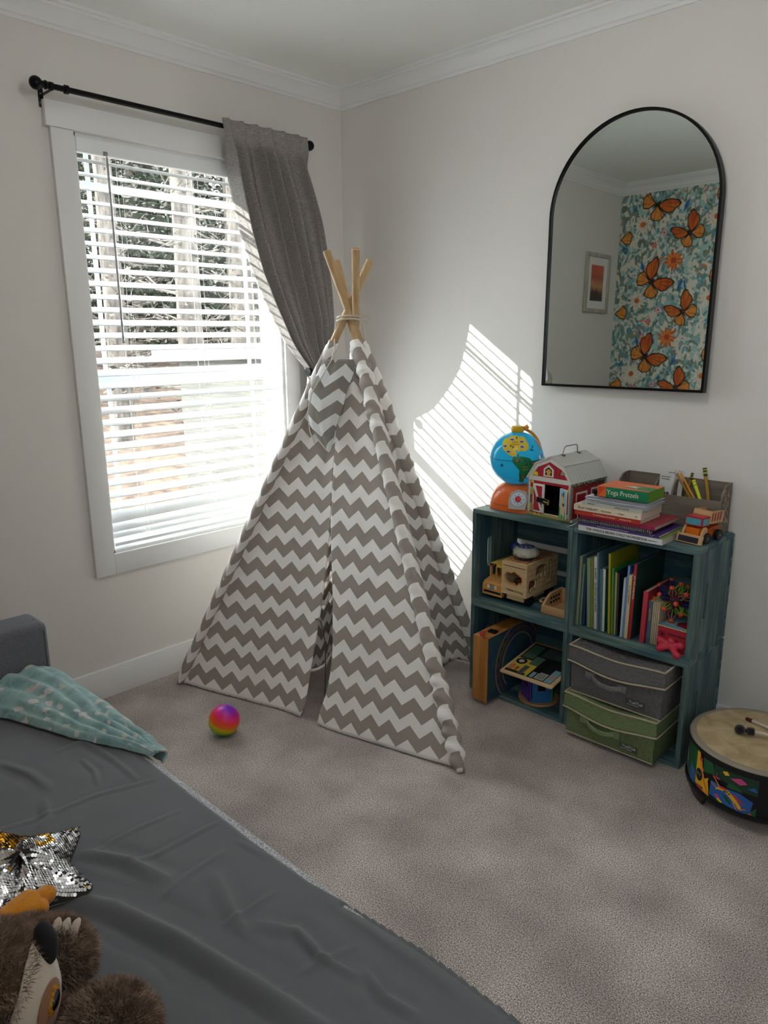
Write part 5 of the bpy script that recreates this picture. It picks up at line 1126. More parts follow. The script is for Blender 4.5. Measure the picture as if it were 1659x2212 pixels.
def dp(pts, mi, l=0): g.poly([(x, -.0084 - .0004 * l, z) for x, z in pts], mi)
dp([(.036, .027), (.074, .027), (.074, .124), (.036, .124)], 0); dp([(.036, .124), (.043, .124), (.074, .036), (.074, .027), (.068, .027), (.036, .112)], 1, 1)
for x in (.045, .055, .065): dp([(x, .027), (x + .0006, .027), (x + .0006, .124), (x, .124)], 2, .5)
g.obj('door_print', [m_br, m_bw, C('plank_line', '#7a1724')], t, flat=True)
m_br2 = C('brass', '#c2a75a', .3, metal=1.0); m_oliv = C('latch_brass', '#a39c66', .4, metal=.35)
for z in (.100, .036):
    g = B(); g.bb((.014, -.0035, z - .016), (.023, -.0010, z + .016), bev=.0008); g.bb((.0245, -.0105, z - .014), (.0345, -.0084, z + .014), bev=.0008, mi=1); g.cyl((.0240, -.007, z - .016), (.0240, -.007, z + .016), .0022, n=8)
    for dz in (-.011, .011):
        g.sph((.0185, -.004, z + dz), (.0018, .001, .0018), n=8, mi=2); g.sph((.031, -.0108, z + dz), (.0018, .001, .0018), n=8, mi=2)
    g.obj('hinge', [m_br2, m_oliv, C('brass_pin', '#e3cf8a', .25, metal=1.0)], t)
g = B(); g.box((.080, -.0115, .069), (.056, .003, .022), rot=Matrix.Rotation(.13, 3, 'Y'), bev=.001); g.box((.094, -.0133, .0665), (.018, .0012, .0045), rot=Matrix.Rotation(.13, 3, 'Y'), mi=1); g.box((.108, -.0105, .0655), (.006, .006, .018), rot=Matrix.Rotation(.13, 3, 'Y'), mi=2); g.obj('latch', [m_oliv, m_dark, m_br2], t)
g = B(); Mo = fr((.156, -.0035, .014), (.90, -.42, 0), (0, 0, 1)); g.prism([(0, .003), (.003, 0), (.043, 0), (.046, .003), (.046, .112), (.043, .115), (.003, .115), (0, .112)], .005, Mo); g.obj('open_door', m_bw, t, flat=True)
g = B()
for Mo2 in (Mo @ Matrix.Translation((0, 0, .0052)),):
    def op(pts, mi, l=0): g.poly([Mo2 @ Vector((x, z, .0003 + .0003 * l)) for x, z in pts], mi)
    op([(.001, .001), (.045, .001), (.045, .114), (.001, .114)], 0); op([(.001, .001), (.045, .001), (.045, .030), (.030, .026), (.018, .040), (.001, .046)], 1, 1); op([(.012, .020), (.040, .014), (.044, .050), (.034, .062), (.026, .085), (.010, .090), (.008, .060)], 2, 2)
    op([(.010, .062), (.030, .058), (.034, .096), (.014, .100)], 3, 1.5); op([(.022, .090), (.036, .086), (.036, .104), (.026, .106)], 4, 3); op([(.024, .066), (.031, .060), (.040, .066), (.036, .050), (.026, .052)], 5, 4); op([(.012, .004), (.016, .004), (.017, .030), (.013, .030)], 6, 4); op([(.032, .003), (.036, .003), (.037, .024), (.033, .024)], 6, 4)
g.obj('door_picture', [C('sky_print', '#8fc3dc'), C('grass_print', '#3f9440'), C('cow_tan', '#d3b98c'), C('sun_orange', '#e08a3c'), C('plate_blue', '#3a6690'), C('ink', '#2a2420'), C('print_white', '#d8d6cf')], t, flat=True)
g = B(); hx = BW / 2 + .004
g.tube([(hx, .072, rz_ + .004), (hx, .082, rz_ + .030), (hx, .092, rz_ + .036), (hx, .160, rz_ + .036), (hx, .168, rz_ + .030), (hx, .172, rz_ + .004)], .0018, 8); 
for y in (.070, .173): g.bb((hx - .010, y - .006, rz_ + .000), (hx + .012, y + .006, rz_ + .006), bev=.001)
g.obj('wire_handle', C('handle_brass', '#8b7a50', .35, metal=1.0), t)
g = B(); g.sph((BW + .012, -.008, .008), .007, n=12); g.tube([(BW + .012, -.008, .008), (BW + .028, -.010, .010), (BW + .036, -.004, .030), (BW + .030, .0, .045)], .0018, 6); g.obj('hook', m_steel, t)

# --- stack of books and papers
def flat_book(z, x0, x1, y0, y1, h, cover, spine, pages, label, rz=0, txt=None, ink='#2a2420', ts=.010, tx=.02, nm='paperback_book', cat='book', soft=True, top=None):
    t = thing(nm, label, cat, (x0, y0, z), rz); w_, d = x1 - x0, y1 - y0; ct = .0008 if soft else .002
    g = B(); g.bb((0, 0, 0), (w_, d, ct)); g.bb((0, 0, h - ct), (w_, d, h), mi=1 if top else 0); g.bb((0, -.0006, 0), (w_, .0012, h), mi=2)
    g.obj('cover', [C('cover_' + cover, cover, .4), C('cover_' + (top or cover), top or cover, .35), C('cover_' + spine, spine, .4)], t)
    g = B(); g.bb((.002, .001, ct), (w_ - .0015, d - .002, h - ct)); g.obj('pages', C('paper' + pages, pages, .85), t)
    if txt:
        for s_, x_, sz, ik in txt: text(s_, sz, fr((x_, -.0012, h * .5 - sz * .34), (1, 0, 0), (0, 0, 1)), C('ink_' + ik, ik), t)
    return z + h + .0003
z = ZC
z = flat_book(z, 1.572, 1.882, -.344, -.128, .020, '#d8d5d0', '#cfcfd2', '#c9c4b8', 'white spined workbook with green cover at the bottom of the stack', txt=[('THE WHOLE-BRAIN CHILD WORKBOOK', .030, .0125, '#3b3b46'), ('Siegel, Bryson', .262, .0055, '#3b3b46')], top='#7f9a46')
z = flat_book(z, 1.574, 1.868, -.342, -.14, .0085, '#4b3378', '#4b3378', '#c9c4b8', 'thin purple book second from the bottom of the stack', rz=.010, txt=[('WHAT TO DO WHEN YOU WORRY TOO MUCH', .07, .0052, '#c9c0e0')])
t = thing('spiral_notebook', 'black spiral bound notebook with curling wire in the book stack', 'notebook', (1.574, -.338, z), .012)
g = B(); g.bb((0, 0, 0), (.265, .185, .0012)); g.bb((0, 0, .0128), (.265, .185, .014)); g.obj('cover', C('notebook_black', '#17171b', .4), t)
g = B(); g.bb((.004, .004, .0012), (.262, .182, .0128)); g.obj('pages', C('paper_dark', '#55535a', .8), t)
g = B(); P = []
for k in range(400): a = k * .6; P.append((.004 + k * .262 / 400, -.001 + .006 * math.cos(a), .007 + .0075 * math.sin(a)))
g.tube(P, .0007, 5); g.tube([(.266, -.001, .007), (.262, -.008, .003), (.270, -.012, -.004), (.278, -.006, .002)], .0008, 5); g.tube([(.004, -.001, .007), (-.006, -.008, .003), (-.010, -.014, -.006), (-.03, -.018, -.018), (-.042, -.016, -.024)], .0008, 5); g.obj('wire_coil', m_steel, t)
z += .0147
z = flat_book(z, 1.570, 1.850, -.334, -.13, .012, '#8f2338', '#93284a', '#b9a9a4', 'crimson glitter covered notebook in the middle of the stack', rz=-.006, top='#a33246', nm='notebook', cat='notebook')
z = flat_book(z, 1.553, 1.800, -.340, -.18, .0165, '#b4382a', '#b4382a', '#c4b9a8', 'red spined paperback under the cream play therapy book', txt=[('The Self Esteem Workbook', .07, .0075, '#ead6c4'), ('Activities for kids', .172, .006, '#ead6c4')])
z = flat_book(z, 1.549, 1.802, -.343, -.172, .0205, '#d8cdb8', '#d9cdb6', '#c9bfae', 'cream spined play therapy book above the red one', rz=.006, txt=[('PLAY THERAPY', .017, .0115, '#5a3f30'), ('Activities', .106, .0105, '#8a5a40'), ('LaVigne', .170, .007, '#4a4640'), ('rp', .232, .008, '#a05040')])
z = flat_book(z, 1.575, 1.800, -.333, -.17, .0125, '#b9bcb6', '#b2b5b0', '#c9c4b8', 'grey white paperback just below the loose papers', rz=.010, txt=[('THE PLAY', .022, .0065, '#4a5050'), ('GUIDED LAUGHS', .125, .0068, '#4a5050')])
t = thing('paper_stack', 'curled stack of loose white worksheets under the yoga card box', 'papers', (1.585, -.330, z))
random.seed(11)
g = B()
for k in range(7):
    ox, oy = random.uniform(-.004, .008), random.uniform(-.004, .004); ph = random.uniform(0, 6)
    g.grid(lambda s, v: (ox + s * .225, oy + v * .15, .001 + k * .0030 + .0010 * math.sin(5 * s + ph) * (1 - v) + .0008 * math.sin(3 * v)), 24, 3)
o = g.obj('sheets', C('loose_paper', '#c2c4cc', .8), t, ang=180, thick=.0010)
zp = z + .0225
t = thing('tablet_sleeve', 'black zip sleeve poking out under the yoga card box', 'sleeve', (1.612, -.322, zp)); g = B()
g.prism([(0, .0), (.006, .0035), (.16, .005), (.16, .0006), (.0, 0)], .14, fr((0, .14, 0), (1, 0, 0), (0, 0, 1))); g.prism([(-.012, .008), (.0, .0195), (.034, .026), (.034, .0235), (.002, .0165), (-.008, .008), (.006, .0035), (0, 0)], .11, fr((0, .12, 0), (1, 0, 0), (0, 0, 1))); g.obj('sleeve_body', C('sleeve_black', '#2a2326', .5), t, ang=20)
zy = zp + .0054
t = thing('card_game_box', 'green and orange yoga card box on top of the book stack', 'box', (1.636, -.340, zy), .012)
g = B(); g.bb((0, 0, 0), (.184, .130, .0365), bev=.0012); g.obj('box_body', C('yoga_green', '#177a50', .4), t)
g = B(); g.poly([(.0, 0, .0368), (.184, 0, .0368), (.184, .130, .0368), (0, .130, .0368)], 0); g.poly([(.085, .030, .0371), (.184, .012, .0371), (.184, .075, .0371), (.120, .085, .0371)], 1); g.poly([(.075, .05, .0374), (.13, .035, .0374), (.12, .05, .0374), (.135, .06, .0374), (.105, .062, .0374)], 2)
g.poly([(0, -.0004, .0), (.032, -.0004, .0), (.032, -.0004, .0365), (0, -.0004, .0365)], 0); g.poly([(.003, -.0007, .002), (.030, -.0007, .034), (.003, -.0007, .034)], 3) ; g.poly([(.1844, 0, 0), (.1844, .130, 0), (.1844, .130, .0365), (.1844, 0, .0365)], 4)
g.obj('box_print', [C('yoga_orange', '#d9662a', .4), C('yoga_leaf', '#2e7a40', .4), C('print_white', '#d8d6cf'), C('yoga_red', '#c8402c', .4), C('yoga_lime', '#5f8f2a', .4)], t, flat=True)
text('Yoga Pretzels', .0238, fr((.036, -.0012, .0115), (1, 0, 0), (0, 0, 1)), C('print_white', '#e4e2da'), t, sx=.88)

# --- desk organiser
m_gw = wood('weathered_grey_wood', '#84796d', '#5f564c', 0, .75, .5)
t = thing('desk_organizer', 'weathered grey wooden desk organiser with three open pockets against the wall', 'organiser', (1.592, -.104, ZC))
OW, OD = .385, .098
g = B(); g.bb((0, 0, 0), (OW, .006, .122)); g.obj('front_board', m_gw, t); g = B(); g.bb((0, OD - .006, 0), (OW, OD, .176)); g.bb((.0005, .0062, 0), (OW - .0005, OD - .0062, .006)); g.obj('back_board', m_gw, t)
cv = [(.0062, .0062), (OD - .0062, .0062), (OD - .0062, .1755), (.060, .176), (.036, .170), (.016, .154), (.0075, .136), (.0062, .122)]
for x in (0, .140, .206, OW - .006): g = B(); g.prism(cv, .006, Matrix(((0, 0, 1, x), (1, 0, 0, 0), (0, 1, 0, 0), (0, 0, 0, 1)))); g.obj('side_board', m_gw, t, flat=True)
g = B()
for k, (y, z_) in enumerate(((.030, .15), (.045, .13), (.030, .11), (.05, .09), (.033, .07), (.05, .05), (.065, .14), (.068, .105), (.066, .075), (.07, .045))):
    g.tube([(OW + .0006, y + .007 * math.cos(a), z_ + .010 * math.sin(a + .6 * k)) for a in [k + PI * 1.5 * j / 8 for j in range(9)]], .0011, 5)
g.obj('scribble', C('scribble_white', '#b5a99a'), t)
def stick(nm, lab, p0, p1, r, m_, cat, tip=None, tl=.014, cap=None, cl=.02, grp=None):
    p0, p1 = Vector(p0), Vector(p1); d = (p1 - p0).normalized(); t = thing(nm, lab, cat, p0, 0, grp); L_ = (p1 - p0).length
    g = B(); g.cyl((0, 0, 0), d * (L_ - (tl if tip else 0)), r, n=6 if nm == 'pencil' else 14); g.obj('barrel', m_, t, ang=30)
    if tip: g = B(); g.cyl(d * (L_ - tl), d * (L_ - tl * .25), r, r * .3, n=14); g.cyl(d * (L_ - tl * .25), d * L_, r * .3, .0003, n=8, mi=1); g.obj('tip', tip, t)
    if cap: g = B(); g.cyl(d * (L_ - cl), d * (L_ + .0005), r * 1.12, n=14); g.cyl(d * (L_ - cl * .72), d * (L_ - cl * .5), r * 1.2, n=14, mi=1); g.cyl(d * (L_ - cl * .3), d * (L_ - cl * .15), r * 1.2, n=14, mi=1); g.obj('ferrule', cap, t)
    return t
py = -.060; X0 = 1.592; zb_ = ZC + .006
m_py = C('pencil_orange', '#c98a34', .4); m_pb = C('pencil_mustard', '#a8822f', .4); tipw = [C('pencil_wood', '#cfa87c', .6), C('graphite', '#3a3432', .4)]
stick('pencil', 'orange pencil with its wooden point upward, leaning left in the organiser', (X0 + .352, -.088, zb_ + .01), (1.806, -.060, ZC + .208), .0042, m_py, 'pencil', tip=tipw)
stick('pencil', 'dull yellow pencil with a brown point, leftmost of the leaning pencils', (X0 + .340, -.080, zb_ + .01), (1.787, -.052, ZC + .204), .0042, m_pb, 'pencil', tip=[C('pencil_wood', '#cfa87c', .6), C('lead_brown', '#6b3a2a', .4)])
capm = [C('cap_darkgreen', '#2f3626', .45), C('cap_yellow2', '#a8a53a', .4)]
stick('pencil', 'thick mustard pencil with a dark striped end, standing tallest in the organiser', (X0 + .352, -.070, zb_), (X0 + .292, -.030, ZC + .221), .0062, m_pb, 'pencil', cap=capm, cl=.03)
stick('pencil', 'mustard pencil with a dark striped end, tilted behind the leaning pencils', (X0 + .215, -.030, zb_), (X0 + .248, -.022, ZC + .196), .0042, m_pb, 'pencil', cap=capm, cl=.024)
stick('highlighter', 'bright yellow highlighter pen leaning in the organiser', (X0 + .352, -.078, zb_ + .002), (X0 + .268, -.060, ZC + .178), .0058, C('hilite_yellow', '#d5dc2a', .35), 'marker', cap=[C('hilite_yellow', '#d5dc2a', .35), C('hilite_green', '#9aae20', .35)], cl=.03)
stick('crayon', 'pink tipped crayon standing in the left organiser pocket', (X0 + .060, -.045, zb_), (X0 + .070, -.040, ZC + .145), .0055, C('crayon_brown', '#3a2426', .5), 'crayon', tip=[C('crayon_pink', '#c8505c', .5), C('crayon_pink', '#c8505c', .5)], tl=.02)
t = thing('toy_figure', 'tiny pale blue figurine in the left organiser pocket', 'figurine', (X0 + .112, -.050, zb_)); g = B(); g.tube([(0, 0, 0), (0, 0, .105), (.002, 0, .115)], [.012, .014, .010], 12); g.sph((.0, 0, .124), (.009, .008, .009), n=12); g.sph((.012, 0, .112), .005, n=8); g.sph((-.012, 0, .112), .005, n=8); g.obj('figure_body', C('figure_blue', '#6f93ad', .4), t)
t = thing('wooden_bead', 'small tan wooden bead beside the blue figurine', 'bead', (X0 + .132, -.052, zb_ + .100)); g = B(); g.sph((0, 0, 0), .010, n=14); g.cyl((0, 0, -.10), (0, 0, -.008), .004, n=8); g.obj('bead', C('bead_tan', '#b08a68', .5), t)
def card(p, w_, h_, lab, art, lean):
    t = thing('picture_card', lab, 'card', p, math.radians(lean[1])); t.rotation_euler = (math.radians(lean[0]), 0, math.radians(lean[1]))
    g = B(); g.bb((0, 0, 0), (w_, .0012, h_)); g.obj('card_sheet', C('card_white', '#c6c6c6', .5), t)
    text('Draw a hug and', .0052, fr((.006, -.0006, h_ - .012), (1, 0, 0), (0, 0, 1)), C('ink', '#2a2420'), t); text('friends smiling' if art else 'Feeling Worry', .0052, fr((.006, -.0006, h_ - .020), (1, 0, 0), (0, 0, 1)), C('ink', '#2a2420'), t)
    if art:
        g = B()
        for x, cl in ((.018, 0), (.030, 1)):
            g.bb((x, -.0006, h_ * .34), (x + .008, 0, h_ * .52), mi=cl); g.cyl((x + .004, 0, h_ * .62), (x + .004, -.0008, h_ * .62), .0055, n=12, mi=2); g.bb((x + .001, -.0005, h_ * .16), (x + .003, 0, h_ * .34), mi=2); g.bb((x + .005, -.0005, h_ * .16), (x + .007, 0, h_ * .34), mi=2)
        g.obj('drawing', [C('ink', '#2a2420'), C('art_red', '#a03038'), C('art_dark', '#4a3a3c')], t)
    return t
card((X0 + .150, -.088, zb_), .054, .186, 'white picture card with two drawn children, front card in the organiser', True, (-6, 3))
card((X0 + .166, -.070, zb_), .062, .200, 'white printed card behind the one with drawn children', False, (-7, -2))
card((X0 + .170, -.055, zb_), .060, .188, 'white printed card at the back of the card pocket', False, (-6, 2)) if 0 else None

# --- toy loader truck
t = thing('toy_dump_truck', 'wooden toy dump truck with a red cab, orange hood and loader blade', 'toy truck', (1.937, -.262, ZC), math.radians(-10))
m_red = C('truck_red', '#b3202f', .35); m_ho = C('truck_orange', '#d9701c', .35)
for x in (-.036, .030):
    g = B(); g.prism([(.004, .006), (.022, .046), (.030, .055), (.040, .057), (.046, .050), (.044, .040), (.034, .030), (.030, .018), (.018, .004)], .008, Matrix(((0, 0, 1, x), (1, 0, 0, 0), (0, 1, 0, 0), (0, 0, 0, 1)))); g.obj('loader_arm', m_beech, t, ang=30)
g = B(); g.box((0, .006, .016), (.092, .011, .032), rot=Matrix.Rotation(-.30, 3, 'X'), bev=.002); g.obj('blade', m_beech, t)
g = B(); g.box((-.002, -.0002, .0155), (.072, .0012, .019), rot=Matrix.Rotation(-.30, 3, 'X')); g.obj('blade_print', C('blade_dark', '#23272e', .6), t)
g = B(); g.bb((-.024, .016, .014), (.024, .064, .052), bev=.002); g.bb((-.022, .055, .012), (.022, .150, .034), bev=.001); g.obj('hood', m_ho, t)
g = B(); g.prism([(.018, .060), (.022, .090), (.068, .090), (.068, .058)], .062, Matrix(((0, 0, 1, -.031), (1, 0, 0, 0), (0, 1, 0, 0), (0, 0, 0, 1)))); g.obj('cab', m_red, t, flat=True)
g = B(); Mw = fr((-.027, .0186, .0635), (1, 0, 0), (0, .13, 1)); g.prism([(0, 0), (.054, 0), (.054, .022), (0, .022)], .0008, Mw); Mw2 = fr((.0312, .026, .0630), (0, 1, 0), (0, 0, 1)); g.prism([(0, 0), (.034, 0), (.034, .021), (.002, .022)], .0008, Mw2); g.obj('cab_windows', C('window_teal', '#4f9fb4', .35), t, flat=True)
g = B(); g.prism([(.062, .066), (.076, .106), (.150, .100), (.146, .060)], .004, Matrix(((0, 0, 1, .029), (1, 0, 0, 0), (0, 1, 0, 0), (0, 0, 0, 1)))); g.prism([(.062, .066), (.076, .106), (.150, .100), (.146, .060)], .004, Matrix(((0, 0, 1, -.033), (1, 0, 0, 0), (0, 1, 0, 0), (0, 0, 0, 1))))
g.box((0, .071, .086), (.062, .006, .042), rot=Matrix.Rotation(-.33, 3, 'X')); g.box((0, .105, .063), (.062, .082, .005), rot=Matrix.Rotation(-.06, 3, 'X')); g.obj('dump_bed', m_beech, t, ang=30)
g = B()
for k in range(4): y = .080 + k * .0165; g.prism([(y - .006, .070), (y, .070), (y + .005, .098), (y - .001, .098)], .0006, Matrix(((0, 0, 1, .0331), (1, 0, 0, 0), (0, 1, 0, 0), (0, 0, 0, 1))))
g.obj('red_stripes', C('stripe_red', '#8e1f28', .5), t, flat=True)
g = B(); g.prism([(.060, .026), (.064, .044), (.140, .048), (.150, .044), (.150, .030), (.125, .030), (.108, .038), (.090, .030), (.084, .020)], .044, Matrix(((0, 0, 1, -.020), (1, 0, 0, 0), (0, 1, 0, 0), (0, 0, 0, 1)))); g.obj('chassis', C('chassis_orange', '#b8501c', .4), t, flat=True)
for y in (.042, .118):
    for x in (-.043, .030): g = B(); g.cyl((x, y, .019), (x + .013, y, .019), .019, n=28); g.cyl((x - .0005, y, .019), (x + .0135, y, .019), .013, n=20, mi=1); g.cyl((x - .001, y, .019), (x + .0145, y, .019), .0025, n=10, mi=2); g.obj('wheel', [m_wheel, C('wheel_face', '#17171a', .3), m_steel], t)
# ================================================================ BED / FUTON
SX0, SX1, SYF, SYB, SZ = 0.592, 2.78, -1.862, -2.745, 0.418
m_cush = mat('sofa_grey_weave', '#cfced4', .9, col2='#85858e', sc=(330, 330, 330), fac=(.42, .58), bump=(420, .5), detail=2)
m_arm = mat('sofa_arm_weave', '#74757d', .9, col2='#5c5d65', sc=(400, 400, 400), bump=(400, .4), detail=2)
t = thing('futon_sofa', 'grey woven futon sofa bed folded flat along the back wall', 'sofa bed', (SX0, SYF, 0))
g = B(); g.box(((SX1 - SX0) / 2, -(SYF - SYB) / 2, .30), (SX1 - SX0, SYF - SYB, .236), bev=.022, seg=4); g.obj('mattress', m_cush, t)
g = B(); g.box(((SX1 - SX0) / 2, -(SYF - SYB) / 2, .135), (SX1 - SX0 - .05, SYF - SYB - .05, .10), bev=.01); g.obj('base', m_arm, t)
g = B(); g.box((-.072, -(SYF - SYB) / 2 - .0, .345), (.138, SYF - SYB, .565), bev=.022, seg=4); g.obj('armrest', m_arm, t)
g = B(); g.tube([(-.003, -.012, .08), (-.003, -.012, .60), (-.012, -.020, .622), (-.06, -.02, .627)], .003, 6); g.obj('seam', mat('seam_grey', '#6f6f76', .9), t)
for x, y in ((.06, -.06), (SX1 - SX0 - .06, -.06), (.06, -(SYF - SYB) + .06), (SX1 - SX0 - .06, -(SYF - SYB) + .06)):
    g = B(); g.cyl((x, y, 0), (x, y, .09), .018, .025); g.obj('leg', m_blk, t)
# sheet with folds
def sd(p, a, b):
    ax, ay = a; bx, by_ = b; vx, vy = bx - ax, by_ - ay; L2 = vx * vx + vy * vy
    k = max(0, min(1, ((p[0] - ax) * vx + (p[1] - ay) * vy) / L2)); dx, dy = p[0] - ax - k * vx, p[1] - ay - k * vy
    s_ = (vx * dy - vy * dx); return math.hypot(dx, dy), (1 if s_ > 0 else -1), k
ridges = [([(1.506, -2.255), (1.64, -2.188), (1.811, -2.142), (1.946, -2.117), (2.046, -2.097), (2.137, -2.079)], 0.022, 0.02, 1), ([(1.445, -2.152), (1.526, -2.11), (1.639, -2.078)], 0.014, 0.01, 1), ([(1.23, -2.253), (1.247, -2.197), (1.263, -2.043), (1.295, -1.959), (1.311, -1.912)], 0.006, 0.003, 1), ([(1.451, -2.142), (1.452, -2.044), (1.461, -1.941)], 0.005, 0.003, 1), ([(1.534, -2.114), (1.559, -2.057), (1.561, -1.942), (1.568, -1.871)], 0.006, 0.0035, 1), ([(1.821, -2.127), (1.828, -2.033), (1.829, -1.953)], 0.006, 0.0035, 1), ([(1.686, -2.145), (1.661, -2.049), (1.655, -1.956)], 0.006, 0.003, 1), ([(2.012, -2.083), (2.014, -2.0), (2.039, -1.937)], 0.007, 0.0035, 1), ([(1.931, -1.981), (2.007, -1.993), (2.092, -1.977)], 0.008, 0.006, 1), ([(2.091, -1.96), (2.153, -1.975), (2.212, -1.964)], 0.009, 0.006, 1), ([(1.106, -1.946), (1.2, -1.946), (1.273, -1.947)], 0.007, 0.004, 1), ([(1.094, -2.001), (1.167, -2.004), (1.22, -2.023)], 0.006, 0.004, 1), ([(1.147, -2.117), (1.053, -2.125), (0.957, -2.157)], 0.012, 0.006, 1), ([(1.006, -2.023), (1.006, -1.96), (1.148, -1.951)], 0.008, 0.005, -1), ([(1.203, -2.14), (1.268, -2.162), (1.298, -2.19)], 0.012, 0.006, 1), ([(1.709, -2.004), (1.803, -2.036), (1.869, -2.051)], 0.014, 0.006, 1), ([(1.652, -1.912), (1.692, -1.905), (1.742, -1.898)], 0.006, 0.005, 1), ([(1.899, -1.896), (2.033, -1.89), (2.146, -1.89), (2.25, -1.893)], 0.016, 0.005, -1), ([(1.869, -2.02), (1.937, -1.987), (2.014, -1.987)], 0.012, 0.005, 1)]
def sheet_h(x, y):
    h = .0026 * nz(x * 6, y * 6) + .0012 * nz(x * 17, y * 17, 3)
    for pts, w_, a_, one in ridges:
        best = (9, 1)
        for i, (a, b) in enumerate(zip(pts, pts[1:])):
            d, s_, k = sd((x, y), a, b); kk = (i + k) / (len(pts) - 1)
            if d < best[0]: best = (d, s_, kk)
        d, s_, kk = best
        if d < w_ * 4:
            env = math.sin(PI * min(1, max(0, kk * .92 + .04))) ** .5
            ww = w_ * (.55 if s_ * one > 0 else 1.25)
            h += a_ * env * math.exp(-(d / ww) ** 2) - a_ * .3 * env * math.exp(-((d - w_ * 2) / w_) ** 2)
    return h
def shf(s, v):
    x = lerp(SX0 + .004, SX1 - .01, s)
    edge = interp([(.6, -1.890), (1.2, -1.889), (1.6, -1.893), (1.85, -1.890), (1.98, -1.872), (2.12, -1.858), (2.8, -1.858)], x) + .0025 * nz(x * 8, 2)
    drop = interp([(.6, 0), (1.95, 0), (2.2, .05), (2.8, .16)], x)
    Ltot = (edge - SYB - .02) + drop; dd = v * Ltot
    if dd <= drop:
        q = drop - dd; return (x, edge + .003 + .02 * min(1, (drop - q) / .03) * 0, SZ - q - .004 * min(1, q / .01))
    y = edge - (dd - drop); rim = min(1, (edge - y) / .03)
    return (x, y, SZ + .0035 + max(-.002, sheet_h(x, y)) * rim - (.0 if drop == 0 else .010 * (1 - rim) ** 2))
g = B(); g.grid(shf, 420, 210); m_sh = mat('charcoal_sheet', '#606267', .75, bump=(1400, .1), spec=.3, sheen=.15)
tag(g.obj('bed_sheet', m_sh, ang=180, thick=.002), 'wrinkled charcoal grey sheet spread over the futon', 'bed sheet')
# blanket
def blmat():
    m, tt, b = newmat('teal_fleece'); N = tt.nodes; L = tt.links; tc = N.new('ShaderNodeTexCoord')
    v = N.new('ShaderNodeTexVoronoi'); v.inputs['Scale'].default_value = 21; v.inputs['Randomness'].default_value = .8; ns = N.new('ShaderNodeTexNoise'); ns.inputs['Scale'].default_value = 60
    uvn = N.new('ShaderNodeUVMap'); uvn.uv_map = 'uv'
    mxv = N.new('ShaderNodeMix'); mxv.data_type = 'RGBA'; mxv.inputs['Factor'].default_value = .02; L.new(uvn.outputs[0], mxv.inputs['A']); L.new(ns.outputs['Color'], mxv.inputs['B']); L.new(mxv.outputs['Result'], v.inputs['Vector']); L.new(tc.outputs['Object'], ns.inputs['Vector'])
    lt_ = N.new('ShaderNodeMapRange'); lt_.inputs[1].default_value = .31; lt_.inputs[2].default_value = .27; L.new(v.outputs['Distance'], lt_.inputs[0])
    v2 = N.new('ShaderNodeTexVoronoi'); v2.feature = 'DISTANCE_TO_EDGE'; v2.inputs['Scale'].default_value = 6; L.new(mxv.outputs['Result'], v2.inputs['Vector']); ln = N.new('ShaderNodeMapRange'); ln.inputs[1].default_value = .014; ln.inputs[2].default_value = .006; L.new(v2.outputs['Distance'], ln.inputs[0])
    n3 = N.new('ShaderNodeTexNoise'); n3.inputs['Scale'].default_value = 22; n3.inputs['Detail'].default_value = 4; L.new(tc.outputs['Object'], n3.inputs['Vector'])
    c1 = N.new('ShaderNodeMix'); c1.data_type = 'RGBA'; c1.inputs['A'].default_value = (*srgb('#6a9ca1'), 1); c1.inputs['B'].default_value = (*srgb('#a0c8c9'), 1); r_ = N.new('ShaderNodeMapRange'); r_.inputs[1].default_value = .35; r_.inputs[2].default_value = .65; L.new(n3.outputs['Fac'], r_.inputs[0]); L.new(r_.outputs[0], c1.inputs['Factor'])
    c2 = N.new('ShaderNodeMix'); c2.data_type = 'RGBA'; c2.inputs['B'].default_value = (*srgb('#9cc4c2'), 1); L.new(c1.outputs['Result'], c2.inputs['A']); L.new(ln.outputs[0], c2.inputs['Factor'])
    c3 = N.new('ShaderNodeMix'); c3.data_type = 'RGBA'; c3.inputs['B'].default_value = (*srgb('#d9d3d4'), 1); L.new(c2.outputs['Result'], c3.inputs['A']); L.new(lt_.outputs[0], c3.inputs['Factor']); L.new(c3.outputs['Result'], b.inputs['Base Color'])
    b.inputs['Roughness'].default_value = .95; b.inputs['Sheen Weight'].default_value = .6; b.inputs['Sheen Roughness'].default_value = .5
    nb = N.new('ShaderNodeTexNoise'); nb.inputs['Scale'].default_value = 700; nb.inputs['Detail'].default_value = 2; L.new(tc.outputs['Object'], nb.inputs['Vector']); bp = N.new('ShaderNodeBump'); bp.inputs['Strength'].default_value = .8; bp.inputs['Distance'].default_value = .004; L.new(nb.outputs['Fac'], bp.inputs['Height']); L.new(bp.outputs[0], b.inputs['Normal'])
    return m
near_e = [(1.215, -1.872), (1.13, -1.905), (1.05, -1.945), (.95, -1.985), (.85, -2.02), (.72, -2.07), (.60, -2.15)]
far_e = [(1.222, -1.850), (1.15, -1.836), (1.05, -1.826), (.95, -1.822), (.86, -1.822), (.74, -1.826), (.60, -1.836)]
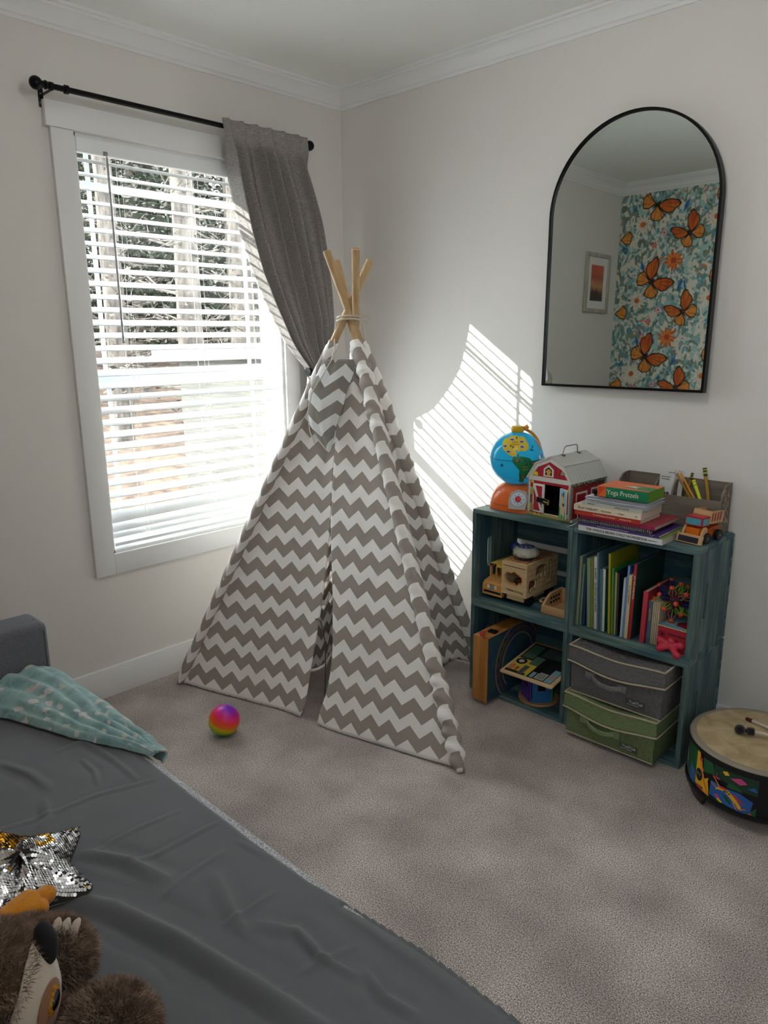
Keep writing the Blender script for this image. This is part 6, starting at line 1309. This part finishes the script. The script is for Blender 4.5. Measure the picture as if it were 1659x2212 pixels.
def blf(s, v):
    n_ = curve(near_e, s); f_ = curve(far_e, s); x = lerp(f_[0], n_[0], v); y = lerp(f_[1], n_[1], v)
    th_ = .010 + .040 * s ** .8 * math.sin(PI * min(1, v * .92 + .04)) ** .5 + .055 * max(0, s - .55) ** 1.2 * (1 - v) * 2
    ridge = (.0075 * math.sin(v * 30 + 5 * s + 3 * nz(s * 3, v * 2)) * (.3 + .7 * s) + .004 * nz(s * 7, v * 9)) * min(1, 6 * v * (1 - v) + .1)
    z = SZ + .006 + th_ + ridge
    if v > .94: z -= (v - .94) / .06 * (th_ * .75)
    if v < .22: z -= ((.22 - v) / .22) ** 1.5 * (.10 * (.35 + s)); y += 0.0
    return (x + .004 * nz(s * 9, 3), y + (.018 * math.sin(PI * min(1, v / .22)) if v < .22 else 0) + .006 * nz(s * 12, v * 3), z)
g = B(); g.grid(blf, 150, 90, uvf=lambda s, v: (s * .75, v * .32)); tag(g.obj('fleece_blanket', blmat(), ang=180, thick=.006), 'teal fleece blanket with pale dots folded at the arm end of the futon', 'blanket')

# ---------------- star sequin pillow
BZ = SZ + .006
t = thing('sequin_star_plush', 'star shaped plush pillow covered in silver and gold sequins on the futon', 'star pillow', (1.465, -2.288, BZ))
def starR(a, R=.155, r=.084, ph=math.radians(37.4)):
    q = ((a - ph) / (2 * PI / 5)) % 1; q = min(q, 1 - q) * 2          # 0 at tip, 1 at valley
    tx, ty = R, 0; vx, vy = r * math.cos(PI / 5), r * math.sin(PI / 5); th_ = q * PI / 5
    d = (vy - ty) * math.cos(th_) - (vx - tx) * math.sin(th_); rr = (tx * vy - ty * vx) / d if abs(d) > 1e-9 else R
    return rr * (.94 if q < .08 else 1)
def starp(a, f, side):
    f = min(1, max(0, f)); R_ = starR(a); rho = f * R_; ht = .058 * math.sqrt(max(0, 1 - f ** 2.4)) * (1 - .45 * (rho / .172)) * (.82 + .18 * math.cos(5 * (a - math.radians(37.4))) * -1)
    lift = .030 + .03 * max(0, -math.cos(a - 0)) * rho / .17
    return Vector((rho * math.cos(a), rho * math.sin(a), max(.001, lift * (1 - .75 * f * max(0, math.cos(a))) + side * ht * (1 if side > 0 else .55) + .003 * nz(rho * 30, a * 4))))
g = B(); g.grid(lambda s, v: starp(2*PI*s, 1 - v * .999, 1), 120, 24, wrap=True); g.obj('top_cloth', C('sequin_backing', '#3a3a3c', .6), t, ang=180)
g = B(); g.grid(lambda s, v: starp(2*PI*s, 1 - v * .999, -1), 120, 16, wrap=True); g.obj('back_cloth', mat('velvet_grey', '#8d8480', .8, sheen=.5, bump=(500, .2)), t, ang=180)
random.seed(21); gS, gG = B(), B()
def starn(a, f):
    e_ = 1e-3; p = starp(a, f, 1); p1 = starp(a + .02, f, 1); p2 = starp(a, f - .02, 1); n_ = (p1 - p).cross(p2 - p); n_.normalize(); return p, (n_ if n_.z > 0 else -n_)
row = .0052; k_ = 0
for iy in range(-36, 37):
    for ix in range(-36, 37):
        x = ix * row + (row / 2 if iy % 2 else 0); y = iy * row * .86; a = math.atan2(y, x); rho = math.hypot(x, y); R_ = starR(a)
        if rho > R_ * .985: continue
        p, n_ = starn(a, min(.985, rho / R_)); n_ = (n_ + Vector((random.gauss(0, .09), random.gauss(0, .09), random.gauss(0, .05))) + Vector((.0, .25, 0))).normalized()
        u_ = n_.orthogonal().normalized(); v_ = n_.cross(u_); gold = (x < -.045 and y > -.02 and nz(x * 18, y * 18) > -.15) or (.04 < y < .075 and x < -.02 and nz(x * 30, y * 30) > -.1) or (abs(x + .005) < .010 and abs(y + .065) < .01) or random.random() < .006
        gg = gG if gold else gS; r_ = .0036
        c = p + n_ * .0012
        gg.bm.faces.new([gg.bm.verts.new(c + (u_ * math.cos(2*PI*j/9) + v_ * math.sin(2*PI*j/9)) * r_) for j in range(9)])
o = gS.obj('silver_sequins', C('sequin_silver', '#e6e6ea', .24, metal=1.0), t, flat=True); o['kind'] = 'stuff'
o = gG.obj('gold_sequins', C('sequin_gold', '#d99a1c', .18, metal=1.0), t, flat=True); o['kind'] = 'stuff'
g = B(); g.tube([(.030 + .012 * math.cos(a), -.118 + .010 * math.sin(a), .030 + .012 * math.sin(a + .5)) for a in [2*PI*k/16 for k in range(15)]], .0011, 5); g.obj('red_thread', C('thread_red', '#c4303c'), t)

# ---------------- orange footed plush bird
def plush(name, a, b_, **k): return mat(name, a, .95, col2=b_, sc=(60, 60, 60), bump=(700, .5), sheen=.3, **k)
m_of = plush('plush_orange', '#e0921f', '#cf7f14')
t = thing('bird_plush', 'dark plush bird with orange three toed foot lying beside the sequin star', 'plush bird', (1.545, -2.325, BZ)); t.rotation_euler[2] = math.radians(3)
g = B(); heel = Vector((.030, -.055, .042)); tip = Vector((.004, .030, .032)); dv = (tip - heel).normalized(); sv_ = Vector((dv.y, -dv.x, 0)).normalized()
g.tube([heel - dv * .05, heel, lerp(heel, tip, .5), lerp(heel, tip, .9)], [.019, .022, .027, .027], 20)
for lat, fw, r_ in ((-.021, .010, .0165), (.004, .026, .0175), (.023, -.008, .0165)):
    c = tip + sv_ * lat + dv * (fw - .012); dd = (dv + sv_ * lat * 9).normalized()
    g.tube([c - dd * .03, c - dd * .01, c + dd * .006, c + dd * .016, c + dd * .021], [r_ * .8, r_, r_, r_ * .75, .004], 18)
o = g.obj('foot', m_of, t, ang=180); rm = o.modifiers.new('r', 'REMESH'); rm.mode = 'VOXEL'; rm.voxel_size = .0022; rm.use_smooth_shade = True; sm = o.modifiers.new('s', 'SMOOTH'); sm.iterations = 4
g = B(); g.sph((-.075, -.095, .045), (.075, .065, .048), n=28); g.obj('body', plush('plush_black', '#15130f', '#0c0b0a'), t, ang=180)
g = B(); g.sph((-.125, -.03, .045), (.024, .018, .022), n=18); g.obj('beak', plush('plush_redorange', '#c2401c', '#a83614'), t)

# ---------------- brown sloth plush
def fur(g, fn, nrm, n, L_, w_, seed, comb=(0, 0, -.4), keep=None):
    random.seed(seed)
    for k in range(n):
        s, v = random.random(), random.random(); p = fn(s, v)
        if keep and not keep(p): continue
        nn = nrm(p); d = (nn + Vector(comb) * .6 + Vector((random.gauss(0, .28), random.gauss(0, .28), random.gauss(0, .28))) + .5 * Vector((nz(p.x * 40, p.y * 40, p.z * 40), nz(p.y * 40, p.z * 40, p.x * 40 + 5), nz(p.z * 40, p.x * 40, 9)))).normalized()
        l = L_ * random.uniform(.6, 1.2); sd_ = d.cross(Vector((random.gauss(0, 1), random.gauss(0, 1), random.gauss(0, 1)))).normalized() * w_
        q = p - nn * .002; m_ = q + d * l * .55 + nn * l * .12
        v0, v1, v2, v3, v4 = [g.bm.verts.new(x) for x in (q - sd_, q + sd_, m_ + sd_ * .8, q + d * l, m_ - sd_ * .8)]
        g.bm.faces.new((v0, v1, v2, v4)); g.bm.faces.new((v4, v2, v3))
m_fb = mat('fur_skin', '#54402f', .95); m_fur = mat('brown_fur', '#a88f7d', .8, col2='#6e5646', sc=(45, 45, 45), fac=(.38, .62), spec=.25, sheen=.2)
t = thing('sloth_plush', 'brown furry sloth plush with cream face and amber eyes at the near bed corner', 'plush sloth', (1.776, -2.483, BZ))
TL = Vector(t.location)
def ell(c, r, Mr=None):
    c = Vector(c); Mr = Mr or Matrix.Identity(3)
    def f(s, v):
        z = 2 * v - 1; a = 2*PI*s; q = math.sqrt(max(0, 1 - z * z)); return c + Mr @ Vector((r[0] * q * math.cos(a), r[1] * q * math.sin(a), r[2] * z))
    def n_(p):
        d = Mr.transposed() @ (p - c); return (Mr @ Vector((d.x / r[0]**2, d.y / r[1]**2, d.z / r[2]**2))).normalized()
    return f, n_
HC = Vector((.032, .017, .116)); HRR = .1015; HR = (.100, .100, .100)
hD = (Vector((2.845, -2.694, 1.488)) - (TL + HC)).normalized(); hX = Vector((.72406, .68969, -.00795)); hX = (hX - hD * hX.dot(hD)).normalized(); hY = hD.cross(hX)
def hv(x, y, k=1.0):                 # point on the head surface at view-plane offset (x,y) in head radii
    q = max(.0, 1 - x * x - y * y); return HC + (hX * x + hY * y + hD * math.sqrt(q)) * HRR * k
g = B(); f_, n_ = ell(HC, HR); g.grid(lambda s, v: f_(s, min(1, max(0, v))), 48, 30, wrap=True)
lump = [((-.028, .128, .068), (.068, .070, .058)), ((.155, .142, .055), (.070, .068, .058)), ((-.105, .130, .045), (.055, .045, .042)), ((.03, .03, .055), (.13, .09, .055)), ((-.076, .065, .095), (.05, .05, .045))]
for c, r in lump: g.sph(c, r, n=32)
g.obj('body', m_fb, t, ang=180)
def inface(p):
    d = (p - HC) / HRR; x, y = d.dot(hX), d.dot(hY); return not (d.dot(hD) > -.35 and x > .46 + .08 * math.sin(y * 3) and -1.2 < y < .80)
g = B(); fur(g, f_, n_, 21000, .019, .0005, 5, comb=(.1, .1, -.3), keep=inface); g.obj('head_fur', m_fur, t, flat=True)['kind'] = 'stuff'
for k, (c, r) in enumerate(lump):
    f2, n2 = ell(c, r); g = B(); fur(g, f2, n2, (16000, 17000, 8000, 10000, 9000)[k], .018, .0005, 30 + k, comb=(.3, -.2, -.2) if k < 2 else (0, .2, 0)); g.obj('body_fur', m_fur, t, flat=True)['kind'] = 'stuff'
m_face = mat('cream_velour', '#c3b5a6', .9, sheen=.5, bump=(900, .15)); m_fb2 = mat('tan_velour', '#8a5a38', .9, sheen=.4, bump=(900, .15))
g = B(); onsph([(.42, .72), (.62, .77), (.80, .58), (.93, .34), (.985, .05), (.985, -.12), (.90, -.42), (.76, -.64), (.52, -.84), (.36, -.90), (.30, -.60), (.36, -.25), (.40, .10), (.40, .45)], HRR * 1.022, 0, g, 6, HC, hX, hY, hD)
g.obj('face', m_face, t, ang=180, thick=.003)
def fl(c, r): return [(c[0] + r[0] * math.cos(a), c[1] + r[1] * math.sin(a)) for a in [2*PI*k/20 for k in range(20)]]
g = B(); onsph(fl((.82, -.04), (.135, .36)), HRR * 1.055, 0, g, 5, HC, hX, hY, hD); g.obj('eye_patch', m_fb2, t, ang=180)
ec = hv(.85, .05, 1.035); en = (ec - HC).normalized(); Me = fr(ec, hY.cross(en), hY)
g = B(); g.lathe([(0, .0055), (.012, .0055), (.016, .003), (.016, -.003), (0, -.004)], 28, M=Me @ Matrix.Diagonal((.72, 1.25, 1, 1))); g.obj('iris', mat('amber_eye', '#c08a2a', .15, col2='#8a5a1c', sc=(200, 200, 200)), t)
g = B(); g.sph(Me @ Vector((0, .001, .0035)), (.0088, .0150, .006), M=Me.to_3x3(), n=24); g.obj('pupil', C('gloss_black', '#060608', .05, coat=1), t)
nq = HC + (hX * .62 + hY * .76 + hD * .50) * HRR
g = B(); g.sph(nq, (.0170, .031, .016), M=fr((0, 0, 0), (hX * .9 + hY * .44), (hY * .9 - hX * .44)).to_3x3(), n=28); g.obj('nose', mat('navy_velour', '#0b0d12', .85, sheen=.08, bump=(900, .2)), t, ang=180)
g = B(); cl = Vector(lump[0][0]) + Vector((.012, .034, .054))
for k, (dx, dy) in enumerate(((-.014, .004), (-.003, .012), (.009, .006))):
    b_ = cl + hX * dx * 1.2 + hY * 0; tp_ = b_ + hY * .014 + hX * (.004 + dx * .2)
    g.tube([b_ - hY * .02, b_, lerp(b_, tp_, .6), tp_], [.007, .008, .006, .002], 12)
g.obj('claw', m_face, t, ang=180)
# ================================================================ BALL, DRUM, MALLETS
def rainbow():
    m, tt, b = newmat('rainbow_rubber'); N = tt.nodes; L = tt.links; tc = N.new('ShaderNodeTexCoord'); sp = N.new('ShaderNodeSeparateXYZ'); L.new(tc.outputs['Object'], sp.inputs[0])
    ns = N.new('ShaderNodeTexNoise'); ns.inputs['Scale'].default_value = 1; mp = N.new('ShaderNodeMapping'); mp.inputs['Scale'].default_value = (12, 12, 60); L.new(tc.outputs['Object'], mp.inputs[0]); L.new(mp.outputs[0], ns.inputs['Vector'])
    a = N.new('ShaderNodeMath'); a.operation = 'MULTIPLY_ADD'; a.inputs[1].default_value = .018; L.new(ns.outputs['Fac'], a.inputs[0]); L.new(sp.outputs['Z'], a.inputs[2])
    mr = N.new('ShaderNodeMapRange'); mr.inputs[1].default_value = -.052; mr.inputs[2].default_value = .070; L.new(a.outputs[0], mr.inputs[0]); r = N.new('ShaderNodeValToRGB'); e = r.color_ramp.elements
    e[0].position = 0; e[0].color = (*srgb('#157a6a'), 1); e[1].position = 1; e[1].color = (*srgb('#7a1fc0'), 1)
    for p_, c_ in ((.14, '#1f9a2c'), (.30, '#a8c410'), (.42, '#e8c010'), (.55, '#f5701a'), (.68, '#f83a3a'), (.82, '#e8188a')): q = e.new(p_); q.color = (*srgb(c_), 1)
    L.new(mr.outputs[0], r.inputs[0]); L.new(r.outputs[0], b.inputs['Base Color']); b.inputs['Roughness'].default_value = .35; return m
g = B(); g.sph((0, 0, 0), .0595, n=64); o = g.obj('rainbow_ball', rainbow(), None, ang=180); o.location = (.628, -1.272, .0600); o.rotation_euler = (-.25, .30, 0)
tag(o, 'small rainbow coloured rubber ball on the carpet in front of the teepee', 'ball')

DC = Vector((2.243, -.308, 0)); DR, DH, DZ = .209, .210, .050
t = thing('floor_drum', 'round floor drum with tan skin head and colourful animal print sides', 'drum', DC)
m_dk = C('drum_black', '#0e0e12', .4)
g = B(); g.lathe([(DR - .006, DZ + .008), (DR, DZ + .008), (DR, DH - .012), (DR - .006, DH - .012)], 96); g.obj('shell', m_dk, t)
g = B(); g.lathe([(DR - .002, DZ - .004), (DR + .006, DZ - .004), (DR + .008, DZ + .003), (DR + .006, DZ + .010), (DR - .002, DZ + .010)], 96); g.lathe([(DR - .002, DH - .022), (DR + .005, DH - .020), (DR + .006, DH - .010), (DR + .002, DH - .004)], 96); g.obj('hoop', m_dk, t)
n_ft = 3
for k in range(n_ft):
    a0 = math.radians(-140 + 120 * k)
    g = B()
    def ftf(s, v):
        w_ = lerp(.46, .28, v ** .6); a = a0 + (s - .5) * 2 * w_; return ((DR - .004 - .016 * v) * math.cos(a), (DR - .004 - .016 * v) * math.sin(a), lerp(DZ, 0.002, v))
    g.grid(ftf, 16, 6); g.obj('foot', m_dk, t, thick=.012)
def headmat():
    m, tt, b = newmat('drum_skin'); N = tt.nodes; L = tt.links; tc = N.new('ShaderNodeTexCoord'); n1 = N.new('ShaderNodeTexNoise'); n1.inputs['Scale'].default_value = 14; n1.inputs['Detail'].default_value = 6; n1.inputs['Distortion'].default_value = 1.2; L.new(tc.outputs['Object'], n1.inputs['Vector'])
    r = N.new('ShaderNodeValToRGB'); e = r.color_ramp.elements; e[0].position = .3; e[0].color = (*srgb('#a08b68'), 1); e[1].position = .75; e[1].color = (*srgb('#c9b590'), 1); L.new(n1.outputs['Fac'], r.inputs[0]); L.new(r.outputs[0], b.inputs['Base Color']); b.inputs['Roughness'].default_value = .6; return m
g = B(); g.lathe([(0, DH), (DR - .016, DH)], 96); g.obj('drum_head', headmat(), t)
g = B(); g.lathe([(DR - .018, DH - .0005), (DR - .012, DH + .0015), (DR - .003, DH + .0005), (DR + .003, DH - .004), (DR + .0045, DH - .010), (DR + .002, DH - .013)], 96); g.obj('rim', C('rim_taupe', '#8f8577', .45), t)
# printed figures wrapped around the shell; (arc metres from the camera-facing middle, height above shell base)
TH0 = math.radians(-128)
g = B()
def wrap(poly, mi, l=0, cuts=4):
    bm2 = bmesh.new(); f = bm2.faces.new([bm2.verts.new((x, y, 0)) for x, y in poly]); bmesh.ops.triangulate(bm2, faces=[f]); bmesh.ops.subdivide_edges(bm2, edges=bm2.edges[:], cuts=cuts, use_grid_fill=True)
    mp = {}; n0 = len(g.bm.faces); r_ = DR + .0012 + .0004 * l
    for v in bm2.verts: a = TH0 + v.co.x / DR; mp[v] = g.bm.verts.new((r_ * math.cos(a), r_ * math.sin(a), DZ + .010 + v.co.y))
    for f in bm2.faces: g.bm.faces.new([mp[v] for v in f.verts])
    bm2.free(); g._fin(n0, mi)
Hs = DH - .034 - DZ
DG, DBl, DY, DO, DB, DP, DW, DRd = range(8)
wrap([(-.20, .002), (-.005, .002), (-.005, Hs), (-.20, Hs)], DG); wrap([(-.055, .0), (-.018, .0), (-.014, .03), (-.022, .055), (-.030, .05), (-.045, .065), (-.052, .04)], DBl, 1)
wrap([(-.13, .01), (-.10, .01), (-.09, .05), (-.10, .09), (-.115, .07), (-.13, .05)], DW, 1); wrap([(-.12, .085), (-.105, .09), (-.10, .11), (-.115, .115)], DP, 1)
wrap([(-.010, Hs), (.005, Hs), (.020, .088), (.026, .064), (.032, .05), (.050, .062), (.047, .050), (.052, .030), (.056, .0), (-.010, .012)], DY, 2)
wrap([(.004, Hs), (.018, .100), (.022, .082), (.028, .078), (.024, .068), (.031, .062), (.028, .052), (.040, .038), (.056, .0), (.050, .004), (.028, .040), (.012, .085)], DO, 3)
wrap([(.008 + .0155 * math.cos(a), .050 + .0215 * math.sin(a)) for a in [2*PI*k/20 for k in range(20)]], DB, 4, 2)
for x in (.002, .013):
    wrap([(x + .0030 * math.cos(a), .052 + .004 * math.sin(a)) for a in [2*PI*k/10 for k in range(10)]], DW, 5, 1); wrap([(x + .0018 * math.cos(a), .052 + .0025 * math.sin(a)) for a in [2*PI*k/8 for k in range(8)]], DB, 6, 1)
wrap([(.0, .004), (.004, .016), (.010, .014), (.020, .018), (.026, .012), (.036, .004), (.036, .001)], DRd, 4, 2); wrap([(.022, .014), (.030, .018), (.027, .008)], DB, 5, 1)
wrap([(.004, .110), (.020, .112), (.018, .103), (.010, .098)], DRd, 4, 1)
wrap([(.026, .07), (.07, .085), (.06, .12), (.02, .12)], DG, 0.5); wrap([(.056, .012), (.17, -.002), (.185, .012), (.19, .045), (.15, .062), (.10, .060), (.060, .062)], DBl, 1); wrap([(.11, .066), (.16, .066), (.15, .078), (.12, .084)], DG, 1)
wrap([(.078, .040), (.088, .046), (.110, .048), (.126, .034), (.142, .022), (.150, .010), (.160, .006), (.158, .018), (.146, .034), (.128, .050), (.110, .060), (.090, .056), (.080, .048)], DY, 3)
wrap([(.126, .050), (.140, .042), (.154, .030), (.168, .026), (.160, .036), (.142, .050)], DRd, 3.5, 2); wrap([(.084, .054), (.100, .062), (.118, .058), (.11, .053)], DRd, 4, 2)
for p_ in ([(.080, .046), (.060, .054), (.060, .057), (.082, .050)], [(.088, .056), (.064, .082), (.068, .083), (.092, .058)], [(.132, .026), (.146, .002), (.150, .003), (.137, .026)], [(.155, .012), (.172, .016), (.172, .013), (.157, .008)]): wrap(p_, DO, 3.6, 2)
for (x, y) in ((.108, .050), (.115, .051), (.122, .047)): wrap([(x + .0028 * math.cos(a), y + .0028 * math.sin(a)) for a in [2*PI*k/8 for k in range(8)]], DB, 5, 1)
wrap([(.100, .038), (.118, .034), (.130, .020), (.128, .012), (.112, .022)], DG, 3); wrap([(.082, .010), (.098, .004), (.104, .008), (.090, .016)], DY, 2); wrap([(.074, .022), (.086, .028), (.094, .018), (.084, .014)], DP, 3); wrap([(.070, .085), (.086, .083), (.092, .079), (.078, .078)], DP, 2); wrap([(.072, .096), (.080, .092), (.078, .088)], DP, 2); wrap([(.160, -.004), (.20, -.006), (.20, .03), (.185, .012)], DG, 2)
wrap([(.066, .086), (.12, .078), (.20, .066), (.20, .122), (.066, .122)], 8, .4)
wrap([(.12, .10), (.15, .112), (.17, .10), (.15, .09)], DP, 2); wrap([(.095, .112), (.11, .118), (.118, .108), (.104, .102)], DY, 2); wrap([(.17, .085), (.19, .095), (.20, .08)], DBl, 2)
wrap([(.060, -.002), (.16, -.004), (.12, .004), (.056, .008)], 8, .6)
wrap([(.176, .004), (.190, .002), (.186, .010)], DP, 3)
g.obj('printed_wrap', [C('wrap_green', '#1d5a33', .35), C('wrap_blue', '#2b62b0', .35), C('wrap_yellow', '#e8b41c', .35), C('wrap_orange', '#e0812a', .35), C('wrap_black', '#101014', .35), C('wrap_pink', '#d0478a', .35), C('wrap_white', '#c9ccd6', .35), C('wrap_red', '#c23a4a', .35), C('wrap_darkgreen', '#1a3d2a', .35)], t, ang=180)
text('REMO', .015, fr((.015, .150, DH + .0006), (.75, -.66, 0), (.66, .75, 0)), C('stamp_brown', '#6f5f45'), t)
def zmal(): return DH + .0008
m_stk = C('stick_white', '#cfc2b8', .45)
t2 = thing('drum_mallet', 'drum mallet with a round black felt head lying on the drum', 'mallet', (2.181, -.324, zmal() + .0165))
g = B(); d = Vector((.925, .38, 0)).normalized(); g.sph((0, 0, .0), (.0165, .0165, .0160), n=24)
g.obj('felt_head', mat('black_felt', '#101013', .95, bump=(700, .6), sheen=.3), t2)
g = B(); g.tube([d * .014, d * .018, d * .024, d * .040, d * .043], [.006, .006, .0125, .0125, .009], 14); g.obj('felt_collar', mat('black_felt', '#101013', .95, bump=(700, .6)), t2)
g = B(); g.tube([d * .040, d * .175 + Vector((0, 0, -.006))], .0052, 12); g.obj('stick', m_stk, t2)
t3 = thing('drum_mallet', 'drum mallet stick with a dark red end cap lying on the drum', 'mallet', (2.166, -.214, zmal() + .006))
d = Vector((.98, -.20, 0)).normalized(); g = B(); g.tube([d * .020, d * .185], .0052, 12); g.obj('stick', m_stk, t3)
g = B(); g.tube([d * -.001, d * .002, d * .021], [.003, .0058, .0062], 14); g.obj('end_cap', C('cap_maroon', '#571522', .5), t3)

# ================================================================ nest sub-parts under the part they sit on
def nest(root, par, kids):
    base = lambda o: o.name.split('.')[0]
    P = [c for c in root.children if base(c) == par]
    if not P: return
    for c in list(root.children):
        if base(c) in kids and not c.children:
            cc = sum((Vector(b) for b in c.bound_box), Vector()) / 8
            p = min(P, key=lambda q: (sum((Vector(b) for b in q.bound_box), Vector()) / 8 - cc).length)
            c.parent = p
RULES = {'toy_barn': [('walls', ['painted_front', 'painted_side', 'interior']), ('roof', ['roof_seams', 'wire_handle']), ('door', ['door_print', 'hinge', 'latch']), ('open_door', ['door_picture'])],
 'toy_globe': [('base', ['vent_slots', 'dial_plate', 'dial_ring', 'dial_knob', 'dial_marks']), ('sphere', ['continents', 'equator_band', 'lettering'])],
 'fabric_storage_bin': [('handle', ['stitching']), ('label_patch', ['lettering'])], 'toy_dump_truck': [('blade', ['blade_print']), ('cab', ['cab_windows']), ('dump_bed', ['red_stripes'])],
 'shape_sorting_truck': [('front_panel', ['lettering', 'painted_outlines']), ('lid', ['roof_print'])], 'floor_drum': [('shell', ['printed_wrap']), ('drum_head', ['lettering'])],
 'toy_bus': [('body', ['grille']), ('roof', ['sign_strip'])], 'puzzle_board': [('board', ['picture'])], 'card_box': [('box_body', ['lid_print', 'star_print', 'lettering'])],
 'card_game_box': [('box_body', ['box_print', 'lettering'])], 'picture_book': [('cover', ['lettering'])], 'paperback_book': [('cover', ['lettering'])], 'picture_card': [('card_sheet', ['lettering', 'drawing'])],
 'sequin_star_plush': [('top_cloth', ['silver_sequins', 'gold_sequins'])], 'sloth_plush': [('face', ['eye_patch', 'iris', 'pupil', 'snout', 'nose'])], 'desk_organizer': [('side_board', ['scribble'])],
 'toy_wagon': [('wagon_body', ['peg_holes', 'loop'])], 'framed_picture': [('mat_board', ['print'])], 'wooden_play_case': [('case_half', ['painted_track', 'latch'])], 'arched_mirror': [('frame', ['backing'])],
 'lighted_spinner_toy': [('case', ['bubble_pad'])], 'teepee': [('pole_sleeve', ['tie_toggle']), ('top_flap', ['flap_cord'])], 'futon_sofa': [('armrest', ['seam'])]}
for o in list(COL.objects):
    k = o.name.split('.')[0]
    if o.parent is None and k in RULES:
        for par, kids in RULES[k]: nest(o, par, kids)
